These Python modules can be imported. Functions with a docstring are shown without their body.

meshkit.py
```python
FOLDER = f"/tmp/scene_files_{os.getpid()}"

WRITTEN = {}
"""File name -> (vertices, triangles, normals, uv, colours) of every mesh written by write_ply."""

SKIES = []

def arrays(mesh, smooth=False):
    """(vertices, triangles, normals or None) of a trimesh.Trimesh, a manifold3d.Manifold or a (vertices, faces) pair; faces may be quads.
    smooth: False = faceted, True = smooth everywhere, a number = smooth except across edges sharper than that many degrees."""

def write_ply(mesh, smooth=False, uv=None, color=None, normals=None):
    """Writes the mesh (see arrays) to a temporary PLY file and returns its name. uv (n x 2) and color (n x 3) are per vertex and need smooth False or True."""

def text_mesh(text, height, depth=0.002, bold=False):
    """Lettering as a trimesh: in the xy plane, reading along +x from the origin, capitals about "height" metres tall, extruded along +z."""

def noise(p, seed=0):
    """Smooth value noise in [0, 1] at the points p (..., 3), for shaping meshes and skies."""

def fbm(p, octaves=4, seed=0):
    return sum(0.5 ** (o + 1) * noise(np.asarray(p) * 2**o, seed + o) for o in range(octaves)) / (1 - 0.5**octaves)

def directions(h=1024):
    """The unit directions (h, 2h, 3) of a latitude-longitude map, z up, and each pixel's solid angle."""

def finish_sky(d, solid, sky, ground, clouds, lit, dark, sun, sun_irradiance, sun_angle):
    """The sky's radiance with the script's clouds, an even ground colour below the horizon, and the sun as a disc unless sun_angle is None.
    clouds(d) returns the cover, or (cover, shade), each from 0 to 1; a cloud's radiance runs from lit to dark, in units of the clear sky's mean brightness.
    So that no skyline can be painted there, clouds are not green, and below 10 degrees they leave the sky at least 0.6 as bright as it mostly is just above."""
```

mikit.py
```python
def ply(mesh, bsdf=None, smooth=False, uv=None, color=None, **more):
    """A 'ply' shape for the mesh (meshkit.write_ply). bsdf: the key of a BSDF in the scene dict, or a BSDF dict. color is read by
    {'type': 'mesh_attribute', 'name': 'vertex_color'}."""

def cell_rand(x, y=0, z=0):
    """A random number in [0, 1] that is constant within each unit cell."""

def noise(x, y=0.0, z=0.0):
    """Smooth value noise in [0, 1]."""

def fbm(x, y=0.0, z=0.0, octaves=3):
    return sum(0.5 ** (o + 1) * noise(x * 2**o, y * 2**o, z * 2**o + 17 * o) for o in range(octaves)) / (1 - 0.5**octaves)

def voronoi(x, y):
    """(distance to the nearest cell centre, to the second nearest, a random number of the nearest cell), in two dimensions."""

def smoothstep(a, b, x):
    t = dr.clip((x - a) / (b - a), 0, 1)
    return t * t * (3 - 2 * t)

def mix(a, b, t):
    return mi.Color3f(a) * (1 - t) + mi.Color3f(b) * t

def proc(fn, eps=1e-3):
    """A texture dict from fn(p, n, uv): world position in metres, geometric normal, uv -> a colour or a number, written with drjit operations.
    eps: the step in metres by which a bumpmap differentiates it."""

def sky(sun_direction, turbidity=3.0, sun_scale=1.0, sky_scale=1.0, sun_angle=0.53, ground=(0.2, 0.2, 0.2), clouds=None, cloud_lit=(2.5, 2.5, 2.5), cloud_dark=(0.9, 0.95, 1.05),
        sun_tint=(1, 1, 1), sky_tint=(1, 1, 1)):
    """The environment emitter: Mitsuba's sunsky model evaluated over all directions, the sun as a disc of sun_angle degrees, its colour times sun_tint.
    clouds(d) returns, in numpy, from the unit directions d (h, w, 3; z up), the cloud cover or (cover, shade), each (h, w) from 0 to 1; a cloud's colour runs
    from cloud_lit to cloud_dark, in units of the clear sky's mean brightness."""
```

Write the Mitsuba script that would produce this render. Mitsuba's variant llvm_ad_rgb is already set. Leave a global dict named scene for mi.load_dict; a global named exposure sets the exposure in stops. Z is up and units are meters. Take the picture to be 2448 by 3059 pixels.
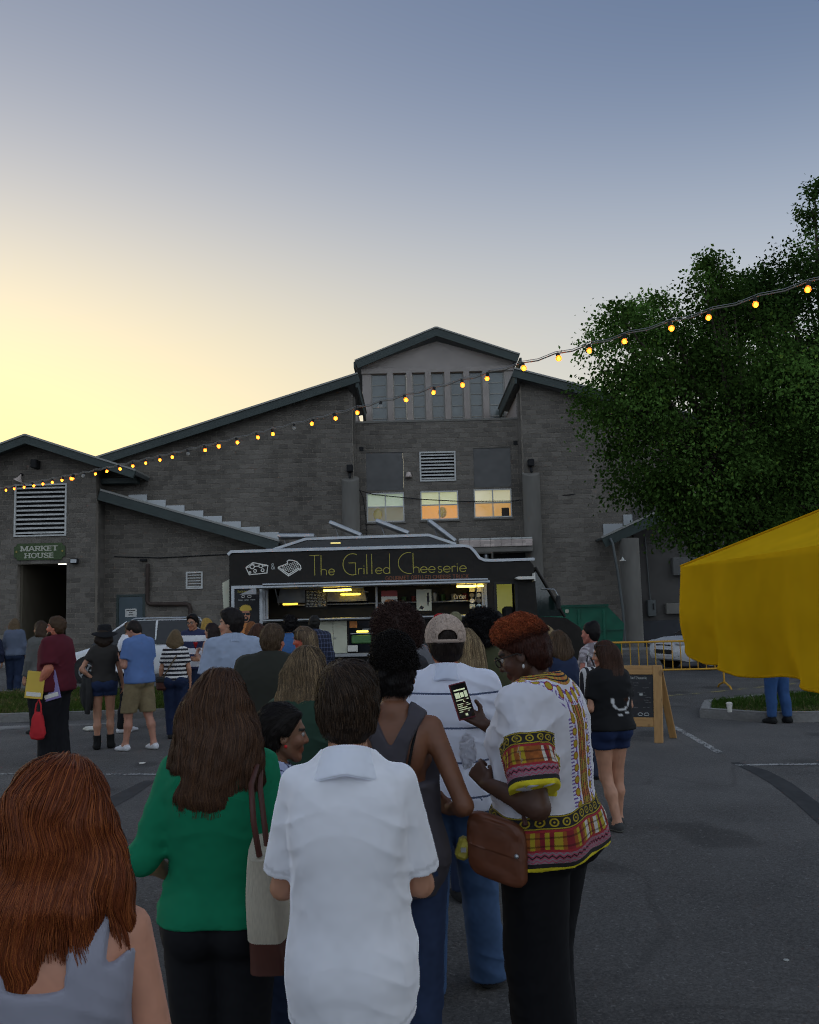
import math, random
import numpy as np, trimesh
import drjit as dr
import mitsuba as mi
import mikit, meshkit
from mikit import proc, noise, fbm, voronoi, cell_rand, smoothstep, mix
from shapely.geometry import Polygon, box as sbox, LineString
from shapely.ops import unary_union
from scipy.ndimage import map_coordinates
T = mi.ScalarTransform4f
R_ = np.random.default_rng(7)
scene, labels = {}, {}

# ---------------------------------------------------------------- camera, sky, exposure
ROLL, PITCH = math.radians(1.4), math.radians(6.09)
scene['camera'] = {'type': 'perspective', 'fov': 48.0, 'fov_axis': 'x', 'near_clip': 0.05, 'far_clip': 3000.0,
                   'to_world': T().look_at(origin=[0, 0, 1.82], target=[0, 10 * math.cos(PITCH), 1.82 + 10 * math.sin(PITCH)], up=[math.sin(ROLL), 0, math.cos(ROLL)])}
exposure = 0.0
SUN_AZ, SUN_EL = math.radians(-30), math.radians(8)
SKY_SCALE = 4.0


def dusk_veil(d):
    """Thin evening haze: bright and warm round the sunken sun, a soft pale veil near the horizon, and added fill brightness opposite the sun."""
    el = np.degrees(np.arcsin(np.clip(d[..., 2], -1, 1)))
    az = np.arctan2(d[..., 0], d[..., 1]) - SUN_AZ
    a = np.degrees(np.arccos(np.clip(np.cos(np.radians(el)) * np.cos(az), -1, 1)))
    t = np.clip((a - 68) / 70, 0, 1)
    hz = np.exp(-(np.maximum(el, 0) / 24.0) ** 4)
    c1 = (.57 + .43 * np.exp(-(a / 20) ** 2)) * hz + .25 * np.exp(-(a / 36) ** 2) * (1 - hz)
    c2 = .04 + .76 * t * t * (3 - 2 * t)  # extra brightness opposite the sun, added to light the people's backs
    shade = np.clip(1 - np.exp(-(a / 50) ** 2) * (.25 + .75 * hz), 0, 1)
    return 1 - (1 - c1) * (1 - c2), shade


CLEAR_MEAN = 0.2
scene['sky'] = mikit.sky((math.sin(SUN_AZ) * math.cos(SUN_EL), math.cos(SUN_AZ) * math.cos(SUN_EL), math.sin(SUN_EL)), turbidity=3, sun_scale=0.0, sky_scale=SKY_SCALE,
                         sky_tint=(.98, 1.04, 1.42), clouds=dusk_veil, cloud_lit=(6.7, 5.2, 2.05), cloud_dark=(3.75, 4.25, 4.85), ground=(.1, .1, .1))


# ---------------------------------------------------------------- helpers
def numbered(name, parent=None):
    full = f'{parent}__{name}' if parent else name
    if full not in USED:
        USED[full] = 0
        return full
    USED[full] += 1
    return f'{full}_{USED[full]:03d}'


USED = {}


def thing(name, label, category, group=None, kind=None):
    key = numbered(name)
    labels[key] = {'label': label, 'category': category}
    if group:
        labels[key]['group'] = group
    if kind:
        labels[key]['kind'] = kind
    return key


def part(parent, name, shape, label=None, kind=None):
    key = numbered(name, parent)
    scene[key] = shape
    if label or kind:
        labels[key] = {k: v for k, v in (('label', label), ('kind', kind)) if v}
    return key


def single(name, shape, label, category, group=None):
    key = thing(name, label, category, group)
    scene[key] = shape
    return key


def structure(name, shape, label=None):
    scene[name] = shape
    labels[name] = {'kind': 'structure', **({'label': label} if label else {})}


def mat(name, rgb, rough=.7, metallic=0., **kw):
    scene['m_' + name] = {'type': 'twosided', 'nested': {'type': 'principled', 'base_color': {'type': 'rgb', 'value': list(rgb)} if not isinstance(rgb, dict) else rgb, 'roughness': rough, 'metallic': metallic, **kw}}
    return 'm_' + name


def ref(key):
    return {'type': 'ref', 'id': key}


def bumpy(name, rgb, rough, fn, scale, eps=1e-3, **kw):
    scene['m_' + name] = {'type': 'twosided', 'nested': {'type': 'bumpmap', 'arbitrary': proc(fn, eps), 'scale': scale,
                          'nested': {'type': 'principled', 'base_color': {'type': 'rgb', 'value': list(rgb)} if not isinstance(rgb, dict) else rgb, 'roughness': rough, **kw}}}
    return 'm_' + name


def unit(v):
    v = np.asarray(v, float)
    return v / np.linalg.norm(v)


def box(x0, x1, y0, y1, z0, z1, bev=0.0):
    """A box between these coordinates, its twelve edges chamfered by bev."""
    if bev <= 0:
        m = trimesh.creation.box((x1 - x0, y1 - y0, z1 - z0))
        m.apply_translation(((x0 + x1) / 2, (y0 + y1) / 2, (z0 + z1) / 2))
        return m
    pts = []
    for i, (a, b) in enumerate(((x0, x1), (y0, y1), (z0, z1))):
        for sx in (0, 1):
            for sy in (0, 1):
                for sz in (0, 1):
                    q = [[x0, x1][sx], [y0, y1][sy], [z0, z1][sz]]
                    s = [sx, sy, sz]
                    for j in range(3):
                        if j != i:
                            q[j] += bev if s[j] == 0 else -bev
                    pts.append(q)
    return trimesh.convex.convex_hull(np.array(pts))


def frame_tube(pts, r, sides=8, close=False):
    """A tube along the polyline pts with radius r (number or one per point), capped."""
    p = np.asarray(pts, float)
    t = np.gradient(p, axis=0)
    t /= np.linalg.norm(t, axis=1, keepdims=True) + 1e-12
    ref_ = np.array([0, 0, 1.0]) if abs(t[0][2]) < .9 else np.array([1.0, 0, 0])
    a = np.zeros_like(p)
    cur = ref_
    for i in range(len(p)):
        cur = cur - t[i] * (cur @ t[i])
        cur /= np.linalg.norm(cur) + 1e-12
        a[i] = cur
    b = np.cross(t, a)
    ang = np.arange(sides) * 2 * np.pi / sides
    rr = np.broadcast_to(r, (len(p),)).astype(float)
    v = p[:, None] + rr[:, None, None] * (np.cos(ang)[None, :, None] * a[:, None] + np.sin(ang)[None, :, None] * b[:, None])
    n = len(p)
    i, j = np.meshgrid(np.arange(n - 1), np.arange(sides), indexing='ij')
    q = np.stack([i * sides + j, i * sides + (j + 1) % sides, (i + 1) * sides + (j + 1) % sides, (i + 1) * sides + j], -1).reshape(-1, 4)
    f = np.vstack([q[:, [0, 1, 2]], q[:, [0, 2, 3]]])
    v = np.vstack([v.reshape(-1, 3), p[:1], p[-1:]])
    k = np.arange(sides)
    f = np.vstack([f, np.stack([k * 0 + n * sides, (k + 1) % sides, k], 1), np.stack([k * 0 + n * sides + 1, (n - 1) * sides + k, (n - 1) * sides + (k + 1) % sides], 1)])
    return trimesh.Trimesh(v, f, process=False)


def cat(ms):
    return trimesh.util.concatenate([m for m in ms])


def extrude(poly, y0, y1):
    """A polygon in (x, z), extruded from y0 to y1."""
    out = []
    for g in getattr(poly, 'geoms', [poly]):
        if g.area < 1e-7:
            continue
        m = trimesh.creation.extrude_polygon(g, y1 - y0, engine='earcut')
        v = m.vertices.copy()
        m.vertices = np.stack([v[:, 0], y1 - v[:, 2], v[:, 1]], 1)
        out.append(m)
    m = cat(out)
    m.fix_normals()
    return m


def moved(m, dx=0, dy=0, dz=0, rot=0, about=None):
    m = m.copy()
    if rot:
        m.apply_transform(trimesh.transformations.rotation_matrix(rot, [0, 0, 1], about))
    m.apply_translation((dx, dy, dz))
    return m


def place(x, y, z=0, rot=0, s=1):
    return T().translate([x, y, z]).rotate([0, 0, 1], rot).scale([s, s, s])


def srgb(r, g, b):
    return tuple(((c / 255) / 12.92 if c <= 10 else ((c / 255 + .055) / 1.055) ** 2.4) for c in (r, g, b))


def area(rgb):
    return {'type': 'area', 'radiance': {'type': 'rgb', 'value': list(rgb)}}


# materials that read their colour from the mesh (cloth, skin, hair and leaves vary within one thing)
VC = {'type': 'mesh_attribute', 'name': 'vertex_color'}
scene['m_cloth'] = {'type': 'twosided', 'nested': {'type': 'principled', 'base_color': VC, 'roughness': .88, 'specular': .25, 'sheen': .25}}
scene['m_skin'] = {'type': 'twosided', 'nested': {'type': 'principled', 'base_color': VC, 'roughness': .5, 'specular': .45}}
scene['m_hair'] = {'type': 'twosided', 'nested': {'type': 'principled', 'base_color': VC, 'roughness': .5, 'specular': .16}}
scene['m_leaf'] = {'type': 'principledthin', 'base_color': VC, 'roughness': .55, 'diff_trans': .7, 'spec_trans': 0.0, 'eta': 1.4}


# ---------------------------------------------------------------- bodies: implicit surfaces, meshed by surface nets
class Field:
    def __init__(s, lo, hi, h):
        s.lo, s.h = np.asarray(lo, float), h
        s.n = np.ceil((np.asarray(hi, float) - s.lo) / h).astype(int) + 1
        s.d = np.full(s.n, 1.0, np.float32)

    def win(s, lo, hi):
        i0 = np.clip(np.floor((lo - s.lo) / s.h).astype(int), 0, s.n)
        i1 = np.clip(np.ceil((hi - s.lo) / s.h).astype(int) + 1, 0, s.n)
        if np.any(i1 <= i0):
            return None, None
        ax = [(s.lo[k] + s.h * np.arange(i0[k], i1[k])).astype(np.float32) for k in range(3)]
        return tuple(slice(a, b) for a, b in zip(i0, i1)), (ax[0][:, None, None], ax[1][None, :, None], ax[2][None, None, :])

    def add(s, p, k=.03, infl=0.0):
        lo, hi = bounds(p, infl)
        k = p.get('k', k)
        m = (k * p['S'] / p['S'].min() if p['R'] is None else k * p['S'].max() / p['S'].min()) + 3 * s.h
        w, X = s.win(lo - m, hi + m)
        if w is None:
            return
        e = evalp(p, X) - infl
        d = s.d[w]
        if p.get('op') == 'sub':
            e = -e
            hh = np.maximum(k - np.abs(d - e), 0) / k
            s.d[w] = np.maximum(d, e) + hh * hh * k / 4
        else:
            hh = np.maximum(k - np.abs(d - e), 0) / k
            s.d[w] = np.minimum(d, e) - hh * hh * k / 4

    def all(s):
        ax = [(s.lo[k] + s.h * np.arange(s.n[k])).astype(np.float32) for k in range(3)]
        return ax[0][:, None, None], ax[1][None, :, None], ax[2][None, None, :]

    def cut(s, fn):
        s.d = np.maximum(s.d, np.broadcast_to(fn(*s.all()), s.n)).astype(np.float32)

    def ripple(s, fn, reach=.04):
        idx = np.nonzero(np.abs(s.d) < reach)
        P = np.stack(idx, 1) * s.h + s.lo
        s.d[idx] += fn(P).astype(np.float32)

    def sample(s, P, grad=True):
        c = ((P - s.lo) / s.h).T
        d = map_coordinates(s.d, c, order=1, mode='nearest')
        if not grad:
            return d
        g = np.stack([map_coordinates(s.d, c + np.eye(3)[k][:, None], order=1, mode='nearest') - map_coordinates(s.d, c - np.eye(3)[k][:, None], order=1, mode='nearest') for k in range(3)], 1)
        return d, g / (np.linalg.norm(g, axis=1, keepdims=True) + 1e-9)

    def mesh(s):
        return nets(s.d, s.lo, s.h)


def P_(a, b=None, ra=.05, rb=None, S=(1, 1, 1), o=None, R=None, **kw):
    b = a if b is None else b
    return dict(a=np.array(a, float), b=np.array(b, float), ra=ra, rb=ra if rb is None else rb, S=np.array(S, float), o=o, R=R, **kw)


def bounds(p, infl):
    r = (np.maximum(p['ra'], p['rb']) + 0) * p['S'] + infl
    lo, hi = np.minimum(p['a'], p['b']) - r, np.maximum(p['a'], p['b']) + r
    if p['R'] is not None:
        c = np.array([[x, y, z] for x in (lo[0], hi[0]) for y in (lo[1], hi[1]) for z in (lo[2], hi[2])]) @ np.asarray(p['R']).T + p['o']
        lo, hi = c.min(0), c.max(0)
    return lo, hi


def evalp(p, X):
    x, y, z = X
    if p['R'] is not None:
        R, o = np.asarray(p['R'], np.float32), p['o']
        x, y, z = x - np.float32(o[0]), y - np.float32(o[1]), z - np.float32(o[2])
        x, y, z = (R[0, i] * x + R[1, i] * y + R[2, i] * z for i in range(3))
    S = p['S']
    q = [(c - np.float32(p['a'][i])) / np.float32(S[i]) for i, c in enumerate((x, y, z))]
    ba = (p['b'] - p['a']) / S
    L = float(ba @ ba)
    if L > 1e-10:
        t = np.clip((q[0] * np.float32(ba[0]) + q[1] * np.float32(ba[1]) + q[2] * np.float32(ba[2])) / np.float32(L), 0, 1)
        d = np.sqrt((q[0] - t * np.float32(ba[0])) ** 2 + (q[1] - t * np.float32(ba[1])) ** 2 + (q[2] - t * np.float32(ba[2])) ** 2) - (np.float32(p['ra']) + np.float32(p['rb'] - p['ra']) * t)
    else:
        d = np.sqrt(q[0] ** 2 + q[1] ** 2 + q[2] ** 2) - np.float32(p['ra'])
    d = d * np.float32(S.min())
    for pt, n in p.get('cuts', ()):
        d = np.maximum(d, (x - np.float32(pt[0])) * np.float32(n[0]) + (y - np.float32(pt[1])) * np.float32(n[1]) + (z - np.float32(pt[2])) * np.float32(n[2]))
    return d


def nets(d, lo, h):
    s = d < 0
    n = np.array(d.shape)
    cnt = np.zeros(n - 1, np.int8)
    sl = lambda o: tuple(slice(o[k], n[k] - 1 + o[k]) for k in range(3))
    corners = [(a, b, c) for a in (0, 1) for b in (0, 1) for c in (0, 1)]
    for o in corners:
        cnt += s[sl(o)]
    ids = np.argwhere((cnt > 0) & (cnt < 8))
    vals = np.stack([d[ids[:, 0] + o[0], ids[:, 1] + o[1], ids[:, 2] + o[2]] for o in corners], 1)
    acc, num = np.zeros((len(ids), 3)), np.zeros((len(ids), 1))
    C = np.array(corners, float)
    for i in range(8):
        for j in range(i + 1, 8):
            if np.abs(C[i] - C[j]).sum() == 1:
                a, b = vals[:, i], vals[:, j]
                x = (a < 0) != (b < 0)
                t = np.where(x, a / np.where(x, a - b, 1), 0)[:, None]
                acc += np.where(x[:, None], C[i] + (C[j] - C[i]) * t, 0)
                num += x[:, None]
    v = (ids + acc / num) * h + lo
    grid = np.full(n - 1, -1, np.int64)
    grid[tuple(ids.T)] = np.arange(len(ids))
    F = []
    for k in range(3):
        a, b = [slice(None)] * 3, [slice(None)] * 3
        a[k], b[k] = slice(0, -1), slice(1, None)
        e = np.argwhere(s[tuple(a)] != s[tuple(b)])
        u, w = [(1, 2), (2, 0), (0, 1)][k]
        e = e[(e[:, u] > 0) & (e[:, w] > 0) & (e[:, u] < n[u] - 1) & (e[:, w] < n[w] - 1)]
        if not len(e):
            continue
        def g(du, dw):
            q = e.copy()
            q[:, u] -= du
            q[:, w] -= dw
            return grid[tuple(q.T)]
        q = np.stack([g(1, 1), g(0, 1), g(0, 0), g(1, 0)], 1)
        flip = ~s[tuple(e.T)]
        q[flip] = q[flip][:, ::-1]
        F.append(q[(q >= 0).all(1)])
    F = np.vstack(F)
    return v, np.vstack([F[:, [0, 1, 2]], F[:, [0, 2, 3]]])


def field_of(prims, h, k=.03, infl=0.0, pad=.05):
    bs = [bounds(p, infl) for p in prims if p.get('op') != 'sub']
    f = Field(np.min([b[0] for b in bs], 0) - pad, np.max([b[1] for b in bs], 0) + pad, h)
    for p in prims:
        f.add(p, k, infl)
    return f


def tubes(P, r, C, sides=3):
    """Hair strands: P (n, m, 3) polylines, r (n, m) radii, C (n, 3) or (n, m, 3) colours -> vertices, faces, colours."""
    n, m = P.shape[:2]
    t = np.gradient(P, axis=1)
    t /= np.linalg.norm(t, axis=2, keepdims=True) + 1e-9
    a = np.cross(t, np.array([.31, .22, .92]))
    a /= np.linalg.norm(a, axis=2, keepdims=True) + 1e-9
    b = np.cross(t, a)
    ang = np.arange(sides) * 2 * np.pi / sides
    v = P[:, :, None] + r[:, :, None, None] * (np.cos(ang)[:, None] * a[:, :, None] + np.sin(ang)[:, None] * b[:, :, None])
    C = np.broadcast_to(C[:, None] if C.ndim == 2 else C, (n, m, 3))
    col = np.repeat(C[:, :, None], sides, 2).reshape(-1, 3)
    base = (np.arange(n) * m * sides)[:, None, None]
    i, j = np.meshgrid(np.arange(m - 1), np.arange(sides), indexing='ij')
    q = np.stack([i * sides + j, i * sides + (j + 1) % sides, (i + 1) * sides + (j + 1) % sides, (i + 1) * sides + j], -1).reshape(1, -1, 4) + base
    q = q.reshape(-1, 4)
    return v.reshape(-1, 3), np.vstack([q[:, [0, 1, 2]], q[:, [0, 2, 3]]]), col


def ribbons(P, side, r, C):
    """Flat strands: polylines P (n, m, 3), unit width directions side (n, m, 3), half widths r (n, m), colours C (n, 3)."""
    n, m = P.shape[:2]
    v = np.stack([P - side * r[..., None], P + side * r[..., None]], 2).reshape(-1, 3)
    i = (np.arange(n) * m * 2)[:, None] + (np.arange(m - 1) * 2)[None]
    i = i.reshape(-1, 1)
    return v, np.vstack([i + [0, 1, 3], i + [0, 3, 2]]), np.repeat(C, m * 2, 0)


def comb_strands(f, V, N, n, length, ds, comb, r, color, rng, off=(-.001, .005), wave=0.0, tail=.04, freq=28.):
    """N strands seeded on the hair surface V with normals N, marched along the surface of field f in the direction comb(P)."""
    i = rng.integers(0, len(V), n)
    p = V[i] + rng.normal(size=(n, 3)) * .003
    lift = rng.uniform(*off, n)
    steps = max(3, int(length / ds))
    life = rng.uniform(.55, 1, n) * steps
    out, wide = [p.copy()], []
    free = np.zeros(n, bool)
    tl = rng.uniform(0, tail, n)
    ph = rng.uniform(0, 6.28, n) * .25
    for s in range(steps):
        d, g = f.sample(p)
        c = comb(p)
        tan = c - g * np.sum(c * g, 1, keepdims=True) * (~free)[:, None]
        tan /= np.linalg.norm(tan, axis=1, keepdims=True) + 1e-9
        sd = np.cross(tan, g)
        wide.append(sd / (np.linalg.norm(sd, axis=1, keepdims=True) + 1e-9))
        free |= (g[:, 2] < -.35) | (d > .05)
        tl = np.where(free, tl - ds, tl)
        go = (s < life) & (tl > 0)
        q = p + tan * ds
        if wave:
            side = np.cross(tan, g)
            q = q + side * (wave * ds * np.sin(freq * (p[:, 2] + .25 * p[:, 0]) + ph * .6 + 7 * meshkit.noise(p * 7)))[:, None]
        d2, g2 = f.sample(q)
        q = np.where(free[:, None], q, q - g2 * (d2 - lift)[:, None])
        p = np.where(go[:, None], q, p + tan * 1e-4)
        out.append(p.copy())
    P = np.stack(out, 1)
    m = P.shape[1]
    taper = np.clip(1.15 - np.arange(m) / (m - 1), .25, 1)
    rad = rng.uniform(.6, 1.15, (n, 1)) * r * taper
    wide.append(wide[-1])
    Wd = np.stack(wide, 1) + rng.normal(size=(n, 1, 3)) * .25
    Wd /= np.linalg.norm(Wd, axis=2, keepdims=True)
    return ribbons(P, Wd, rad, color(P[:, 0], rng, n) if callable(color) else color)


def curls(V, N, n, length, rad, r, color, rng):
    i = rng.integers(0, len(V), n)
    m = 7
    t = np.linspace(0, 1, m)[None, :, None]
    nn = N[i] + rng.normal(size=(n, 3)) * .45
    nn /= np.linalg.norm(nn, axis=1, keepdims=True)
    a = np.cross(nn, rng.normal(size=(n, 3)))
    a /= np.linalg.norm(a, axis=1, keepdims=True)
    b = np.cross(nn, a)
    w = rng.uniform(5, 9, (n, 1, 1)) * t
    P = V[i][:, None] + nn[:, None] * (t * length * rng.uniform(.5, 1.1, (n, 1, 1)) - .004) + rad * (a[:, None] * (np.cos(w) - 1) + b[:, None] * np.sin(w))
    return tubes(P, np.full((n, m), r) * np.linspace(1, .6, m), color(V[i], rng, n))


def vnormals(v, f):
    n = np.zeros_like(v)
    fn = np.cross(v[f[:, 1]] - v[f[:, 0]], v[f[:, 2]] - v[f[:, 0]])
    for k in range(3):
        np.add.at(n, f[:, k], fn)
    return n / (np.linalg.norm(n, axis=1, keepdims=True) + 1e-12)


def join(parts):
    """[(v, f, colours), ...] -> one of them."""
    at, vs, fs, cs = 0, [], [], []
    for v, f, c in parts:
        vs.append(v)
        fs.append(f + at)
        cs.append(np.broadcast_to(c, v.shape))
        at += len(v)
    return np.vstack(vs), np.vstack(fs), np.vstack(cs)


# ---------------------------------------------------------------- the setting: asphalt, islands, markings
def asphalt_colour(p, n, uv):
    big = fbm(p.x * .22 + 3, p.y * .16, 0, 3)
    mid = fbm(p.x * 1.7, p.y * 1.7, 4, 3)
    agg = noise(p.x * 95, p.y * 95, 0) * .6 + noise(p.x * 230, p.y * 230, 7) * .4
    spots = smoothstep(.70, .80, fbm(p.x * .9 + 11, p.y * .9 + 4, 2, 3))
    t = .078 + .045 * (big - .5) + .040 * (mid - .5) + .075 * (agg - .5)
    t = dr.maximum(t, .018) * (1 - .34 * spots)
    e = voronoi(p.x * .16 + .5 * fbm(p.x * .8, p.y * .8, 5, 2), p.y * .16 + .5 * fbm(p.x * .8, p.y * .8, 8, 2))
    crack = smoothstep(.014, .004, e[1] - e[0]) * smoothstep(.45, .6, noise(p.x * .5, p.y * .5, 9))
    t = t * (1 - .16 * crack)
    light = smoothstep(.86, .93, noise(p.x * 60 + 5, p.y * 60, 3))
    t = t + light * .05
    return mi.Color3f(t * 1.04, t * .99, t * .94)


mat('asphalt', proc(asphalt_colour), .85)
bumpy('asphalt_rough', proc(asphalt_colour), .85, lambda p, n, uv: noise(p.x * 70, p.y * 70, 0) + .5 * noise(p.x * 160, p.y * 160, 1), .0025, 2e-3, specular=.3)
mat('sealant', proc(lambda p, n, uv: mi.Color3f(.018 + .02 * fbm(p.x * 9, p.y * 9, 1, 3))), .7)


def paint_line(p, n, uv):
    w = fbm(p.x * 7, p.y * 7, 0, 3) * .55 + noise(p.x * 60, p.y * 60, 1) * .45
    k = smoothstep(.36, .62, w)
    return mix((.07, .069, .067), (.36, .36, .35), k * .75)


mat('road_paint', proc(paint_line), .8)
mat('yellow_paint', proc(lambda p, n, uv: mix((.08, .078, .07), (.22, .19, .07), smoothstep(.4, .6, fbm(p.x * 6, p.y * 6, 0, 3)))), .8)


def concrete(p, n, uv):
    t = .16 + .10 * (fbm(p.x * 2.3, p.y * 2.3, p.z * 2.3, 3) - .5) + .06 * (noise(p.x * 40, p.y * 40, p.z * 40) - .5)
    k = smoothstep(.5, .75, fbm(p.x * .8 + 9, p.y * .8, p.z * 3, 3))
    return mi.Color3f(t, t * .97, t * .92) * (1 - .35 * k)


mat('concrete', proc(concrete), .9)
structure('ground', mikit.ply((np.array([[-400, -60, 0], [400, -60, 0], [400, 600, 0], [-400, 600, 0]], float), np.array([[0, 1, 2], [0, 2, 3]])), 'm_asphalt_rough'))


def strip(pts, w, z, m, name, label, nseg=1):
    p = np.asarray(pts, float)
    t = np.gradient(p, axis=0)
    t /= np.linalg.norm(t, axis=1, keepdims=True)
    nrm = np.stack([-t[:, 1], t[:, 0]], 1)
    ww = np.broadcast_to(w, (len(p),))[:, None] / 2
    v = np.vstack([p + nrm * ww, p - nrm * ww])
    v = np.hstack([v, np.full((len(v), 1), z)])
    k = len(p)
    f = np.array([[i, i + k, i + k + 1] for i in range(k - 1)] + [[i, i + k + 1, i + 1] for i in range(k - 1)])
    structure(name, mikit.ply((v, f), m), label)


strip([(-8.0, 11.5), (-4.95, 11.2), (-2.7, 10.85)], .085, .004, 'm_road_paint', 'parking_line', 'worn white parking line across the left of the lot')
strip([(3.59, 10.58), (4.6, 10.5), (7.0, 10.3)], .09, .004, 'm_road_paint', 'parking_line_001', 'worn white parking line at the right edge')
strip([(3.86, 14.2), (3.79, 12.9), (3.70, 11.4)], .10, .004, 'm_road_paint', 'parking_line_002', 'worn white line running towards the sandwich board')
strip([(4.4, 18.2), (6.2, 19.2), (8.4, 20.6)], .10, .004, 'm_yellow_paint', 'kerb_line', 'faded yellow line by the right island')
strip([(3.64, 10.75), (3.70, 10.16), (3.66, 9.48), (3.53, 8.58), (3.40, 7.9), (3.25, 7.0)], [.10, .20, .21, .20, .19, .18], .004, 'm_sealant', 'tar_patch', 'dark tar seam curving at the right')
strip([(-3.02, 8.75), (-3.0, 9.6), (-2.96, 10.5)], [.16, .24, .14], .004, 'm_sealant', 'tar_patch_001', 'dark tar patch beside the left white line')


def island(pts, name, hgt, kw):
    """A raised island: kerb ring with rounded top and a turf bed inside."""
    poly = Polygon(pts).buffer(.5).buffer(-.5)
    inner = poly.buffer(-kw)
    ring = poly.difference(inner)
    lower = trimesh.creation.extrude_polygon(ring, hgt - .03, engine='earcut')
    ring2 = poly.buffer(-.025).difference(inner.buffer(.02))
    upper = trimesh.creation.extrude_polygon(ring2, .03, engine='earcut')
    upper.apply_translation((0, 0, hgt - .03))
    structure(name + '_kerb', mikit.ply(cat([lower, upper]), 'm_concrete', smooth=30))
    bed = trimesh.creation.extrude_polygon(inner.buffer(-.003), hgt - .02, engine='earcut')
    structure(name + '_soil', mikit.ply(bed, 'm_turf_soil'))
    return inner


mat('turf_soil', proc(lambda p, n, uv: mix((.045, .05, .018), (.10, .085, .05), smoothstep(.35, .75, fbm(p.x * 1.5, p.y * 1.5, 0, 4)))), .95)
left_turf = island([(-30, 16.4), (-10, 16.6), (-4.0, 16.9), (-2.0, 17.2), (-1.1, 18.4), (-2.0, 20.6), (-4.5, 22.3), (-30, 22.4)], 'left_island', .15, .17)
right_turf = island([(4.55, 14.95), (5.3, 14.15), (7, 13.95), (16, 13.7), (16, 18.2), (9, 17.6), (6.6, 17.2), (5.0, 16.2)], 'right_island', .15, .17)
strip([(-12, 15.4), (-7.5, 15.75), (-5.2, 16.2)], [1.2, .75, .1], .004, 'm_concrete', 'gutter', 'pale concrete gutter along the left kerb')


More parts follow.
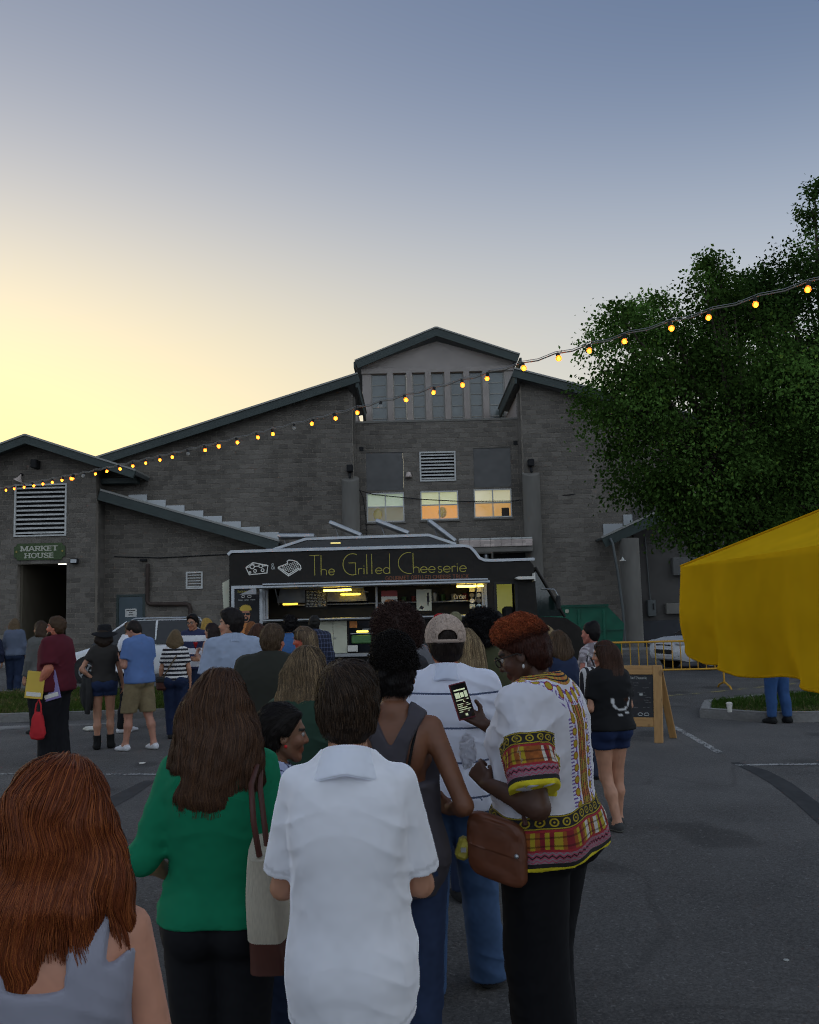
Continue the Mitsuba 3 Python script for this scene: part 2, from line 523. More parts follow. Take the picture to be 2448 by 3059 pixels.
def grass(poly, n, z, name, label, rng, tall=.085, tone=(1, 1, 1)):
    x0, y0, x1, y1 = poly.bounds
    x0 = max(x0, -13)
    x1 = min(x1, 13)
    from shapely import contains_xy
    p = rng.uniform((x0, y0), (x1, y1), (n * 2, 2))
    p = p[contains_xy(poly, p[:, 0], p[:, 1])][:n]
    dens = meshkit.fbm(np.c_[p * .8, p[:, :1] * 0], 3)
    p = p[rng.random(len(p)) < np.clip(dens * 2.4 - .35, .12, 1)]
    k = len(p)
    a = rng.uniform(0, 2 * np.pi, k)
    hgt = tall * rng.uniform(.4, 1.25, k) * (.6 + .8 * meshkit.noise(np.c_[p * 1.3, p[:, :1] * 0], 3))
    w = rng.uniform(.004, .009, k)
    lean = rng.normal(0, .35, (k, 2)) * hgt[:, None]
    d = np.stack([np.cos(a), np.sin(a)], 1) * w[:, None]
    b = np.c_[p, np.full(k, z)]
    v = np.stack([b + np.c_[d, d[:, :1] * 0], b - np.c_[d, d[:, :1] * 0], b + np.c_[lean * .4, hgt[:, None] * .6] + np.c_[d, d[:, :1] * 0] * .6, b + np.c_[lean, hgt[:, None]]], 1).reshape(-1, 3)
    i = np.arange(k)[:, None] * 4
    f = np.vstack([i + [0, 1, 2], i + [1, 3, 2]])
    dry = (meshkit.fbm(np.c_[p * .5 + 7, p[:, :1] * 0], 3) + rng.normal(0, .12, k) > .55)[:, None]
    c = np.where(dry, (.17, .15, .065), (.065, .105, .022)) * rng.uniform(.6, 1.3, (k, 1)) * np.array(tone)
    key = thing(name, label, 'grass', kind='stuff')
    scene[key] = mikit.ply((v, f), 'm_leaf', smooth=True, color=np.repeat(c, 4, 0))


grass(left_turf, 60000, .13, 'grass', 'patchy short grass on the raised island at the left', np.random.default_rng(3))
grass(right_turf, 34000, .13, 'grass', 'short dark grass on the rounded island at the right', np.random.default_rng(4), .07, (.75, .9, .8))
# raised walk along the hall, and the dark grass strip beside the dumpster
structure('pavement', mikit.ply(box(-26, 14, 35.5, 37.2, -.1, .12, .015), 'm_concrete'))


# ---------------------------------------------------------------- trees
def tree(name, label, x, y, lobes, trunk, nleaf, rng, leaf=.10, base=(.06, .118, .026), extra=()):
    key = thing(name, label, 'tree')
    lobes = np.array(lobes, float)
    wood = [frame_tube(np.array(trunk) + np.array([x, y, 0]) * [1, 1, 1], np.linspace(.30, .12, len(trunk)), 10)]
    tip = np.array(trunk[-1]) + [x, y, 0]
    mid = np.array(trunk[len(trunk) // 2]) + [x, y, 0]
    part(key, 'trunk', mikit.ply(wood[0], 'm_bark', smooth=True))
    for L in lobes:
        a = mid + (tip - mid) * rng.random()
        c = L[:3]
        m = (a + c) / 2 + rng.normal(0, .25, 3) + [0, 0, -.2]
        t = np.linspace(0, 1, 7)[:, None]
        part(key, 'limb', mikit.ply(frame_tube((1 - t) ** 2 * a + 2 * t * (1 - t) * m + t ** 2 * c, np.linspace(.085, .02, 7), 6), 'm_bark', smooth=True))
    vol = lobes[:, 3] * lobes[:, 4] * lobes[:, 5]
    area_ = vol ** (2 / 3)
    cnt = (nleaf * area_ / area_.sum()).astype(int)
    P, Cn, D = [], [], []
    for L, k in zip(lobes, cnt):
        # sprays of leaves: twig centres near the lobe's shell, leaves drooping round each
        m = max(6, k // 40)
        u = rng.normal(size=(m, 3))
        u /= np.linalg.norm(u, axis=1, keepdims=True)
        rad = rng.uniform(.45, 1.08, (m, 1)) ** .6
        rad *= .58 + .86 * meshkit.fbm(u * 2.6 + L[:3], 3)[:, None]
        c = L[:3] + u * rad * L[3:6]
        tone = rng.choice([.62, .85, 1.05, 1.4]) * (.6 + .7 * rng.random((m, 1))) * rng.choice([.65, .9, 1.15, 1.6], p=[.2, .35, .3, .15])
        per = 40
        q = rng.normal(size=(m, per, 3)) * np.array([.25, .25, .17]) * (L[3:6].mean() / 1.4) ** .4
        q[..., 2] -= .35 * (q[..., 0] ** 2 + q[..., 1] ** 2) * 2
        P.append((c[:, None] + q).reshape(-1, 3))
        Cn.append(np.repeat(tone, per, 0))
        D.append(np.repeat(u, per, 0))
    P, Cn, D = np.vstack(P), np.vstack(Cn), np.vstack(D)
    n = len(P)
    axis = D * .6 + rng.normal(size=(n, 3)) * .7 + [0, 0, -.55]
    axis /= np.linalg.norm(axis, axis=1, keepdims=True)
    side = np.cross(axis, rng.normal(size=(n, 3)) * .8 + [0, 0, .6])
    side /= np.linalg.norm(side, axis=1, keepdims=True) + 1e-9
    nn = np.cross(axis, side)
    ln = leaf * rng.uniform(.6, 1.25, (n, 1))
    w = ln * .34
    v = np.stack([P, P + axis * ln * .5 + side * w + nn * ln * .08, P + axis * ln, P + axis * ln * .5 - side * w + nn * ln * .08], 1).reshape(-1, 3)
    i = np.arange(n)[:, None] * 4
    f = np.vstack([i + [0, 1, 2], i + [0, 2, 3]])
    c = np.array(base) * Cn * rng.uniform(.85, 1.15, (n, 1)) * np.where(rng.random((n, 1)) < .06, (1.4, 1.2, .9), (1, 1, 1))
    part(key, 'crown', mikit.ply((v, f), 'm_leaf', smooth=False, color=np.repeat(c, 4, 0)), kind='stuff')


bumpy('bark', proc(lambda p, n, uv: mix((.035, .027, .02), (.10, .08, .06), fbm(p.x * 14, p.y * 14, p.z * 3, 3))), .95, lambda p, n, uv: fbm(p.x * 20, p.y * 20, p.z * 4, 3), .03)


# ---------------------------------------------------------------- the hall of concrete block behind the truck, and its market wing
def block_tone(p, n, uv):
    row = dr.floor(p.z / .2032)
    off = dr.select(row - 2 * dr.floor(row / 2) > .5, .2032, 0.)
    k = cell_rand(dr.floor((p.x + off + 100.) / .4064), row, dr.floor(p.y))
    stain = fbm(p.x * .45, p.z * .3, 2, 4)
    pit = noise(p.x * 34, p.y * 34, p.z * 34)
    streak = smoothstep(.55, .8, fbm(p.x * 1.6, p.z * .12, 6, 3)) * smoothstep(2., 9., p.z)
    t = (.135 + .055 * (k - .5) + .07 * (stain - .5) + .04 * (pit - .5)) * (1 - .15 * streak)
    return mi.Color3f(t * 1.05, t * .95, t * .83)


bumpy('block', proc(block_tone), .95, lambda p, n, uv: noise(p.x * 45, p.y * 45, p.z * 45), .006, 3e-3, specular=.2)
mat('mortar', proc(lambda p, n, uv: mi.Color3f(.235, .205, .17) * (.75 + .5 * fbm(p.x * 3, p.y * 3, p.z * 3, 2))), .95)
mat('pier', proc(lambda p, n, uv: mi.Color3f(mi.Color3f(.155, .146, .13) * (.75 + .5 * fbm(p.x * 2, p.y * 2, p.z * .7, 4)))), .9)  # tone lowered to carry the tree's shade on the porch column
mat('infill', proc(lambda p, n, uv: mi.Color3f(.11, .108, .105) * (.8 + .4 * fbm(p.x * 3, p.y, p.z * 3, 3))), .9)
mat('green_trim', proc(lambda p, n, uv: mi.Color3f(.026, .040, .037) * (.75 + .5 * fbm(p.x * 2.5, p.y * 2, p.z * 2.5, 3))), .55)
mat('roof_edge', (.25, .25, .23), .5)
mat('roof_metal', proc(lambda p, n, uv: mi.Color3f(.09, .10, .10) * (.8 + .4 * fbm(p.x * 2, p.y * 2, p.z, 3))), .45, .3)
mat('stucco', proc(lambda p, n, uv: mi.Color3f(.30, .27, .25) * (.86 + .28 * fbm(p.x * 1.5, p.y * 1.5, p.z * 1.5, 4))), .9)
mat('white_trim', proc(lambda p, n, uv: mi.Color3f(.50, .50, .48) * (.82 + .3 * fbm(p.x * 5, p.y * 5, p.z * 5, 2))), .6)
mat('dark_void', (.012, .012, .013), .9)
mat('flash', (.42, .44, .45), .45, .5)
mat('brick_pale', proc(lambda p, n, uv: mi.Color3f(.50, .42, .38) * (.8 + .4 * cell_rand(dr.floor(p.x / .43), dr.floor(p.z / .12)))), .9)
scene['m_pane'] = {'type': 'thindielectric', 'int_ior': 1.5}
mat('dusk_glass', proc(lambda p, n, uv: mi.Color3f(.10, .12, .12) * (.7 + .6 * fbm(p.x * 2, p.y, p.z * 2.2, 3))), .12, specular=.8)


def course_blocks(poly, y, holder, rng, singles=0, centre=(0, 7), depth=.016):
    """Lays concrete blocks over the wall face poly (x, z), proud of the mortar plane y towards the viewer. The blocks nearest to centre are parts of holder, the rest one joined part."""
    x0, z0, x1, z1 = poly.bounds
    rect = []
    odd = []
    prep = poly.buffer(-.004)
    for r in range(int(math.floor(z0 / .2032)), int(z1 / .2032) + 1):
        off = .2032 if r % 2 else 0.
        c0, c1 = int(math.floor((x0 + off) / .4064)), int((x1 + off) / .4064) + 1
        for c in range(c0, c1 + 1):
            a = sbox(c * .4064 - off + .007, r * .2032 + .007, (c + 1) * .4064 - off - .007, (r + 1) * .2032 - .007)
            if prep.contains(a):
                rect.append(a.bounds)
            else:
                q = a.intersection(poly)
                for g in getattr(q, 'geoms', [q]):
                    if g.geom_type == 'Polygon' and g.area > .002:
                        odd.append(g)
    rect = np.array(rect)
    w, hh = .3924 / 2, .1892 / 2

    def brick(jit):
        b = .006
        o = np.array([[-w, 0, -hh], [w, 0, -hh], [w, 0, hh], [-w, 0, hh]])
        i = np.array([[-w + b, -depth, -hh + b], [w - b, -depth, -hh + b], [w - b, -depth, hh - b], [-w + b, -depth, hh - b]])
        v = np.vstack([o, i]) + [0, 0, 0]
        v[4:, 1] -= jit
        f = [[4, 5, 6], [4, 6, 7]]
        for k in range(4):
            l = (k + 1) % 4
            f += [[k, l, 4 + l], [k, 4 + l, 4 + k]]
        return trimesh.Trimesh(v, np.array(f), process=False)
    kinds = [brick(j) for j in (0., .002, .004, -.003)]
    plys = [mikit.ply(k, 'm_block') for k in kinds] if singles else None
    cx, cz = (rect[:, 0] + rect[:, 2]) / 2, (rect[:, 1] + rect[:, 3]) / 2
    order = np.argsort((cx - centre[0]) ** 2 + (cz - centre[1]) ** 2)
    for i in order[:singles]:
        part(holder, 'block', {**plys[rng.integers(4)], 'to_world': T().translate([cx[i], y, cz[i]])})
    vs, fs, at = [], [], 0
    for i in order[singles:]:
        k = kinds[rng.integers(4)]
        vs.append(k.vertices + [cx[i], y, cz[i]])
        fs.append(k.faces + at)
        at += 8
    ms = [trimesh.Trimesh(np.vstack(vs), np.vstack(fs), process=False)] if vs else []
    ms += [extrude(g.buffer(-.002), y - depth, y) for g in odd]
    part(holder, 'block_courses', mikit.ply(cat(ms), 'm_block'), kind='stuff')


def louver(holder, x0, x1, z0, z1, y, nslat, name='louver'):
    """A framed louver: four frame bars and slanted blades before a dark box."""
    b = .065
    fr = extrude(sbox(x0, z0, x1, z1).difference(sbox(x0 + b, z0 + b, x1 - b, z1 - b)), y - .07, y + .02)
    k = part(holder, name, mikit.ply(fr, 'm_white_trim', smooth=False))
    scene_part = lambda nm, m, mt: part_at_depth(k, nm, m, mt)
    part_at_depth(k, 'backing', box(x0 + .02, x1 - .02, y + .10, y + .13, z0 + .02, z1 - .02), 'm_dark_void')
    st = (z1 - z0 - 2 * b) / nslat
    one = box(x0 + b - .005, x1 - b + .005, -.07, .07, -.006, .006)
    one.apply_transform(trimesh.transformations.rotation_matrix(math.radians(38), [1, 0, 0]))
    p = mikit.ply(one, 'm_white_trim')
    for i in range(nslat):
        part_at_depth(k, 'slat', {**p, 'to_world': T().translate([0, y + .0, z0 + b + st * (i + .5)])}, None)
    return k


def part_at_depth(k, nm, m, mt):
    return part(k, nm, m if isinstance(m, dict) else mikit.ply(m, mt))


YW, YB, YM = 38.5, 39.0, 37.4
hall = thing('market_hall', 'long grey concrete block hall with stepped gables and a clerestory behind the food truck', 'building')
rngb = np.random.default_rng(21)
# left half gable wall, below the rake; right half; recessed bay between
left_poly = Polygon([(-20, 0), (-2.34, 0), (-2.34, 11.05), (-2.6, 11.4), (-13.6, 8.18), (-20, 6.4)]).difference(sbox(-16.3, -1, -13.7, 4.4))
right_poly = Polygon([(4.86, 0), (20, 0), (20, 7.0), (4.86, 11.4)])
wins = [(-1.82, -.22, 5.58, 6.83), (.48, 2.09, 5.62, 6.85), (2.76, 4.37, 5.66, 6.88)]
bay_poly = sbox(-2.34, 0, 4.86, 9.86)
for w_ in wins + [(.48, 2.03, 7.27, 8.56), (-1.82, -.22, 6.93, 8.58), (2.79, 4.40, 6.97, 8.66)]:
    bay_poly = bay_poly.difference(sbox(w_[0], w_[2], w_[1], w_[3]))
wall = part(hall, 'wall', mikit.ply(extrude(left_poly, YW, YW + .3), 'm_mortar'))
course_blocks(left_poly.difference(sbox(-12.25, 0, -11.17, 2.72)).difference(sbox(-20, 0, -12.95, 12)), YW, wall, rngb, 150, (-4.2, 7.4))
wall2 = part(hall, 'wall', mikit.ply(extrude(right_poly, YW, YW + .3), 'm_mortar'))
course_blocks(right_poly.difference(sbox(11.5, 0, 20, 12)), YW, wall2, rngb, 0)
bay = part(hall, 'wall', mikit.ply(extrude(bay_poly, YB, YB + .25), 'm_mortar'), 'recessed centre bay of the hall with three lit windows')
course_blocks(bay_poly, YB, bay, rngb, 150, (1.2, 7.6))
for x0, x1, z0, z1 in ((-1.82, -.22, 6.93, 8.58), (2.79, 4.40, 6.97, 8.66)):
    part(hall, 'infill_panel', mikit.ply(box(x0 + .006, x1 - .006, YB + .012, YB + .2, z0 + .006, z1 - .006), 'm_infill'), 'walled-up window of flat grey block')
part(hall, 'parapet_cap', mikit.ply(box(-2.336, 4.856, YB - .045, YB + .3, 9.862, 9.96, .01), 'm_pier'))
for sx in (-2.34, 4.86):
    part(hall, 'bay_return', mikit.ply(box(sx - .1 if sx > 0 else sx, sx if sx > 0 else sx + .1, YW + .301, YB + .3, 0, 11.0), 'm_block'))
# rakes: sloping roof slabs with a green fascia and a pale metal edge
def rake(xa, za, xb, zb, y0, depth, name='roof', drop=.35):
    d = unit((xb - xa, 0, zb - za))
    up = np.array([-d[2], 0, d[0]]) * (1 if d[0] > 0 else -1)
    A, B = np.array([xa, 0, za]), np.array([xb, 0, zb])
    q = lambda lo, hi: Polygon([(p[0], p[2]) for p in (A + up * lo, B + up * lo, B + up * hi, A + up * hi)])
    k = part(hall_now, name, mikit.ply(extrude(q(-.16, -.02), y0 + .12, y0 + depth), 'm_roof_metal'))
    part(k, 'fascia', mikit.ply(extrude(q(-drop, -.02), y0, y0 + .118), 'm_green_trim'))
    part(k, 'edge_flashing', mikit.ply(extrude(q(-.018, .05), y0 - .05, y0 + depth), 'm_roof_edge'))
    return k


hall_now = hall
rake(-13.6, 8.30, -2.04, 11.78, 37.9, 7.2)
rake(4.56, 11.83, 20.0, 7.35, 37.9, 7.2)
for sx in (-2.04, 4.56):   # the inner ends of the two roofs run back to the clerestory
    part(hall, 'inner_fascia', mikit.ply(box(sx - .10 if sx < 0 else sx + .002, sx - .002 if sx < 0 else sx + .10, 37.95, 45.0, 11.2, 11.66), 'm_green_trim'))
    part(hall, 'soffit_wall', mikit.ply(box(sx - .45 if sx < 0 else sx + .32, sx - .30 if sx < 0 else sx + .47, 38.9, 45.3, 9.3, 11.2), 'm_stucco'))
# clerestory tower set back on the ridge
tower = part(hall, 'clerestory', mikit.ply(extrude(Polygon([(-2.22, 10), (5.39, 10), (5.39, 14.2), (1.58, 15.35), (-2.22, 14.2)]).difference(sbox(-1.78, 10.9, 4.95, 13.72)), 45.5, 45.8), 'm_stucco'), 'pale stuccoed clerestory with seven tall windows')
part(tower, 'lintel', mikit.ply(box(-2.26, 5.43, 45.40, 45.497, 13.73, 13.99, .01), 'm_stucco'))
cw = (4.95 + 1.78) / 7
for i in range(7):
    a = -1.78 + cw * i
    if i:
        part(tower, 'mullion', mikit.ply(box(a - .15, a + .15, 45.36, 45.78, 10.4, 13.728, .012), 'm_stucco'))
    lo, hi = a + (.15 if i else .0) + .004, a + cw - (.15 if i < 6 else .0) - .004
    w = part(tower, 'window', mikit.ply(box(lo + .05, hi - .05, 45.64, 45.66, 10.9, 13.70), 'm_dusk_glass'))
    for x in (lo + .03, hi - .03):
        part(tower, 'window_jamb', mikit.ply(box(x - .03, x + .03, 45.58, 45.70, 10.9, 13.715), 'm_roof_edge'))
    for z in (11.45, 12.03, 12.60, 13.17):
        part(tower, 'glazing_bar', mikit.ply(box(lo + .062, hi - .062, 45.60, 45.638, z - .022, z + .022), 'm_roof_edge'))
hall_now = hall
rake(-2.55, 14.30, 1.56, 15.92, 45.0, 6, drop=.40)
rake(5.72, 14.42, 1.562, 15.92, 45.0, 6, drop=.40)
for x in (-2.62, 5.70):
    part(hall, 'eave_gutter', mikit.ply(box(x, x + .12, 45.05, 51, 13.95, 14.28, .02), 'm_green_trim'))
# windows of the bay: glowing blinds and back walls stand in for lit rooms
mat('blind', (.55, .55, .42), .9)
WIN = [((.13, .17, .11), (.05, .042, .018)), ((.26, .27, .12), (.50, .19, .010)), ((.34, .31, .19), (.42, .22, .065))]
for (x0, x1, z0, z1), (cb, cr) in zip(wins, WIN):
    b = .05
    xm, zm = (x0 + x1) / 2, (z0 + z1) / 2 + .02
    fr = sbox(x0, z0, x1, z1).difference(unary_union([sbox(x0 + b, z0 + b, xm - b / 2, zm - b / 2), sbox(xm + b / 2, z0 + b, x1 - b, zm - b / 2), sbox(x0 + b, zm + b / 2, xm - b / 2, z1 - b), sbox(xm + b / 2, zm + b / 2, x1 - b, z1 - b)]))
    w = part(hall, 'window', mikit.ply(extrude(fr, YB - .03, YB + .05), 'm_white_trim'))
    part(w, 'sill', mikit.ply(box(x0 - .06, x1 + .06, YB - .09, YB - .032, z0 - .085, z0 - .003, .008), 'm_pier'))
    for xa, xb in ((x0 + b, xm - b / 2), (xm + b / 2, x1 - b)):
        for za, zb in ((z0 + b, zm - b / 2), (zm + b / 2, z1 - b)):
            part(w, 'pane', mikit.ply((np.array([[xa, YB + .01, za], [xb, YB + .01, za], [xb, YB + .01, zb], [xa, YB + .01, zb]]), np.array([[0, 1, 2], [0, 2, 3]])), 'm_pane'))
    # blind above and back wall below glow themselves, in place of a room lamp
    part(w, 'blind', {**mikit.ply(box(x0 + .04, x1 - .04, YB + .10, YB + .12, zm - .02, z1 - .03), 'm_blind'), 'emitter': area(cb)})
    part(w, 'room_wall', {**mikit.ply(box(x0 - .4, x1 + .4, YB + 1.0, YB + 1.04, z0 - .6, z1 + .3), 'm_blind'), 'emitter': area(cr)})
mat('room_dark', (.05, .05, .06), .8)
mat('room_yellow', (.65, .5, .05), .6)
for nm, lab, x, z, r, m in (('lamp_globe', 'round yellow thing behind the left lit window of the hall', -1.38, 5.95, .24, 'm_room_yellow'), ('lamp_globe', 'round yellow thing at the middle bar of the centre lit window', 1.42, 5.98, .22, 'm_room_yellow')):
    g = trimesh.creation.icosphere(2, r)
    g.apply_scale((.8, .5, 1.1))
    g.apply_translation((x, YB + .5, z))
    single(nm, mikit.ply(g, m, smooth=True), lab, 'lamp')
mon = thing('monitor', 'dark monitor on the desk behind the right lit window of the hall', 'monitor')
part(mon, 'screen', mikit.ply(box(3.98, 4.3, YB + .5, YB + .54, 5.74, 6.12, .01), 'm_room_dark'))
part(mon, 'foot', mikit.ply(box(4.1, 4.18, YB + .5, YB + .56, 5.5, 5.738, .01), 'm_room_dark'))
louver(hall, .48, 2.03, 7.27, 8.56, YB, 8)
# round piers with sloped tops, and wall lamps above them
for sx, top in ((-2.47, 7.55), (5.16, 7.6)):
    m = trimesh.creation.cylinder(.37, top, sections=28)
    m.apply_translation((sx, YW - .02, top / 2))
    v = m.vertices.copy()
    v[:, 2] -= np.where(v[:, 2] > top - .01, (YW + .3 - v[:, 1]) * .45, 0)
    m.vertices = v
    part(hall, 'pier', mikit.ply(m, 'm_pier', smooth=40))
    l = part(hall, 'spout', mikit.ply(box(sx - .13, sx + .13, YW - .32, YW - .02, top + .12, top + .42, .03), 'm_dark_void'))
    part(l, 'bracket', mikit.ply(frame_tube([(sx, YW - .05, top + .1), (sx, YW - .25, top - .02), (sx, YW - .3, top - .16)], .05, 8), 'm_dark_void', smooth=True))
for x, z in ((-2.0, 8.75), (4.62, 8.85)):
    part(hall, 'vent_hole', mikit.ply(box(x - .09, x + .09, YB - .04, YB - .02, z - .09, z + .09), 'm_dark_void'))
part(hall, 'bell', mikit.ply(trimesh.creation.revolve([(0, 0), (.16, 0), (.13, .06), (.09, .22), (0, .25)], sections=16).apply_translation((-.0, YB - .12, 7.45)), 'm_brick_pale', smooth=True))
# pale ledge roof low in the bay, behind the truck
led = part(hall, 'ledge', mikit.ply(box(2.0, 5.02, 37.6, 38.45, 4.10, 4.30, .02), 'm_pier'))
for i in range(7):
    part(led, 'tile', mikit.ply(box(2.0 + i * .43, 2.0 + i * .43 + .42, 37.55, 37.595, 4.32, 4.60, .012), 'm_brick_pale'))
    part(led, 'tile', mikit.ply(box(2.0 + i * .43, 2.0 + i * .43 + .42, 37.56, 38.45, 4.605, 4.68, .015), 'm_white_trim'))
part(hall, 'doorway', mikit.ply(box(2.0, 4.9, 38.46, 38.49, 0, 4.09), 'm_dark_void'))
# side lean-to roofs with stepped flashing
def leanto(xh, zh, xl, zl, nstep, y0, y1):
    d = unit((xl - xh, 0, zl - zh))
    up = np.array([-d[2], 0, d[0]]) * (1 if d[0] > 0 else -1)
    A, B = np.array([xh, 0, zh]), np.array([xl, 0, zl])
    q = lambda lo, hi: Polygon([(p[0], p[2]) for p in (A + up * lo, B + up * lo, B + up * hi, A + up * hi)])
    k = part(hall, 'lean_to_roof', mikit.ply(extrude(q(-.08, 0), y0 + .1, y1), 'm_roof_metal'))
    part(k, 'fascia', mikit.ply(extrude(q(-.42, -.03), y0, y0 + .098), 'm_green_trim'))
    part(k, 'edge_flashing', mikit.ply(extrude(q(-.028, .05), y0 - .04, y0 + .06), 'm_roof_edge'))
    for i in range(nstep):
        t0 = .12 + .86 * i / nstep if d[0] > 0 else (.02 + .9 * i / nstep)
        a = A + (B - A) * t0
        b = A + (B - A) * (t0 + .86 / nstep)
        xs, xe = sorted((a[0], b[0]))
        zt = max(a[2], b[2]) + .16
        part(k, 'step_flashing', mikit.ply(extrude(Polygon([(xs, zt), (xe - .012, zt), (xe - .012, (b if b[0] > a[0] else a)[2] - .02), (xs, (a if b[0] > a[0] else b)[2] - .02)]), y1 - .06, y1 - .01), 'm_flash'))


leanto(-12.7, 7.05, -5.35, 4.76, 8, 37.5, 38.47)
leanto(11.6, 6.2, 7.75, 4.55, 4, 37.2, 38.47)
# things on the left wall: steel door with notice, vent, duct pipe, conduit
door = part(hall, 'door', mikit.ply(box(-12.2, -11.2, YW - .03, YW + .05, .12, 2.66, .012), mat('blue_door', proc(lambda p, n, uv: mi.Color3f(.045, .07, .085) * (.8 + .4 * fbm(p.x * 3, p.y, p.z * 2, 3))), .5)), 'slate blue steel door with a white notice')
part(door, 'frame', mikit.ply(extrude(sbox(-12.3, .1, -11.1, 2.76).difference(sbox(-12.203, .1, -11.197, 2.663)), YW - .045, YW + .02), 'm_green_trim'))
nt = part(door, 'notice', mikit.ply(box(-11.93, -11.45, YW - .042, YW - .033, 1.82, 2.16), 'm_white_trim'))
def wall_text(s, hgt, x, y, z, m, name, holder, bold=True, depth=.006, width=None):
    t = meshkit.text_mesh(s, hgt, depth, bold)
    b = t.bounds
    v = t.vertices.copy()
    k = (width / (b[1, 0] - b[0, 0])) if width else 1
    v = np.stack([(v[:, 0] - (b[0, 0] + b[1, 0]) / 2) * k + x, y - v[:, 2], v[:, 1] + z], 1)
    part(holder, name, mikit.ply((v, t.faces), m))


mat('ink', (.02, .02, .022), .7)
for i, s in enumerate(('NO EXIT', 'KEEP', 'CLEAR')[:0]):
    pass
for i, w in enumerate((.36, .15, .20)):
    part(door, 'notice_line', mikit.ply(box(-11.69 - w / 2, -11.69 + w / 2, YW - .046, YW - .0425, 2.07 - i * .09, 2.105 - i * .09), 'm_ink'))
louver(hall, -9.40, -8.70, 2.92, 3.64, YW, 5, 'wall_vent')
mat('rust_pipe', proc(lambda p, n, uv: mi.Color3f(.045, .03, .024) * (.7 + .6 * fbm(p.x * 4, p.y * 4, p.z * 4, 3))), .8)
part(hall, 'drain_pipe', mikit.ply(frame_tube([(-10.98, YW - .12, 4.0), (-10.98, YW - .14, 3.9), (-10.98, YW - .14, 2.5), (-10.95, YW - .14, 2.38), (-10.85, YW - .14, 2.33), (-9.35, YW - .14, 2.30), (-9.24, YW - .14, 2.25), (-9.2, YW - .14, 2.1), (-9.2, YW - .14, 0.1)], .085, 10), 'm_rust_pipe', smooth=True))
part(hall, 'conduit', mikit.ply(frame_tube([(-12.4, YW - .05, 4.35), (-10.5, YW - .05, 4.25), (-8.0, YW - .05, 4.32), (-5.0, YW - .05, 4.30)], .022, 5), 'm_dark_void', smooth=True))
part(hall, 'floodlight', mikit.ply(box(-11.3, -11.02, YW - .2, YW - .03, 4.12, 4.22, .02), 'm_dark_void'))
part(hall, 'cable', mikit.ply(frame_tube([(-2.6, YB - .12, 7.1), (-1.5, YB - .12, 6.75), (.5, YB - .12, 6.5), (2.3, YB - .12, 6.36), (4.4, YB - .12, 6.33), (7.0, YB - .6, 6.5)], .02, 5), 'm_dark_void', smooth=True))
part(hall, 'cable', mikit.ply(frame_tube([(-2.15, YB - .12, 7.1), (-1.95, YB - .12, 6.6), (-1.85, YB - .12, 5.6), (-1.86, YB - .12, 4.6)], .018, 5), 'm_dark_void', smooth=True))
# right end: lean-to porch with round column, downspout, lamp, boxes on a dark wall
m = trimesh.creation.cylinder(.40, 4.5, sections=28)
m.apply_translation((8.90, 37.4, 2.25))
part(hall, 'porch_column', mikit.ply(m, 'm_pier', smooth=40))
part(hall, 'downspout', mikit.ply(frame_tube([(8.1, 37.15, 4.5), (8.15, 37.0, 4.3), (8.28, 36.95, 3.2), (8.42, 36.95, 1.6), (8.44, 36.95, .15)], .055, 8), 'm_roof_metal', smooth=True))
part(hall, 'porch_wall', mikit.ply(box(9.35, 20, 38.36, 38.44, 0, 6.0), mat('porch_paint', proc(lambda p, n, uv: mi.Color3f(.075, .07, .065) * (.8 + .4 * fbm(p.x * 2, p.y, p.z * 2, 3))), .9)))
pb = part(hall, 'porch_wainscot', mikit.ply(box(9.4, 20, 38.30, 38.355, 0, 1.15, .01), mat('porch_blue', (.03, .033, .04), .7)))
for i, (x0, x1, z0, z1, m) in enumerate(((9.72, 10.06, 1.32, 2.0, 'm_flash'), (10.48, 11.32, 1.40, 1.84, 'm_white_trim'), (10.85, 12.2, 2.98, 3.72, 'm_infill'))):
    part(hall, 'meter_box' if i < 2 else 'wall_plaque', mikit.ply(box(x0, x1, 38.12, 38.297 if z1 < 1.1 else 38.355, z0, z1, .02), ['m_roof_metal', 'm_pier', 'm_infill'][i]))  # meter boxes take darker materials that stand for the tree's shade
part(hall, 'meter_switch', mikit.ply(box(9.93, 9.98, 38.07, 38.118, 1.6, 1.85, .01), 'm_ink'))
part(hall, 'conduit', mikit.ply(frame_tube([(9.88, 38.3, 2.0), (9.80, 38.3, 4.6)], .025, 6), 'm_roof_metal', smooth=True))
lampm = trimesh.creation.revolve([(0, .16), (.02, .15), (.05, .06), (.135, 0), (.12, 0), (0, .05)], sections=16).apply_translation((8.50, 36.9, 3.58))
part(hall, 'porch_lamp', {**mikit.ply(lampm, 'm_white_trim', smooth=30), 'emitter': area((.9, .85, .6))}, 'small lit lamp hanging by the porch column')

# the market wing: a gabled block porch with a louver, a sign and an open doorway
wing = thing('market_wing', 'grey block gabled wing with a big louver and a tall dark doorway, at the left', 'building')
ap = (-15.42, 9.05)
wing_poly = Polygon([(-19.6, 0), (-12.83, 0), (-12.83, 8.12), ap, (-19.6, 7.7)])
wing_open = sbox(-16.0, 0, -13.99, 4.06)
core = wing_poly.difference(wing_open).difference(sbox(-16.14, 5.2, -14.04, 7.32))
hall_now = wing
ww = part(wing, 'wall', mikit.ply(extrude(core, YM, YM + .3), 'm_mortar'))
course_blocks(core, YM, ww, rngb, 150, (-13.6, 4.6))
part(wing, 'side_wall', mikit.ply(box(-12.95, -12.832, YM + .301, 38.49, 0, 8.0), 'm_block'))
rake(-10.95, 7.66, -15.42, 9.22, 36.5, 3.2, drop=.32)
rake(-19.9, 7.62, -15.422, 9.22, 36.5, 3.2, drop=.32)
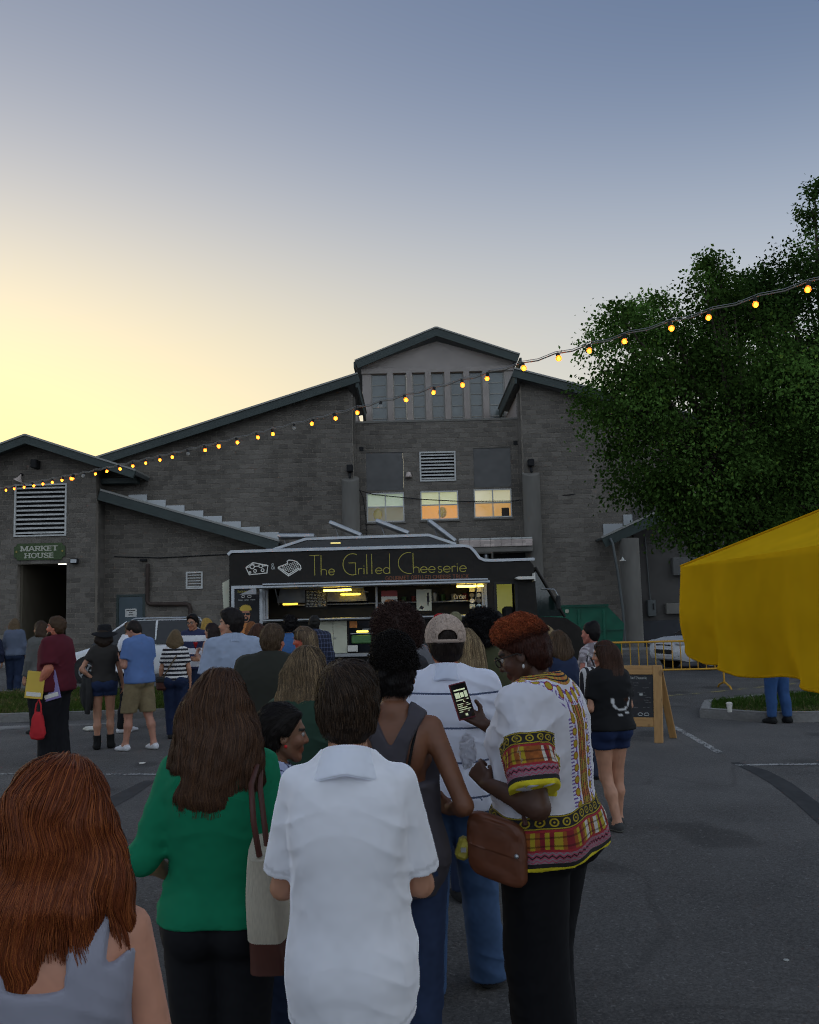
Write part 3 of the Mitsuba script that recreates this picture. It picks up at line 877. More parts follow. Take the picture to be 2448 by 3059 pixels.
part(wing, 'soffit_beam', mikit.ply(box(-12.82, -11.3, 37.9, 38.3, 7.35, 7.6, .02), 'm_green_trim'))
part(wing, 'gable_bracket', mikit.ply(box(-15.36, -15.12, YM - .5, YM - .02, 7.95, 8.3, .03), 'm_dark_void'))
louver(wing, -16.16, -14.02, 5.18, 7.34, YM, 11)
for z in (0,):
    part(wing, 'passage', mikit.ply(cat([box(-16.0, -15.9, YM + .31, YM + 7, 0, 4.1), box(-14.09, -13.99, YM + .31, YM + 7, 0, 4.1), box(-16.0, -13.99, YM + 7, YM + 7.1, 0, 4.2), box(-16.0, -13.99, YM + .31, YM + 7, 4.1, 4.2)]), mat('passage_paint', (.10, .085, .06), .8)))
mat('sign_green', proc(lambda p, n, uv: mi.Color3f(.045, .075, .025) * (.8 + .4 * fbm(p.x * 5, p.y, p.z * 5, 3))), .7)
mat('sign_cream', (.42, .42, .34), .7)
mat('sign_gold', (.35, .26, .06), .6)
r_ = sbox(-16.12, 4.22, -14.05, 4.90)
for cx_ in (-16.12, -14.05):
    for cz_ in (4.22, 4.90):
        r_ = r_.difference(Polygon([(cx_ + .13 * math.cos(a), cz_ + .13 * math.sin(a)) for a in np.linspace(0, 2 * np.pi, 20)]))
sg = single('shop_sign', mikit.ply(extrude(r_, YM - .075, YM - .02), 'm_sign_green'), 'green board sign reading MARKET HOUSE over the doorway', 'sign')
def serif(s, hgt, cx, z, width, y, holder, m):
    """Slab-serif capitals: bold letters with slab bars laid over the feet and heads of the stems."""
    wall_text(s, hgt, cx, y, z, m, 'lettering', holder, True, .012, width)
    t = meshkit.text_mesh(s, hgt, .01, True)
    b = t.bounds
    k = width / (b[1, 0] - b[0, 0])
    slabs = []
    for i, ch in enumerate(s):
        a0 = meshkit.text_mesh(s[:i + 1], hgt, .01, True).bounds[1, 0]
        a1 = meshkit.text_mesh(ch, hgt, .01, True).bounds
        w = (a1[1, 0] - a1[0, 0])
        l, r = (a0 - w - (b[0, 0] + b[1, 0]) / 2) * k + cx, (a0 - (b[0, 0] + b[1, 0]) / 2) * k + cx
        e = .035 * hgt / .2
        feet = {'M': (l, r), 'A': (l, r), 'R': (l, r), 'K': (l, r), 'H': (l, r), 'T': ((l + r) / 2,), 'E': (l,), 'U': (), 'O': (), 'S': ()}[ch]
        heads = {'M': (l, r), 'A': (), 'R': (l,), 'K': (l, r), 'H': (l, r), 'T': (), 'E': (l,), 'U': (l, r), 'O': (), 'S': ()}[ch]
        for xs, zz in [(x, 0) for x in feet] + [(x, hgt - e) for x in heads]:
            q = .055 * hgt / .2
            o = .02 if xs == l else -.02 if xs == r else 0
            slabs.append(box(xs + o - q, xs + o + q, y - .012, y - .0005, z + zz, z + zz + e))
    part(holder, 'serifs', mikit.ply(cat(slabs), m), kind='stuff')


serif('MARKET', .20, -15.09, 4.585, 1.50, YM - .076, sg, 'm_sign_cream')
serif('HOUSE', .20, -15.09, 4.30, 1.16, YM - .076, sg, 'm_sign_cream')
for x in (-16.02, -14.15):
    st = Polygon([(x + (.055 if i % 2 == 0 else .024) * math.sin(i * math.pi / 5), 4.56 + (.055 if i % 2 == 0 else .024) * math.cos(i * math.pi / 5)) for i in range(10)])
    part(sg, 'star', mikit.ply(extrude(st, YM - .09, YM - .077), 'm_sign_gold'))
lt = single('door_light', {**mikit.ply(box(-14.36, -14.04, YM + .02, YM + .10, 4.0, 4.05, .01), 'm_white_trim'), 'emitter': area((2.2, 2.1, 1.8))}, 'short lit white tube at the top right of the tall doorway', 'lamp')
fl = thing('flood_lamp', 'square dark flood lamp on the wall right of the doorway', 'lamp')
part(fl, 'housing', mikit.ply(box(-13.78, -13.48, YM - .26, YM - .05, 4.02, 4.24, .03), 'm_dark_void'))
part(fl, 'lens', mikit.ply(box(-13.75, -13.51, YM - .275, YM - .262, 4.05, 4.20, .005), 'm_flash'))
hn = thing('horn_speaker', 'pale bell-mouthed horn speaker above the left louver', 'speaker')
hm = trimesh.creation.revolve([(.02, .3), (.05, .2), (.10, .08), (.2, 0), (.19, 0), (.03, .2)], sections=18)
part(hn, 'horn', mikit.ply(hm.apply_transform(trimesh.transformations.rotation_matrix(math.radians(25), [0, 1, 0])).apply_translation((-15.95, YM - .25, 7.45)), 'm_brick_pale', smooth=30))
part(hn, 'bracket', mikit.ply(box(-15.9, -15.82, YM - .2, YM - .02, 7.7, 7.78), 'm_dark_void'))


def lobes_for(spec, rng):
    """[(x, z, r, y, ...)] -> lobes with depth spread: each spec circle becomes a few overlapping ellipsoids."""
    out = []
    for x, z, r, y in spec:
        out.append((x, y, z, r, r * 1.05, r * .9))
        for _ in range(2):
            d = rng.normal(size=3)
            d /= np.linalg.norm(d)
            k = rng.uniform(.35, .6)
            out.append((x + d[0] * r * .75, y + d[1] * r * .9, z + d[2] * r * .7, r * k, r * k, r * k * .9))
    return out


rt = np.random.default_rng(11)
tree('broadleaf_tree', 'dark green leafy tree left of its taller neighbour, reaching over the hall roof', 8.6, 22.6,
     lobes_for([(5.35, 8.35, .95, 22), (6.2, 8.8, .75, 22.5), (7.6, 9.35, .75, 22.3), (7.9, 10.2, .45, 22.3), (6.9, 8.2, 1.1, 22.6), (4.9, 6.85, .75, 21.8), (5.6, 6.6, 1.2, 22.2), (6.0, 5.3, 1.25, 22), (7.4, 6.8, 1.4, 23), (8.6, 8.2, 1.3, 23), (7.2, 5.0, 1.35, 21.8), (6.5, 4.2, .9, 21.9), (8.6, 5.6, 1.5, 22.3), (8.1, 3.7, 1.15, 21.8), (9.6, 6.9, 1.5, 22.8), (9.6, 4.4, 1.35, 22), (7.0, 3.5, .6, 21.8)], rt),
     [(0, 0, 0), (.05, .0, 1.4), (-.1, .05, 3.0), (-.3, 0, 4.6), (-.5, 0, 6.4)], 92000, rt)
tree('broadleaf_tree', 'taller dark tree at the right edge, its top above the string lights', 11.2, 24.0,
     lobes_for([(8.9, 9.6, .75, 23.5), (9.4, 10.2, .5, 23.6), (10.2, 10.3, .95, 24), (10.0, 9.0, 1.3, 24), (11.2, 9.6, 1.6, 24.2), (11.3, 11.0, .75, 24), (11.6, 12.3, .62, 24), (11.5, 13.15, .45, 24), (12.6, 11.0, 1.4, 24.3), (10.6, 7.4, 1.6, 23.8), (12.0, 7.2, 1.9, 24.2), (10.0, 5.6, 1.4, 23.5), (11.4, 5.4, 1.6, 23.8), (10.3, 3.9, 1.3, 23.2), (12.0, 3.8, 1.5, 23.6), (8.9, 4.0, 1.0, 23), (13.2, 8.6, 1.9, 24.6)], rt),
     [(0, 0, 0), (-.05, 0, 1.8), (.1, 0, 4.0), (0, 0, 6.2), (-.1, 0, 8.6)], 96000, rt, base=(.045, .092, .023))


# ---------------------------------------------------------------- the food truck
def scratch(rgb, amt=.5, f=6.):
    return proc(lambda p, n, uv: mi.Color3f(*rgb) * (1 - amt / 2 + amt * fbm(p.x * f, p.y * f, p.z * f, 3)))


mat('truck_black', scratch((.012, .010, .008), .6), .42, specular=.22)
mat('alu', scratch((.42, .44, .46), .35, 9.), .35, .75)
mat('alu_dull', scratch((.34, .35, .36), .4, 7.), .5, .6)
mat('rubber', scratch((.018, .018, .018), .5, 20.), .8)
mat('rim', (.32, .33, .34), .3, .85)
mat('letter_yellow', (.38, .32, .045), .5)
mat('letter_white', (.62, .60, .54), .5)
mat('letter_orange', (.20, .055, .018), .5)
mat('chalk', (.34, .35, .33), .9)
mat('board_black', scratch((.022, .022, .024), .8, 5.), .85)
mat('cream_panel', scratch((.52, .52, .40), .2, 6.), .5)
mat('kitchen_dark', scratch((.05, .045, .035), .8, 4.), .5)
mat('glass_dark', (.010, .012, .016), .08, specular=.45)
mat('windscreen', (.008, .016, .014), .05, specular=1.0)
mat('red_print', (.30, .05, .045), .6)
mat('gold_print', (.55, .38, .05), .6)
mat('skin_print', (.45, .20, .12), .6)
mat('orange_card', (.55, .20, .05), .6)
mat('green_item', scratch((.06, .16, .05), .8, 12.), .4)
mat('sky_card', (.42, .55, .60), .6)
YT = 19.5
truck = thing('food_truck', 'long black food truck with thin yellow lettering, its serving hatch lit, facing right', 'truck')
# body: side profile with the S-shaped roof step down to the cab, then sloping windscreen and bonnet
body_prof = Polygon([(-3.85, .48), (-3.85, 3.05), (-3.78, 3.12), (1.18, 3.12), (1.30, 3.06), (1.45, 2.86), (1.58, 2.80), (2.52, 2.80), (2.60, 2.70), (2.62, 2.4), (2.68, .48)])
hatch_hole = sbox(-3.08, 1.70, 1.53, 2.335)
cab_hole = sbox(1.80, 1.0, 2.18, 2.32)
part(truck, 'body', mikit.ply(cat([extrude(body_prof.difference(hatch_hole).difference(cab_hole), YT, YT + .06), extrude(body_prof, YT + 2.24, YT + 2.3),
     box(-3.85, -3.79, YT + .06, YT + 2.24, .48, 3.10), box(-3.79, 1.2, YT + .06, YT + 2.24, 3.06, 3.115), box(1.5, 2.5, YT + .06, YT + 2.24, 2.74, 2.795), box(2.60, 2.66, YT + .06, YT + 2.24, .48, 1.6)]), 'm_truck_black'))
roof_line = [(-3.87, 3.08), (-3.80, 3.145), (-2, 3.15), (1.16, 3.15), (1.27, 3.12), (1.36, 3.02), (1.46, 2.88), (1.56, 2.835), (1.7, 2.825), (2.62, 2.83)]
ln = LineString(roof_line)
part(truck, 'roof_trim', mikit.ply(extrude(ln.buffer(.029, cap_style=2), YT - .05, YT + .04), 'm_alu', smooth=30))
part(truck, 'vent_cap', mikit.ply(trimesh.creation.revolve([(0, .12), (.05, .12), (.06, .09), (.05, .02), (.11, 0), (0, 0)], sections=14).apply_translation((1.62, YT + .25, 2.86)), 'm_alu', smooth=30))
# lettering: thin drawn strokes
SX = lambda s: (s - 1224) * .0071 - .033
ZB = 2.600


def stroke(pts, w):
    return LineString(pts).buffer(w / 2, cap_style=2, join_style=1)


def arc(cx, cz, rx, rz, a0, a1, n=22):
    return [(cx + rx * math.cos(math.radians(a)), cz + rz * math.sin(math.radians(a))) for a in np.linspace(a0, a1, n)]


W_ = .014
CAP, XH = .425, .128
def let_e(x0, x1, z=0):
    r = (x1 - x0) / 2
    return [arc((x0 + x1) / 2, z + XH / 2, r, XH / 2, 0, 325), [(x0, z + XH / 2), (x1, z + XH / 2)]]


def title(x_of, zb, k=1.0):
    """The strokes of THE GRILLED CHEESERIE's tall thin lettering."""
    S = x_of
    T_ = [[[(S(927), CAP), (S(956), CAP)], [(S(941.7), CAP), (S(941.7), 0)]],
          [[(S(961), CAP), (S(961), 0)], arc(S(969), .075, S(969) - S(961), .05, 180, 0) + [(S(977), 0)]],
          let_e(S(983.5), S(1001)),
          [arc(S(1055), .215, S(1055) - S(1026.4), .225, 62, 285), [(S(1064), -.005), (S(1064), .245), (S(1043), .245)], [(S(1060), -.003), (S(1066), -.003)]],
          [[(S(1072.3), XH), (S(1072.3), 0)], arc(S(1079), .075, S(1079) - S(1072.3), .05, 180, 50)],
          [[(S(1088.7), XH), (S(1088.7), 0)], [(S(1088.7), XH + .035), (S(1088.7), XH + .055)]],
          [[(S(1097.4), CAP), (S(1097.4), 0)]], [[(S(1112.3), CAP), (S(1112.3), 0)]],
          let_e(S(1123.5), S(1142.6)),
          [arc(S(1156), XH / 2, S(1156) - S(1146.5), XH / 2, 0, 360), [(S(1165.5), CAP), (S(1165.5), 0)]],
          [arc(S(1226), .215, S(1226) - S(1191.3), .225, 83, 277)],
          [[(S(1235.8), CAP), (S(1235.8), 0)], arc(S(1244.3), .075, S(1244.3) - S(1235.8), .05, 180, 0) + [(S(1252.9), 0)]],
          let_e(S(1257.5), S(1277)), let_e(S(1281.7), S(1301)),
          [arc(S(1315), XH * .75, .036, XH * .25, 25, 270, 12) + arc(S(1315), XH * .25, .042, XH * .25, 90, -155, 12)],
          let_e(S(1326), S(1346)),
          [[(S(1351.5), XH), (S(1351.5), 0)], arc(S(1358), .075, S(1358) - S(1351.5), .05, 180, 50)],
          [[(S(1367), XH), (S(1367), 0)], [(S(1367), XH + .035), (S(1367), XH + .055)]],
          let_e(S(1374), S(1394))]
    return T_


for letter in title(SX, ZB):
    g = unary_union([stroke([(x, z + ZB) for x, z in s], W_) for s in letter])
    part(truck, 'letter', mikit.ply(extrude(g, YT - .012, YT - .001), 'm_letter_yellow'))
wall_text('GOURMET GRILLED CHEESE TRUCK', .088, .34, YT - .003, 2.458, 'm_letter_orange', 'subtitle', truck, False, .006, 1.76)
z2 = lambda x, y: (SX(660 + x / 4.3125), 2.600 + (1723.5 - (1540 + y / 4.3125)) * .0071)
zz = lambda pts: [z2(*p) for p in pts]
circ = lambda x, y, r, ry=None: [z2(x + r * math.cos(a), y + (ry or r) * math.sin(a)) for a in np.linspace(0, 2 * np.pi, 18)]
cheese = [[(330, 668), (420, 607), (612, 648), (600, 745), (372, 762), (330, 668)], [(330, 668), (385, 662)], [(438, 658), (497, 655)], [(545, 655), (612, 648)], [(420, 607), (412, 628), (440, 630)], [(480, 622), (500, 628)]]
g = unary_union([stroke(zz(s), .02) for s in cheese] + [stroke(circ(*c), .018) for c in ((411, 661, 28, 25), (521, 655, 24, 20), (447, 715, 18), (545, 708, 19), (383, 733, 11))])
part(truck, 'cheese_drawing', mikit.ply(extrude(g, YT - .010, YT - .001), 'm_letter_white'))
bread = [[(748, 672), (868, 630), (862, 600), (885, 586), (930, 590), (985, 610), (1032, 660), (1038, 700), (1022, 718), (1008, 705), (1020, 690)], [(748, 672), (880, 768), (1012, 690)], [(748, 672), (748, 692), (878, 791), (1010, 712)], [(880, 768), (878, 791)]]
rb_ = np.random.default_rng(5)
dots = []
for i in range(9):
    for k in range(5):
        x, y = 800 + i * 22 + k * 9, 672 - i * 8 + k * 19
        if 770 < x < 1010 and 600 < y < 745 and y < 672 + (x - 748) * .70 - 10 and y < 765 - (x - 880) * .55 - 12:
            dots.append(stroke(zz([(x - 6, y - 2 + rb_.normal() * 3), (x + 6, y + 2)]), .02))
part(truck, 'bread_drawing', mikit.ply(extrude(unary_union([stroke(zz(s), .02) for s in bread] + dots), YT - .010, YT - .001), 'm_letter_white'))
wall_text('&', .125, z2(680, 660)[0], YT - .003, z2(680, 700)[1], 'm_chalk', 'ampersand', truck, False, .006, .085)
# serving hatch: awning, counter, kitchen
aw = part(truck, 'awning', mikit.ply(moved(box(-3.16, 1.60, -.78, 0, -.028, .028, .012), 0, YT - .0, 2.36), 'm_alu'), 'silver raised hatch cover over the serving window')
part(aw, 'rail', mikit.ply(box(-3.02, 1.56, YT - .80, YT - .76, 2.39, 2.43, .01), 'm_alu'))
part(aw, 'end_cap', mikit.ply(extrude(Polygon([(-3.5, 2.22), (-3.16, 2.22), (-3.16, 2.335), (-3.25, 2.325)]), YT - .72, YT - .30), 'm_alu_dull'))
part(aw, 'bolt', mikit.ply(trimesh.creation.icosphere(1, .02).apply_translation((-1.9, YT - .81, 2.36)), 'm_letter_white'))
part(truck, 'hatch_frame', mikit.ply(extrude(sbox(-3.14, 1.64, 1.59, 2.37).difference(hatch_hole), YT - .035, YT - .002), 'm_alu_dull'))
part(truck, 'counter', mikit.ply(box(-3.1, 1.6, YT - .34, YT + .25, 1.66, 1.70, .01), 'm_alu'))
for x in (-.74, -3.05, 1.5):
    part(truck, 'hatch_post', mikit.ply(box(x - .025, x + .025, YT - .03, YT + .04, 1.705, 2.33, .006), 'm_alu_dull'))
for x in (-2.8, 1.35):
    part(truck, 'hatch_strut', mikit.ply(frame_tube([(x, YT - .02, 2.0), (x, YT - .55, 2.33)], .012, 6), 'm_alu', smooth=True))
part(truck, 'kitchen_wall', mikit.ply(cat([box(-3.7, 1.75, YT + 1.9, YT + 1.95, .6, 3.0), box(-3.72, -3.68, YT + .07, YT + 1.9, .6, 3.0), box(1.72, 1.76, YT + .07, YT + 1.9, .6, 3.0), box(-3.7, 1.75, YT + .07, YT + 1.9, 2.98, 3.02), box(-3.7, 1.75, YT + .07, YT + 1.9, .6, .64)]), 'm_kitchen_dark'))
part(truck, 'range_hood', mikit.ply(extrude(Polygon([(-3.0, 2.05), (-1.0, 2.05), (-1.1, 2.5), (-2.9, 2.5)]), YT + 1.1, YT + 1.85), 'm_alu_dull'))
part(truck, 'kitchen_shelf', mikit.ply(box(-2.9, 1.5, YT + 1.4, YT + 1.85, 1.98, 2.01), 'm_alu_dull'))
rk = np.random.default_rng(8)
ORD = ['first', 'second', 'third', 'fourth', 'fifth', 'sixth', 'seventh', 'eighth', 'ninth', 'tenth']
for i in range(9):
    x = -.62 + i * .23 + rk.uniform(-.06, .06)
    hgt = rk.uniform(.10, .24)
    m = trimesh.creation.cylinder(rk.uniform(.04, .075), hgt, sections=12).apply_translation((x, YT + 1.6, 2.012 + hgt / 2))
    single('kitchen_jar', mikit.ply(m, ['m_cream_panel', 'm_red_print', 'm_alu', 'm_kitchen_dark', 'm_green_item'][rk.integers(5)], smooth=30), f'{ORD[i]} jar from the middle post on the shelf inside the food truck', 'jar', 'jars on the truck kitchen shelf')
def tube_lamp(x0, x1, y, z, rad, label):
    k = thing('tube_lamp', label, 'lamp')
    m = trimesh.creation.capsule(x1 - x0, .024, count=[8, 10])
    m.apply_transform(trimesh.transformations.rotation_matrix(math.pi / 2, [0, 1, 0]))
    m.apply_translation((x0 if m.bounds[0][0] > x0 else x0 - m.bounds[0][0], y, z))
    part(k, 'tube', {**mikit.ply(m, 'm_letter_white', smooth=True), 'emitter': area(rad)})
    part(k, 'fitting', mikit.ply(box(x0, x1, y - .04, y + .04, z + .03, z + .06, .008), 'm_alu'))


tube_lamp(-1.54, -1.0, YT - .30, 2.27, (7.5, 5.0, .7), 'left lit yellow tube lamp under the awning of the truck')
tube_lamp(.94, 1.46, YT - .30, 2.285, (7.5, 5.0, .7), 'right lit yellow tube lamp under the awning of the truck')
tube_lamp(-1.35, -.95, YT + .9, 2.20, (2.8, 1.8, .2), 'dimmer tube lamp inside the truck behind the left tube')
tube_lamp(-2.72, -2.42, YT + 1.2, 2.02, (1.6, 1.0, .1), 'short yellow tube lamp far inside the truck at the left')
# menu board, signs and papers on the glass
mb = part(truck, 'menu_board', mikit.ply(box(-2.25, -1.78, YT - .012, YT + .012, 1.92, 2.30, .004), 'm_board_black'), 'chalk menu of close white lines in the serving window')
rl = np.random.default_rng(6)
for i in range(11):
    z = 2.265 - i * .031
    x = -2.22
    while x < -1.83:
        w = rl.uniform(.03, .09)
        part(mb, 'chalk_line', mikit.ply(box(x, min(x + w, -1.81), YT - .0155, YT - .0125, z - .006, z + .006), 'm_chalk'))
        x += w + .025
wall_text('Pick-up', .075, -1.36, YT - .005, 2.10, 'm_letter_yellow', 'pickup_lettering', truck, False, .006, .30)
wall_text('Order', .095, 1.02, YT - .005, 2.03, 'm_letter_white', 'order_lettering', truck, False, .006, .26)
def card(x0, x1, z0, z1, m, nm, lab=None, y=YT - .006):
    return part(truck, nm, mikit.ply(box(x0, x1, y - .004, y + .004, z0, z1), m), lab)


pst = card(-.64, -.30, 1.90, 2.24, 'm_letter_white', 'poster', 'white and red poster beside the middle post of the hatch')
part(pst, 'poster_band', mikit.ply(box(-.64, -.30, YT - .014, YT - .0105, 2.12, 2.24), 'm_red_print'))
part(pst, 'poster_picture', mikit.ply(extrude(Polygon(arc(-.47, 2.01, .10, .05, 0, 360)), YT - .014, YT - .0105), 'm_orange_card'))
pst = card(.10, .42, 1.80, 2.25, 'm_cream_panel', 'poster', 'cream poster with a small dark figure in the hatch')
part(pst, 'poster_picture', mikit.ply(extrude(unary_union([Polygon(arc(.345, 2.15, .022, .028, 0, 360)), Polygon([(.32, 2.12), (.37, 2.12), (.375, 1.98), (.36, 1.98), (.352, 1.90), (.335, 1.90), (.325, 1.98)])]), YT - .014, YT - .0105), 'm_ink'))
part(pst, 'poster_picture', mikit.ply(extrude(Polygon([(.15, 1.85), (.23, 1.83), (.26, 1.88), (.19, 1.91)]), YT - .014, YT - .0105), 'm_ink'))
for i in range(4):
    for k in range(2):
        x, z = 1.22 + k * .14, 2.17 - i * .115
        m = ['m_cream_panel', 'm_letter_white', 'm_infill', 'm_chalk', 'm_letter_white', 'm_infill', 'm_cream_panel', 'm_sky_card'][i * 2 + k]
        sh_ = sbox(x, z, x + .115, z + .095) if (i in (0, 3) and (i, k) != (3, 1)) else Polygon(arc(x + .055, z + .045, .052, .048, 0, 360))
        part(truck, 'sticker', mikit.ply(extrude(sh_, YT - .012, YT - .004), m))
part(truck, 'shelf_bar', mikit.ply(box(.80, 1.18, YT + .05, YT + .09, 1.985, 2.0), 'm_letter_white'))
# doors, niche and cards under the counter
for x in (-1.96, -1.665):
    d = part(truck, 'cupboard_door', mikit.ply(box(x, x + .29, YT - .03, YT - .002, .96, 1.63, .008), 'm_cream_panel'), 'pale cupboard door under the counter')
    part(d, 'knob', mikit.ply(trimesh.creation.icosphere(1, .018).apply_translation((x + (.25 if x < -1.8 else .04), YT - .05, 1.28)), 'm_alu_dull'))
part(truck, 'lower_ledge', mikit.ply(box(-2.0, -.8, YT - .12, YT - .003, .88, .955, .01), 'm_alu_dull'))
part(truck, 'niche', mikit.ply(box(-1.33, -.74, YT - .014, YT - .004, .98, 1.62), 'm_glass_dark'))
part(truck, 'price_card', mikit.ply(box(-1.32, -1.16, YT - .03, YT - .016, 1.48, 1.62), 'm_orange_card'))
part(truck, 'price_card', mikit.ply(box(-1.36, -1.15, YT - .1, YT - .08, .99, 1.12), 'm_letter_white'))
part(truck, 'green_crate', mikit.ply(box(-1.28, -.86, YT - .06, YT - .016, 1.15, 1.33, .02), 'm_green_item'))
part(truck, 'niche_shelf', mikit.ply(box(-1.3, -.76, YT - .05, YT - .016, 1.35, 1.37), 'm_alu'))
tube_lamp(-1.05, -.84, YT - .05, 1.40, (1.8, 1.3, .12), 'small yellow strip lamp in the niche under the counter')
# framed board at the rear end with a plain print of a head in sunglasses
fb = part(truck, 'framed_board', mikit.ply(box(-3.74, -3.20, YT - .03, YT - .004, .95, 2.36), 'm_board_black'), 'framed black board with a print of a yellow-haired head in sunglasses')
part(fb, 'frame', mikit.ply(extrude(sbox(-3.80, .90, -3.14, 2.42).difference(sbox(-3.735, .955, -3.205, 2.355)), YT - .05, YT - .003), 'm_alu'))
wall_text('The Grilled Cheeserie', .05, -3.47, YT - .031, 2.27, 'm_letter_yellow', 'board_lettering', fb, False, .004, .40)
for i, (x, w) in enumerate(((-3.55, .07), (-3.42, .08))):
    part(fb, 'chalk_drawing', mikit.ply(extrude(LineString(arc(x, 2.19, w / 2, .02, 0, 360)).buffer(.005), YT - .036, YT - .031), 'm_letter_white'))
for i in range(3):
    part(fb, 'chalk_line', mikit.ply(box(-3.66 + i * .13, -3.56 + i * .13, YT - .036, YT - .031, 2.11, 2.125), 'm_chalk'))
hx, hz = -3.50, 1.80
hair_p = [(hx + (.115 + .022 * (i % 2)) * math.cos(a), hz + .12 + (.085 + .025 * (i % 2)) * math.sin(a)) for i, a in enumerate(np.linspace(-.3, math.pi + .3, 22))]
part(fb, 'printed_face', mikit.ply(extrude(Polygon(arc(hx, hz, .095, .15, 0, 360)), YT - .040, YT - .031), 'm_skin_print'))
part(fb, 'printed_hair', mikit.ply(extrude(Polygon(hair_p), YT - .044, YT - .041), 'm_gold_print'))
part(fb, 'printed_glasses', mikit.ply(extrude(unary_union([sbox(hx - .09, hz + .0, hx - .01, hz + .05), sbox(hx + .01, hz + .0, hx + .09, hz + .05), sbox(hx - .09, hz + .035, hx + .09, hz + .05)]), YT - .044, YT - .041), 'm_ink'))
part(fb, 'printed_beard', mikit.ply(extrude(Polygon(arc(hx, hz - .075, .06, .05, 0, 360)).difference(Polygon(arc(hx, hz - .06, .034, .02, 0, 360))), YT - .044, YT - .041), 'm_rubber'))
part(fb, 'printed_shirt', mikit.ply(extrude(Polygon([(hx - .2, hz - .42), (hx + .2, hz - .42), (hx + .14, hz - .16), (hx - .14, hz - .16)]), YT - .038, YT - .031), 'm_orange_card'))
part(truck, 'rear_flap', mikit.ply(extrude(Polygon([(-3.86, .9), (-3.86, 2.58), (-4.03, 2.49), (-3.95, .9)]), YT + .15, YT + .2), 'm_cream_panel'))
# raised skylight and its open lids on the roof
sky_rail = [(-2.95, 3.19), (-2.25, 3.40), (-1.2, 3.41), (.40, 3.42), (.98, 3.21)]
part(truck, 'skylight_rail', mikit.ply(extrude(LineString(sky_rail).buffer(.028, cap_style=2), YT + .25, YT + .32), 'm_alu', smooth=30))
part(truck, 'skylight_base', mikit.ply(box(-3.1, 1.1, YT + .12, YT + .2, 3.155, 3.20, .01), 'm_alu'))
part(truck, 'skylight', mikit.ply(extrude(Polygon([(-2.92, 3.16), (-2.25, 3.38), (.40, 3.40), (.95, 3.16)]), YT + .33, YT + .36), 'm_glass_dark'))
part(truck, 'skylight_lamp', {**mikit.ply(box(-1.72, -1.50, YT + .30, YT + .325, 3.28, 3.32, .01), 'm_letter_white'), 'emitter': area((.55, .42, .04))})
for i, (xa, za, xb, zb) in enumerate(((-2.88, 3.50, -2.08, 3.48), (-1.75, 3.77, -1.05, 3.46), (-.74, 3.78, -.02, 3.48), (.40, 3.76, .99, 3.28))):
    L = math.hypot(xb - xa, zb - za)
    m = box(-L / 2, L / 2, 0, .62, -.045, .045, .02)
    m.apply_transform(trimesh.transformations.rotation_matrix(-math.atan2(zb - za, xb - xa), [0, 1, 0]))
    lid = part(truck, 'roof_lid', mikit.ply(m.apply_translation(((xa + xb) / 2, YT + .35, (za + zb) / 2)), 'm_alu'))
    part(lid, 'prop', mikit.ply(frame_tube([(xa + .12, YT + .6, za - .06 - (.02 if i == 0 else .06)), (xa + .28 if i else xa + .2, YT + .6, 3.14)], .014, 6), 'm_alu_dull', smooth=True))
# cab: lit door window, sun visor, windscreen, bonnet, lamps, wheels
part(truck, 'cab_panel', {**mikit.ply(box(1.78, 2.2, YT + .7, YT + .74, .9, 2.5), 'm_cream_panel'), 'emitter': area((.12, .115, .012))}, 'glowing yellow-green card standing in for the lit cab inside, seen through its door')  # card emits by itself, standing in for light inside the cab
part(truck, 'cab_seat', mikit.ply(box(1.95, 2.2, YT + .3, YT + .6, 1.0, 1.85, .06), 'm_rubber'))
part(truck, 'door_frame', mikit.ply(extrude(sbox(1.74, .7, 2.24, 2.37).difference(cab_hole), YT - .02, YT - .002), 'm_rubber'))
part(truck, 'door_visor', mikit.ply(extrude(Polygon([(2.18, 2.43), (2.23, 2.46), (2.56, 2.46), (2.56, 2.53), (2.58, 2.53), (2.58, 2.36), (2.56, 2.36), (2.56, 2.40), (2.23, 2.40)]), YT - .35, YT - .02), 'm_letter_white'))
ws = np.array([[2.64, YT + .03, 2.62], [2.64, YT + 2.27, 2.62], [3.22, YT + 2.2, 1.62], [3.22, YT + .1, 1.62], [2.60, YT + .03, 1.62], [2.60, YT + 2.27, 1.62]])
part(truck, 'windscreen', mikit.ply((ws, np.array([[0, 1, 2], [0, 2, 3], [0, 3, 4], [1, 5, 2]])), 'm_windscreen'))
part(truck, 'screen_pillar', mikit.ply(frame_tube([(2.63, YT + .02, 2.66), (3.23, YT + .09, 1.60)], .03, 8), 'm_truck_black', smooth=True))
hood = np.array([[x, y, z] for x, z, i in ((2.6, 1.62, 0), (3.25, 1.58, .06), (3.55, 1.38, .14), (3.72, 1.1, .18), (3.74, .55, .18), (2.6, .5, 0)) for y in (YT + .04 + i, YT + 2.26 - i)])
part(truck, 'bonnet', mikit.ply(trimesh.convex.convex_hull(hood), 'm_truck_black', smooth=25))
part(truck, 'headlight', mikit.ply(trimesh.creation.icosphere(2, .11).apply_scale((.5, 1, 1)).apply_translation((3.70, YT + .42, 1.02)), 'm_flash', smooth=True))
part(truck, 'bumper', mikit.ply(box(3.68, 3.86, YT + .1, YT + 2.2, .48, .68, .04), 'm_rubber'))
part(truck, 'mirror', mikit.ply(box(3.02, 3.10, YT - .28, YT - .1, 1.75, 2.05, .03), 'm_rubber'))
part(truck, 'mirror_arm', mikit.ply(frame_tube([(2.75, YT + .03, 2.2), (3.0, YT - .16, 2.18), (3.06, YT - .18, 2.05)], .012, 6), 'm_alu', smooth=True))


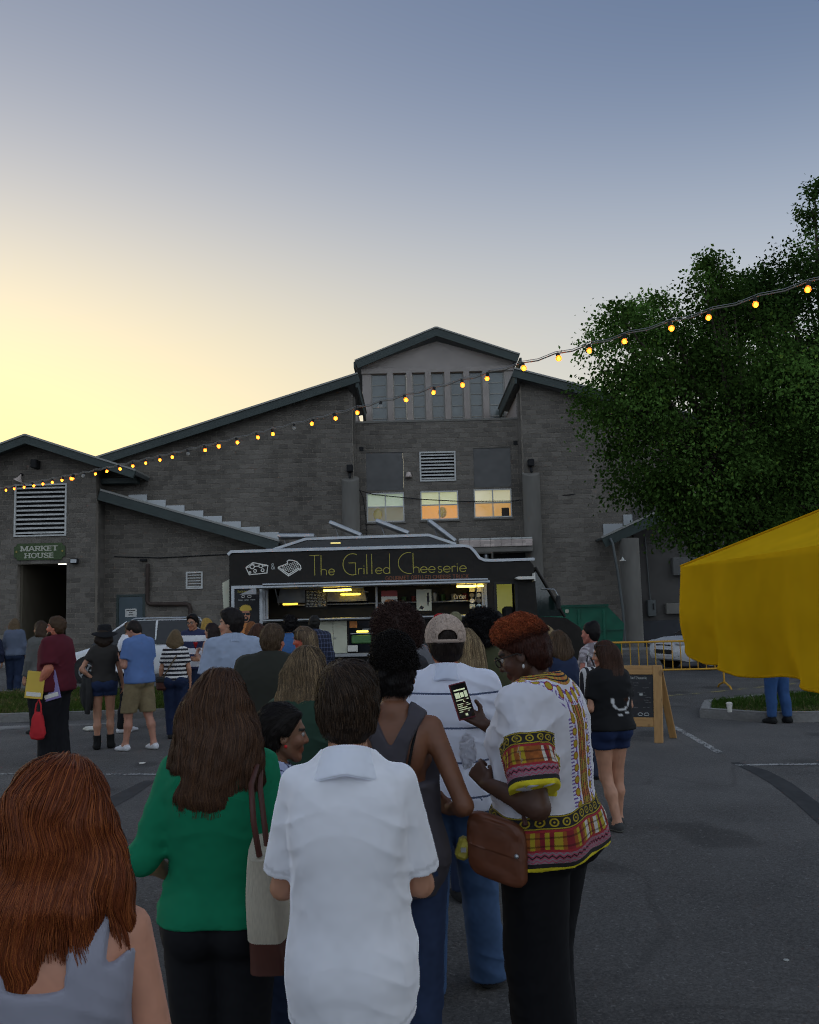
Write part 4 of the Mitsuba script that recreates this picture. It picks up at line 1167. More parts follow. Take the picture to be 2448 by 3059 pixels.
def wheel(holder, x, y, r, w, side=-1, spokes=6, rot=0):
    """Tyre and spoked rim, axle along y, outer face towards side."""
    prof = [(r * .62, -w / 2), (r * .86, -w / 2), (r * .97, -w * .42), (r, -w * .25), (r, w * .25), (r * .97, w * .42), (r * .86, w / 2), (r * .62, w / 2)]
    t = trimesh.creation.revolve(prof + prof[:1], sections=30)
    t.apply_transform(trimesh.transformations.rotation_matrix(math.pi / 2, [1, 0, 0]))
    k = part(holder, 'wheel', mikit.ply(t.apply_translation((x, y, r)), 'm_rubber', smooth=40))
    yf = y + side * w * .42
    rim = [extrude(Polygon(arc(0, 0, r * .64, r * .64, 0, 360, 30)).difference(Polygon(arc(0, 0, r * .55, r * .55, 0, 360, 30))), -.02, .02), extrude(Polygon(arc(0, 0, r * .15, r * .15, 0, 360)), -.025, .02)]
    for i in range(spokes):
        a = 2 * math.pi * i / spokes + .2
        rim.append(extrude(LineString([(math.cos(a) * r * .1, math.sin(a) * r * .1), (math.cos(a) * r * .58, math.sin(a) * r * .58)]).buffer(r * .07), -.015, .015))
    part(k, 'rim', mikit.ply(cat(rim).apply_translation((x, yf, r)), 'm_rim', smooth=30))
    part(k, 'hub_well', mikit.ply(extrude(Polygon(arc(0, 0, r * .63, r * .63, 0, 360, 24)), 0, .02).apply_translation((x, y - side * w * .1, r)), 'm_rubber'))
    return k


for x in (-2.6, 2.9):
    wheel(truck, x, YT + .2, .42, .26)
    wheel(truck, x, YT + 2.05, .42, .26, 1)


# ---------------------------------------------------------------- cars, dumpster, barrier, sandwich board, umbrella, string lights
mat('car_white', scratch((.66, .67, .68), .06, 3.), .22, clearcoat=.8, specular=.6)
mat('car_lamp', (.55, .56, .58), .08, specular=1.)
mat('amber', (.55, .18, .03), .3)


def car(name, label, x, y, rot, L=4.5, suv=True, only_front=False):
    """A car body of lofted cross-sections, nose towards -x, with glass, lamps, grille and wheels."""
    k = thing(name, label, 'car')
    H_, bt = (1.70, 1.02) if suv else (1.44, .90)
    st = [  # x, half width, sill, belt height
        (0.0, .62, .40, .62), (.06, .76, .30, .74), (.25, .86, .24, .82), (.55, .90, .22, .88), (1.05, .92, .22, bt), (2.2, .93, .22, bt + .03), (3.4, .93, .22, bt + .06), (L - .35, .90, .26, bt + .08), (L - .08, .84, .34, bt + .02), (L, .74, .42, .80)]
    rows = []
    for sx, hw, lo, hi in st:
        sec = [(-hw * .9, lo), (-hw, lo + .12), (-hw, hi - .22), (-hw * .97, hi - .08), (-hw * .85, hi), (0, hi + .03), (hw * .85, hi), (hw * .97, hi - .08), (hw, hi - .22), (hw, lo + .12), (hw * .9, lo)]
        rows.append([(sx, b, z) for b, z in sec])
    v = np.array(rows).reshape(-1, 3)
    n = 11
    f = []
    for i in range(len(st) - 1):
        for j in range(n):
            a, b = i * n + j, i * n + (j + 1) % n
            f += [[a, b, b + n], [a, b + n, a + n]]
    f += [[0, j + 1, j] for j in range(1, n - 1)] + [[(len(st) - 1) * n, (len(st) - 1) * n + j, (len(st) - 1) * n + j + 1] for j in range(1, n - 1)]
    M = T().translate([x, y, 0]).rotate([0, 0, 1], rot).translate([-L / 2, 0, 0])
    body = trimesh.Trimesh(v, np.array(f), process=True)
    body.fix_normals()
    # wheel arches cut away as dark discs set into the flanks
    put = lambda nm, m, mt, parent=k, smooth=30: part(parent, nm, {**mikit.ply(m, mt, smooth=smooth), 'to_world': M})
    put('body', body, 'm_car_white')
    gh = [(.95, .80, bt + .03, bt + .04), (1.75, .70, bt + .03, H_ - .06), (2.1, .68, bt + .03, H_), (L - 1.0 if suv else 3.1, .68, bt + .03, H_), (L - .25 if suv else 3.8, .74, bt + .03, bt + .10)]
    pts = np.array([[sx, s * (hw + (.12 if z < bt + .05 else 0)), z] for sx, hw, lo, hi in gh for s in (-1, 1) for z in (lo, hi)])
    glass = trimesh.convex.convex_hull(pts)
    put('window', glass, 'm_glass_dark', smooth=20)
    roof = trimesh.convex.convex_hull(np.array([[sx, s * w, z] for sx, w, z in ((1.85, .66, H_ - .025), (2.2, .67, H_ + .02), (3.0, .68, H_ + .035), (L - 1.2 if suv else 3.0, .67, H_ + .02), (L - .9 if suv else 3.2, .64, H_ - .02)) for s in (-1, 1)]))
    put('roof', roof, 'm_car_white', smooth=25)
    for s in (-1, 1):
        for xa, za, xb, zb in ((1.0, bt + .03, 1.9, H_ - .02), (2.75, bt, 2.75, H_), (L - .3 if suv else 3.75, bt + .05, L - .95 if suv else 3.05, H_ - .01)):
            put('roof_pillar', frame_tube([(xa, s * .86, za), (xb, s * .69, zb)], .035, 6), 'm_car_white', smooth=True)
        if suv:
            put('roof_rail', frame_tube([(2.0, s * .6, H_ + .03), (2.1, s * .6, H_ + .075), (3.6, s * .6, H_ + .075), (3.7, s * .6, H_ + .03)], .02, 6), 'm_alu', smooth=True)
        hl = trimesh.creation.icosphere(2, 1).apply_scale((.24, .17, .085)).apply_translation((.20, s * .66, .74))
        put('headlight', hl, 'm_car_lamp', smooth=True)
        put('turn_lamp', trimesh.creation.icosphere(1, .05).apply_scale((1.6, .7, .8)).apply_translation((.34, s * .81, .74)), 'm_amber', smooth=True)
        put('fog_vent', box(.035, .075, s * .55 - .14, s * .55 + .14, .37, .46, .015), 'm_rubber')
        put('mirror', trimesh.creation.icosphere(1, .11).apply_scale((.8, 1, .7)).apply_translation((1.35, s * 1.02, bt + .1)), 'm_car_white', smooth=True)
    put('grille', box(-.012, .05, -.42, .42, .44, .56, .012), 'm_rubber')
    put('grille', box(.012, .07, -.36, .36, .62, .70, .012), 'm_rubber')
    for wx in (.85, L - .9):
        for s in (-1, 1):
            arch = extrude(Polygon(arc(0, 0, .40, .40, 0, 360, 26)), -.03, .03).apply_translation((wx, s * .905, .36))
            put('wheel_arch', arch, 'm_rubber')
            w = wheel(k, wx, s * .86, .335, .22, s, 7)
            for nm in (w, w + '__rim', w + '__hub_well'):
                scene[nm]['to_world'] = M
    return k


car('parked_car', 'white parked SUV behind the grass island, its nose at the left', -7.7, 27.0, 0, 4.6, True)
car('parked_car', 'white car partly behind the yellow umbrella, beyond the barrier', 9.1, 26.6, 18, 4.5, False)

mat('dumpster_green', scratch((.006, .13, .075), .5, 3.), .5)
mat('dumpster_lid', scratch((.004, .085, .05), .5, 3.), .5)
du = thing('dumpster', 'green steel dumpster against the hall, right of the truck', 'dumpster')
dp = Polygon([(4.0, .12), (6.70, .12), (6.86, 1.22), (6.35, 1.78), (4.0, 1.78)])
part(du, 'bin', mikit.ply(extrude(dp, 30.0, 31.6), 'm_dumpster_green'))
part(du, 'lid', mikit.ply(extrude(Polygon([(3.95, 1.783), (6.37, 1.783), (6.37, 1.86), (3.95, 1.86)]), 29.94, 31.65), 'm_dumpster_lid'))
for x in (4.5, 5.4, 6.2):
    part(du, 'rib', mikit.ply(box(x - .04, x + .04, 29.94, 29.997, .2, 1.7, .01), 'm_dumpster_green'))
part(du, 'seam', mikit.ply(box(4.0, 6.80, 29.95, 29.997, 1.0, 1.04), 'm_dumpster_lid'))
part(du, 'hinge', mikit.ply(box(4.95, 5.06, 29.88, 29.94, 1.6, 1.72, .01), 'm_cream_panel'))

mat('barrier_yellow', scratch((.52, .27, .02), .35, 8.), .5)
ba = thing('crowd_barrier', 'yellow steel crowd barrier of upright bars behind the sandwich board', 'barrier')
bx0, bx1, by = 3.75, 6.62, 19.9
frame_ = [(bx0, by, .40), (bx0, by, .96), (bx0 + .07, by, 1.02), (bx1 - .07, by, 1.02), (bx1, by, .96), (bx1, by, .40)]
part(ba, 'frame', mikit.ply(frame_tube(frame_, .022, 8), 'm_barrier_yellow', smooth=True))
part(ba, 'bottom_rail', mikit.ply(frame_tube([(bx0, by, .42), (bx1, by, .42)], .02, 8), 'm_barrier_yellow', smooth=True))
for i in range(1, 16):
    x = bx0 + (bx1 - bx0) * i / 16
    part(ba, 'bar', mikit.ply(frame_tube([(x, by, .43), (x, by, 1.01)], .011, 6), 'm_barrier_yellow', smooth=True))
for x in (bx0, bx1):
    part(ba, 'leg', mikit.ply(frame_tube([(x, by, .40), (x, by, .10)], .021, 8), 'm_barrier_yellow', smooth=True))
    part(ba, 'foot', mikit.ply(frame_tube([(x + .03, by - .34, .0), (x + .02, by - .28, .06), (x, by, .14), (x - .02, by + .28, .06), (x - .03, by + .34, .0)], .02, 8), 'm_barrier_yellow', smooth=True))

wood_fn = lambda a: proc(lambda p, n, uv: mix((.30, .155, .05), (.44, .25, .09), fbm(*( (p.x * 3, p.y * 3, p.z * 40) if a else (p.x * 40, p.y * 40, p.z * 3)), 3)) * (1 - .35 * smoothstep(.74, .8, noise(p.x * 9, p.y * 9, p.z * 9))))
mat('pine_upright', wood_fn(0), .65)
mat('pine_rail', wood_fn(1), .65)
sb = thing('sandwich_board', 'pine framed sandwich board with a chalked black panel', 'sandwich board')
BX0, BX1, BY = 2.56, 3.30, 12.35


def tilt(m, back=False):
    m = m.copy()
    v = m.vertices
    v[:, 1] = BY + (v[:, 1]) + (v[:, 2]) * (.24 if not back else -.24) + (0 if not back else .50)
    if back:
        v[:, 0] += (1.0 - v[:, 2]) * .12
    a = math.radians(-22)
    c = np.array([BX1, BY + .1])
    q = v[:, :2] - c
    v[:, 0], v[:, 1] = c[0] + q[:, 0] * math.cos(a) - q[:, 1] * math.sin(a), c[1] + q[:, 0] * math.sin(a) + q[:, 1] * math.cos(a)
    m.vertices = v
    return m


for x in (BX0, BX1 - .115):
    part(sb, 'leg', mikit.ply(tilt(box(x, x + .115, -.02, .02, 0, 1.0, .006)), 'm_pine_upright'))
    part(sb, 'rear_leg', mikit.ply(tilt(box(x + .02, x + .115, -.02, .02, 0, .99, .006), True), 'm_pine_upright'))
part(sb, 'rail', mikit.ply(tilt(box(BX0 + .117, BX1 - .117, -.018, .018, .875, .995, .006)), 'm_pine_rail'))
part(sb, 'rail', mikit.ply(tilt(box(BX0 + .117, BX1 - .117, -.018, .018, .20, .32, .006)), 'm_pine_rail'))
pn = part(sb, 'panel', mikit.ply(tilt(box(BX0 + .117, BX1 - .117, -.004, .012, .322, .873)), 'm_board_black'))
tm = meshkit.text_mesh('The Grilled Cheeserie', .034, .003)
tv = tm.vertices
tv = np.stack([BX0 + .22 + (tv[:, 0] - tm.bounds[0, 0]) * .32 / (tm.bounds[1, 0] - tm.bounds[0, 0]), -.005 - tv[:, 2], tv[:, 1] + .815], 1)
part(pn, 'lettering', mikit.ply(tilt(trimesh.Trimesh(tv, tm.faces, process=False)), 'm_chalk'))
rs = np.random.default_rng(12)
for i in range(11):
    z = .765 - i * .032
    x = BX0 + .15
    while x < BX1 - .16:
        w = rs.uniform(.03, .10)
        if rs.random() < .62:
            part(pn, 'chalk_line', mikit.ply(tilt(box(x, min(x + w, BX1 - .14), -.0075, -.0045, z - .003, z + .003)), 'm_infill'))
        x += w + .02
part(pn, 'chalk_drawing', mikit.ply(tilt(box(BX1 - .30, BX1 - .255, -.0075, -.0045, .60, .63)), 'm_chalk'))
for x in (.29, .21):
    part(pn, 'chalk_drawing', mikit.ply(tilt(extrude(LineString(arc(BX1 - x, .36, .03, .018, 0, 360)).buffer(.004), -.0075, -.0045)), 'm_chalk'))

# yellow umbrella
scene['m_canvas'] = {'type': 'principledthin', 'base_color': {'type': 'rgb', 'value': [.66, .40, .012]}, 'roughness': .8, 'diff_trans': .75, 'eta': 1.3}
scene['m_canvas_bump'] = {'type': 'bumpmap', 'arbitrary': proc(lambda p, n, uv: fbm(p.x * 8, p.y * 8, p.z * 5, 3), 2e-3), 'scale': .012, 'nested': {'type': 'principledthin', 'base_color': proc(lambda p, n, uv: mi.Color3f(.68, .42, .012) * (.84 + .32 * fbm(p.x * 7, p.y * 7, p.z * 4, 3))), 'roughness': .8, 'diff_trans': .75, 'eta': 1.3}}
um = thing('patio_umbrella', 'yellow canvas patio umbrella with a deep hanging valance, at the right edge', 'umbrella')
UC, UZ, UR, UA = np.array([2.02, 2.25]), 1.95, 1.49, 2.41
va = part(um, 'canopy', {'type': 'cube', 'to_world': T().translate([UC[0], UC[1], UA]).scale(.02), 'bsdf': ref('m_canvas')})
ang0 = math.radians(135)
for i in range(4):
    a0, a1 = ang0 + i * math.pi / 2, ang0 + (i + 1) * math.pi / 2
    p0, p1 = UC + UR * np.array([math.cos(a0), math.sin(a0)]), UC + UR * np.array([math.cos(a1), math.sin(a1)])
    nu, nv, nw = 101, 20, 18
    u = np.linspace(0, 1, nu)[None, :]
    out = unit(np.r_[(p0 + p1) / 2 - UC, 0])[:2]
    t = np.linspace(0, 1, nv)[:, None]           # edge to apex
    e = p0[None, None] * (1 - u[..., None]) + p1[None, None] * u[..., None]
    xy = e * (1 - t[..., None]) + UC * t[..., None]
    sag = .055 * np.sin(np.pi * u) * np.sin(np.pi * np.minimum(t * 1.15 + .06, 1)) ** .8
    z = UZ + (UA - UZ) * t - sag
    cano = np.concatenate([xy, z[..., None] * np.ones((1, nu, 1))], -1)
    s = np.linspace(0, 1, nw)[:, None]           # top to bottom of the valance
    seed = i * 3.1
    fold = (.017 * np.sin(2 * np.pi * (u * 4.3 + .23 * np.sin(5 * u + seed) + .08 * i)) + .006 * np.sin(2 * np.pi * (u * 11 + seed))) * s ** .8
    nz = meshkit.fbm(np.stack([u * 9 + 0 * s, s * 2 + 0 * u, 0 * u * s + seed], -1), 3) - .5
    fold = fold + .07 * nz * s
    drop = .335 * (1 - .16 * np.abs(2 * u - 1) ** 9)
    vx = e * np.ones((nw, 1, 1)) + out * (fold + .012 * np.sin(np.pi * s))[..., None]
    vz = UZ - s * drop - .008 * np.sin(2 * np.pi * u * 4.3) * s
    vala = np.concatenate([vx, vz[..., None]], -1)

    def sheet(g):
        r, c = g.shape[:2]
        ii, jj = np.meshgrid(np.arange(r - 1), np.arange(c - 1), indexing='ij')
        q = np.stack([ii * c + jj, ii * c + jj + 1, (ii + 1) * c + jj + 1, (ii + 1) * c + jj], -1).reshape(-1, 4)
        return g.reshape(-1, 3), np.vstack([q[:, [0, 1, 2]], q[:, [0, 2, 3]]])
    part(um, 'canopy_panel', mikit.ply(sheet(cano), 'm_canvas_bump', smooth=True))
    part(um, 'valance_panel', mikit.ply(sheet(vala), 'm_canvas_bump', smooth=True))
    part(um, 'hem', mikit.ply(frame_tube(vala[-1], .004, 5), 'm_canvas', smooth=True))
    part(um, 'seam', mikit.ply(frame_tube(cano[:-1, 0] + [0, 0, .003], .004, 5), 'm_canvas', smooth=True))
    part(um, 'rib', mikit.ply(frame_tube([np.r_[UC, UA - .06], np.r_[UC + .97 * (p0 - UC), UZ - .015]], .009, 6), 'm_alu_dull', smooth=True))
scene.pop(va)
USED.pop(va, None)
part(um, 'pole', mikit.ply(frame_tube([np.r_[UC, 0.0], np.r_[UC, UA + .05]], .019, 12), 'm_alu_dull', smooth=True))
part(um, 'finial', mikit.ply(trimesh.creation.icosphere(2, .03).apply_translation((UC[0], UC[1], UA + .06)), 'm_alu_dull', smooth=True))
part(um, 'base', mikit.ply(trimesh.creation.cylinder(.24, .07, sections=30).apply_translation((UC[0], UC[1], .035)), 'm_rubber', smooth=40))

# string lights across the lot
scene['m_amber_glass'] = {'type': 'principledthin', 'base_color': {'type': 'rgb', 'value': [1.0, .42, .09]}, 'roughness': .12, 'spec_trans': .55, 'diff_trans': 1.2, 'eta': 1.3}
scene['m_clear_glass'] = {'type': 'principledthin', 'base_color': {'type': 'rgb', 'value': [.8, .8, .78]}, 'roughness': .1, 'spec_trans': .75, 'diff_trans': .6, 'eta': 1.4}
mat('filament', (.9, .6, .2), .6)
LA, LB = np.array([-8.62, 19.5]), np.array([3.50, 7.68])


def on_line(k):
    xy = LA + (LB - LA) * k / 38
    return np.r_[xy, 4.40 + .20 * ((k - 22) / 22) ** 2 + .05]


wire = thing('light_string', 'thin cable carrying a row of amber bulbs across the sky', 'cable')
ks = np.arange(-14, 52.1, .5)
wp = np.array([on_line(k) for k in ks])
rw = np.random.default_rng(4)
wp[:, 2] += .012 * np.cos(ks * 2 * np.pi) - .012
part(wire, 'cable', mikit.ply(frame_tube(wp, .0075, 6), mat('cable_grey', (.20, .185, .16), .7), smooth=True))
part(wire, 'messenger_wire', mikit.ply(frame_tube(wp + [0, 0, .02], .004, 5), 'm_alu_dull', smooth=True))
for i, kk in enumerate((-14, 52)):
    p = on_line(kk)
    po = thing('light_pole', ['tall wooden pole holding the far left end of the string lights', 'tall wooden pole holding the near right end of the string lights'][i], 'pole')
    part(po, 'post', mikit.ply(frame_tube([(p[0], p[1], 0), (p[0], p[1], p[2] + .4)], [.09, .07], 10), 'm_bark', smooth=True))
    part(po, 'hook', mikit.ply(frame_tube([(p[0], p[1], p[2] + .2), (p[0] + .02, p[1] - .1, p[2] + .1), (p[0], p[1], p[2])], .01, 6), 'm_alu_dull', smooth=True))
glob = trimesh.creation.revolve([(0.0001, -.098), (.020, -.094), (.034, -.080), (.040, -.060), (.036, -.038), (.022, -.012), (.016, 0)], sections=16)
sock = trimesh.creation.revolve([(.0001, .034), (.017, .030), (.019, 0), (.019, -.012), (.0001, -.012)], sections=10)
glob.apply_scale(.7)
core = trimesh.creation.icosphere(1, .016).apply_scale((1, 1, 1.35)).apply_translation((0, 0, -.044))
pg, ps, pc = mikit.ply(glob, 'm_amber_glass', smooth=True), mikit.ply(sock, 'm_rubber', smooth=30), mikit.ply(core, 'm_filament', smooth=True)
pgd = mikit.ply(glob, 'm_clear_glass', smooth=True)
ORDS = 'first second third fourth fifth sixth seventh eighth ninth tenth eleventh twelfth thirteenth fourteenth fifteenth sixteenth seventeenth eighteenth nineteenth twentieth'.split()
ORDS += ['twenty-' + q for q in ORDS[:9]] + ['thirtieth'] + ['thirty-' + q for q in ORDS[:9]]
lit = 0
for k in range(38, -1, -1):
    p = on_line(k + rw.normal(0, .06)) + [0, 0, -.03]
    M = T().translate(p.tolist()).rotate([float(rw.normal()), float(rw.normal()), 0.01], float(rw.uniform(4, 24)))
    dead = k in (8, 16, 22, 26)
    b = thing('light_bulb', {8: 'unlit clear bulb on the string lights, over the right end of the left wing', 16: 'unlit clear bulb on the string lights, below the long left roof edge', 22: 'unlit clear bulb on the string lights, left of the clerestory', 26: 'unlit clear bulb on the string lights, before the clerestory windows'}.get(k, f'lit amber bulb, {ORDS[lit]} lit one from the right edge on the string lights'), 'light bulb', None if dead else 'lit bulbs of the string lights')
    part(b, 'glass', {**(pgd if dead else pg), 'to_world': M})
    part(b, 'socket', {**ps, 'to_world': M})
    if not dead:
        lit += 1
        part(b, 'filament', {**pc, 'emitter': area((20, 10, 2.6)), 'to_world': M})

# litter
cup = thing('paper_cup', 'white paper cup standing on the kerb of the right island', 'cup')
part(cup, 'cup', mikit.ply(trimesh.creation.revolve([(.0001, 0), (.033, 0), (.046, .13), (.043, .13), (.031, .004), (.0001, .004)], sections=20).apply_translation((4.78 + .05, 14.35, .15)), 'm_letter_white', smooth=30))
part(cup, 'lid', mikit.ply(trimesh.creation.revolve([(.0001, .15), (.036, .148), (.040, .136), (.049, .135), (.049, .128), (.0001, .128)], sections=20).apply_translation((4.83, 14.35, .15)), 'm_letter_white', smooth=30))
rp = np.random.default_rng(2)
def crumple(name, label, x, y, r, m='m_letter_white', z=0.):
    g = trimesh.creation.icosphere(2, r)
    g.vertices = g.vertices * (.6 + .8 * meshkit.noise(g.vertices * 3 / r * .5 + x, 3)[:, None]) * [1.3, 1, .45] + [x, y, z + r * .35]
    single(name, mikit.ply(g, m), label, 'litter')


crumple('paper_scrap', 'crumpled white paper scrap by the left kerb', -5.25, 15.2, .09)
crumple('paper_scrap', 'pale scrap lying on the asphalt at the lower right', 1.86, 4.9, .011, 'm_chalk')
crumple('paper_scrap', 'small pale scrap on the asphalt between parking line and kerb', -3.4, 11.7, .03)
crumple('paper_scrap', 'tiny pale scrap on the asphalt at the far left', -5.3, 10.9, .03)


# ---------------------------------------------------------------- people
def rot3(yaw=0, pitch=0, roll=0):
    cy, sy, cp, sp, cr, sr = (f(math.radians(a)) for a in (yaw, pitch, roll) for f in (math.cos, math.sin))
    return np.array([[cy, -sy, 0], [sy, cy, 0], [0, 0, 1]]) @ np.array([[1, 0, 0], [0, cp, -sp], [0, sp, cp]]) @ np.array([[cr, 0, sr], [0, 1, 0], [-sr, 0, cr]])


def hand_prims(w, d, n, side, curl=.35, big=1.0, thumb=0.0):
    d = unit(d)
    n = unit(np.asarray(n, float) - d * (np.asarray(n, float) @ d))
    l = side * np.cross(d, n)
    out = []
    offs, lens = (.031, .011, -.010, -.029), (.074, .083, .077, .060)
    for i, (o, L) in enumerate(zip(offs, lens)):
        k = w + (d * (.094 - .006 * (i == 3) - .003 * (i == 0)) + l * o) * big
        out.append(P_(w + l * o * .55 * big + d * .012 * big, k, .0155 * big, .0115 * big, k=.012))
        a, p = curl * (.75 + .12 * i), k
        for ph, (f, r) in enumerate(((.45, .0098), (.31, .0088), (.24, .0078))):
            ang = a * (1.05, 2.2, 2.9)[ph]
            q = p + (d * math.cos(ang) + n * math.sin(ang) + l * o * .6 * (1 - curl)) * L * f * big
            out.append(P_(p, q, r * big, r * .93 * big, k=.004))
            p = q
    b = w + (d * .028 + l * .026 + n * .004) * big
    t1 = b + unit(d * .62 + l * (.68 - thumb * .5) + n * (.35 + thumb * .5)) * .046 * big
    t2 = t1 + unit(d * .8 + l * (.25 - thumb) + n * (.3 + .7 * thumb)) * .034 * big
    out += [P_(w + d * .01 * big, b, .016 * big, .0155 * big, k=.012), P_(b, t1, .0135 * big, .0105 * big, k=.008), P_(t1, t2, .0105 * big, .0088 * big, k=.004)]
    return out


ARMS = {  # elbow, wrist, finger direction, palm normal, for the right arm; the left is mirrored
    'down': ((.245, -.02, 1.13), (.255, .05, .89), (-.02, .18, -1), (-1, .1, 0), .4),
    'front': ((.235, -.04, 1.13), (.17, .20, 1.03), (-.35, 1, .1), (-1, -.2, .1), .5),
    'phone': ((.225, .02, 1.13), (.085, .25, 1.20), (-.45, .6, .55), (-.3, -.6, .7), .6),
    'cross': ((.25, .05, 1.13), (-.03, .20, 1.13), (-1, .12, .1), (.1, -1, 0), .3),
    'face': ((.225, .09, 1.17), (.07, .16, 1.43), (-.3, .1, .9), (-.4, -.9, 0), .6),
    'pocket': ((.27, -.06, 1.14), (.215, .06, .96), (-.15, .3, -1), (-1, 0, 0), .4),
    'back': ((.26, -.10, 1.15), (.12, -.17, .98), (-1, -.1, -.2), (0, 1, 0), .5),
    'cup': ((.225, 0, 1.13), (.12, .24, 1.27), (-.5, .5, .4), (-.8, -.3, .1), .9),
}


def joints(h, female, build, arms, legs, lean, head, sw=None):
    b = build
    sw = sw or (.148 if female else .173) * (1 + (b - 1) * .6)
    off = lambda z: np.array([lean[0] * max(z - .95, 0), lean[1] * max(z - .95, 0), 0])
    j = dict(sw=sw, b=b, off=off, female=female)
    j['arm'] = {}
    for s, a in ((-1, arms[0]), (1, arms[1])):
        if isinstance(a, str):
            e, w, hd, pn, cu = ARMS[a]
            k = sw - .172
            e, w = np.array([s * (e[0] + k), e[1], e[2]]), np.array([s * (w[0] + k), w[1], w[2]])
            hd, pn = np.array([s * hd[0], hd[1], hd[2]]), np.array([s * pn[0], pn[1], pn[2]])
            e, w = e + off(e[2]), w + off(w[2])
            th = 0.0
        else:
            e, w, hd, pn, cu = (np.array(v, float) if i < 4 else v for i, v in enumerate(a[:5]))
            th = a[5] if len(a) > 5 else 0.0
        sh = np.array([s * sw, -.012, 1.425 + (.0 if female else .01)]) + off(1.42)
        j['arm'][s] = (sh, e, w, hd, pn, cu, th)
    hipx = .088 * (1 + (b - 1) * .5)
    j['leg'] = {}
    for s, l in ((-1, legs[0]), (1, legs[1])):
        ax, ay, ky = l
        hp = np.array([s * hipx, 0, .915])
        an = np.array([s * hipx + ax, ay, .085])
        kn = (hp * .48 + an * .52) + np.array([0, .025 + ky, .0])
        j['leg'][s] = (hp, kn, an)
    R = rot3(*head)
    piv = np.array([0, -.012, 1.53]) + off(1.53)
    j['R'], j['piv'] = R, piv
    j['hc'] = piv + R @ np.array([0, .028, .098])
    return j


def torso_prims(j, clothed=False):
    b, fe, off = j['b'], j['female'], j['off']
    w = (.90 if fe else 1.0) * (1 + (b - 1) * 1.35)
    sw = j['sw']
    o = lambda x, y, z: np.array([x, y, z]) + off(z)
    hip = (1.08 if fe else 1.0) * (1 + (b - 1) * .9)
    out = [P_(o(-.062 * hip, 0, .945), o(.062 * hip, 0, .945), .112 * hip, S=(1, .95, 1)),
           P_(o(0, .005, 1.02), o(0, .004, 1.14), .118 * w, .114 * w, S=(1.18, .9, 1)),
           P_(o(0, .0, 1.15), o(0, -.012, 1.35), .118 * w, .128 * (1 + (b - 1)), S=(1.24 * sw / .175, .86, 1)),
           P_(o(-sw * .74, -.012, 1.40), o(sw * .74, -.012, 1.40), .062 * (1 + (b - 1) * .5)),
           P_(o(-sw * .6, -.015, 1.43), o(0, -.02, 1.485), .045, .056), P_(o(sw * .6, -.015, 1.43), o(0, -.02, 1.485), .045, .056)]
    for s in (-1, 1):
        out.append(P_(o(s * .072 * hip, -.055 * hip, .925), None, .088 * hip))
        if fe:
            out.append(P_(o(s * .078, .088, 1.275), o(s * .07, .05, 1.33), .062 * b, .05 * b))
        else:
            out.append(P_(o(s * .075, .07, 1.32), None, .06 * b, S=(1.2, .6, 1)))
        out.append(P_(o(s * .075, -.085, 1.34), None, .055, S=(1, .6, 1.5)))
    return out


def arm_prims(j, s, infl=0.0):
    sh, e, w = j['arm'][s][:3]
    f = (.86 if j['female'] else 1.0) * (1 + (j['b'] - 1) * 1.2)
    m = (e + w) / 2 * .45 + e * .55
    return [P_(sh, e, .054 * f + infl, .040 * f + infl), P_(e, m, .039 * f + infl, .041 * f + infl), P_(m, w, .041 * f + infl, .026 * (.5 + .5 * f) + infl)]


def leg_prims(j, s):
    hp, kn, an = j['leg'][s]
    f = (1.02 if j['female'] else 1.0) * (1 + (j['b'] - 1) * 1.0)
    cm = kn * .62 + an * .38 + np.array([0, -.018, 0])
    return [P_(hp + [0, 0, .0], kn, .092 * f, .056 * f), P_(kn, cm, .053 * f, .053 * f), P_(cm, an, .052 * f, .036 * f)]


def foot_prims(j, s, infl=0.0):
    an = j['leg'][s][2]
    out = np.array([s * .02, 0, 0])
    z = np.array([0, 0, 1])
    g = an - z * an[2]
    return [P_(g + [0, -.035, .04], g + out * .5 + [0, .06, .036], .036 + infl, .037 + infl), P_(g + out * .5 + [0, .06, .036], g + out + [0, .135, .027], .037 + infl, .026 + infl, S=(1.15, 1, .85)), P_(an, g + [0, -.02, .05], .036 + infl, .036 + infl)]


def head_prims(j, nose=1.0):
    R, o = j['R'], j['hc']
    q = lambda a, b=None, ra=.02, rb=None, S=(1, 1, 1), **k: P_(a, b, ra, rb, S, o=o, R=R, **k)
    out = [q((0, -.012, .032), None, .092, S=(.80, 1.03, .98)), q((0, .022, -.02), None, .075, S=(.83, .92, 1.15)),
           q((-.045, .0, -.055), (-.014, .062, -.098), .022, .02), q((.045, .0, -.055), (.014, .062, -.098), .022, .02), q((0, .068, -.1), None, .022),
           q((-.036, .062, -.028), None, .026), q((.036, .062, -.028), None, .026), q((-.034, .078, .024), (.034, .078, .024), .014)]
    out += [q((-.031, .102, .0), None, .017, op='sub', k=.012), q((.031, .102, .0), None, .017, op='sub', k=.012)]
    out += [q((0, .086, .012), (0, .106 + .006 * (nose - 1), -.03), .0085, .0125, k=.01), q((-.013, .094, -.035), None, .0085, k=.008), q((.013, .094, -.035), None, .0085, k=.008),
            q((-.017, .085, -.060), (.017, .085, -.060), .0085, k=.008), q((-.014, .084, -.072), (.014, .084, -.072), .0085, k=.008)]
    for s in (-1, 1):
        out.append(q((s * .077, -.008, -.008), None, .032, S=(.32, .62, 1), k=.012))
        out.append(q((s * .083, -.006, -.004), None, .017, S=(.35, .6, 1), op='sub', k=.008))
    out.append(P_(j['piv'] + [0, -.004, -.075], j['hc'] + R @ np.array([0, -.03, -.05]), .062 if not j['female'] else .053, .052 if not j['female'] else .046))
    return out


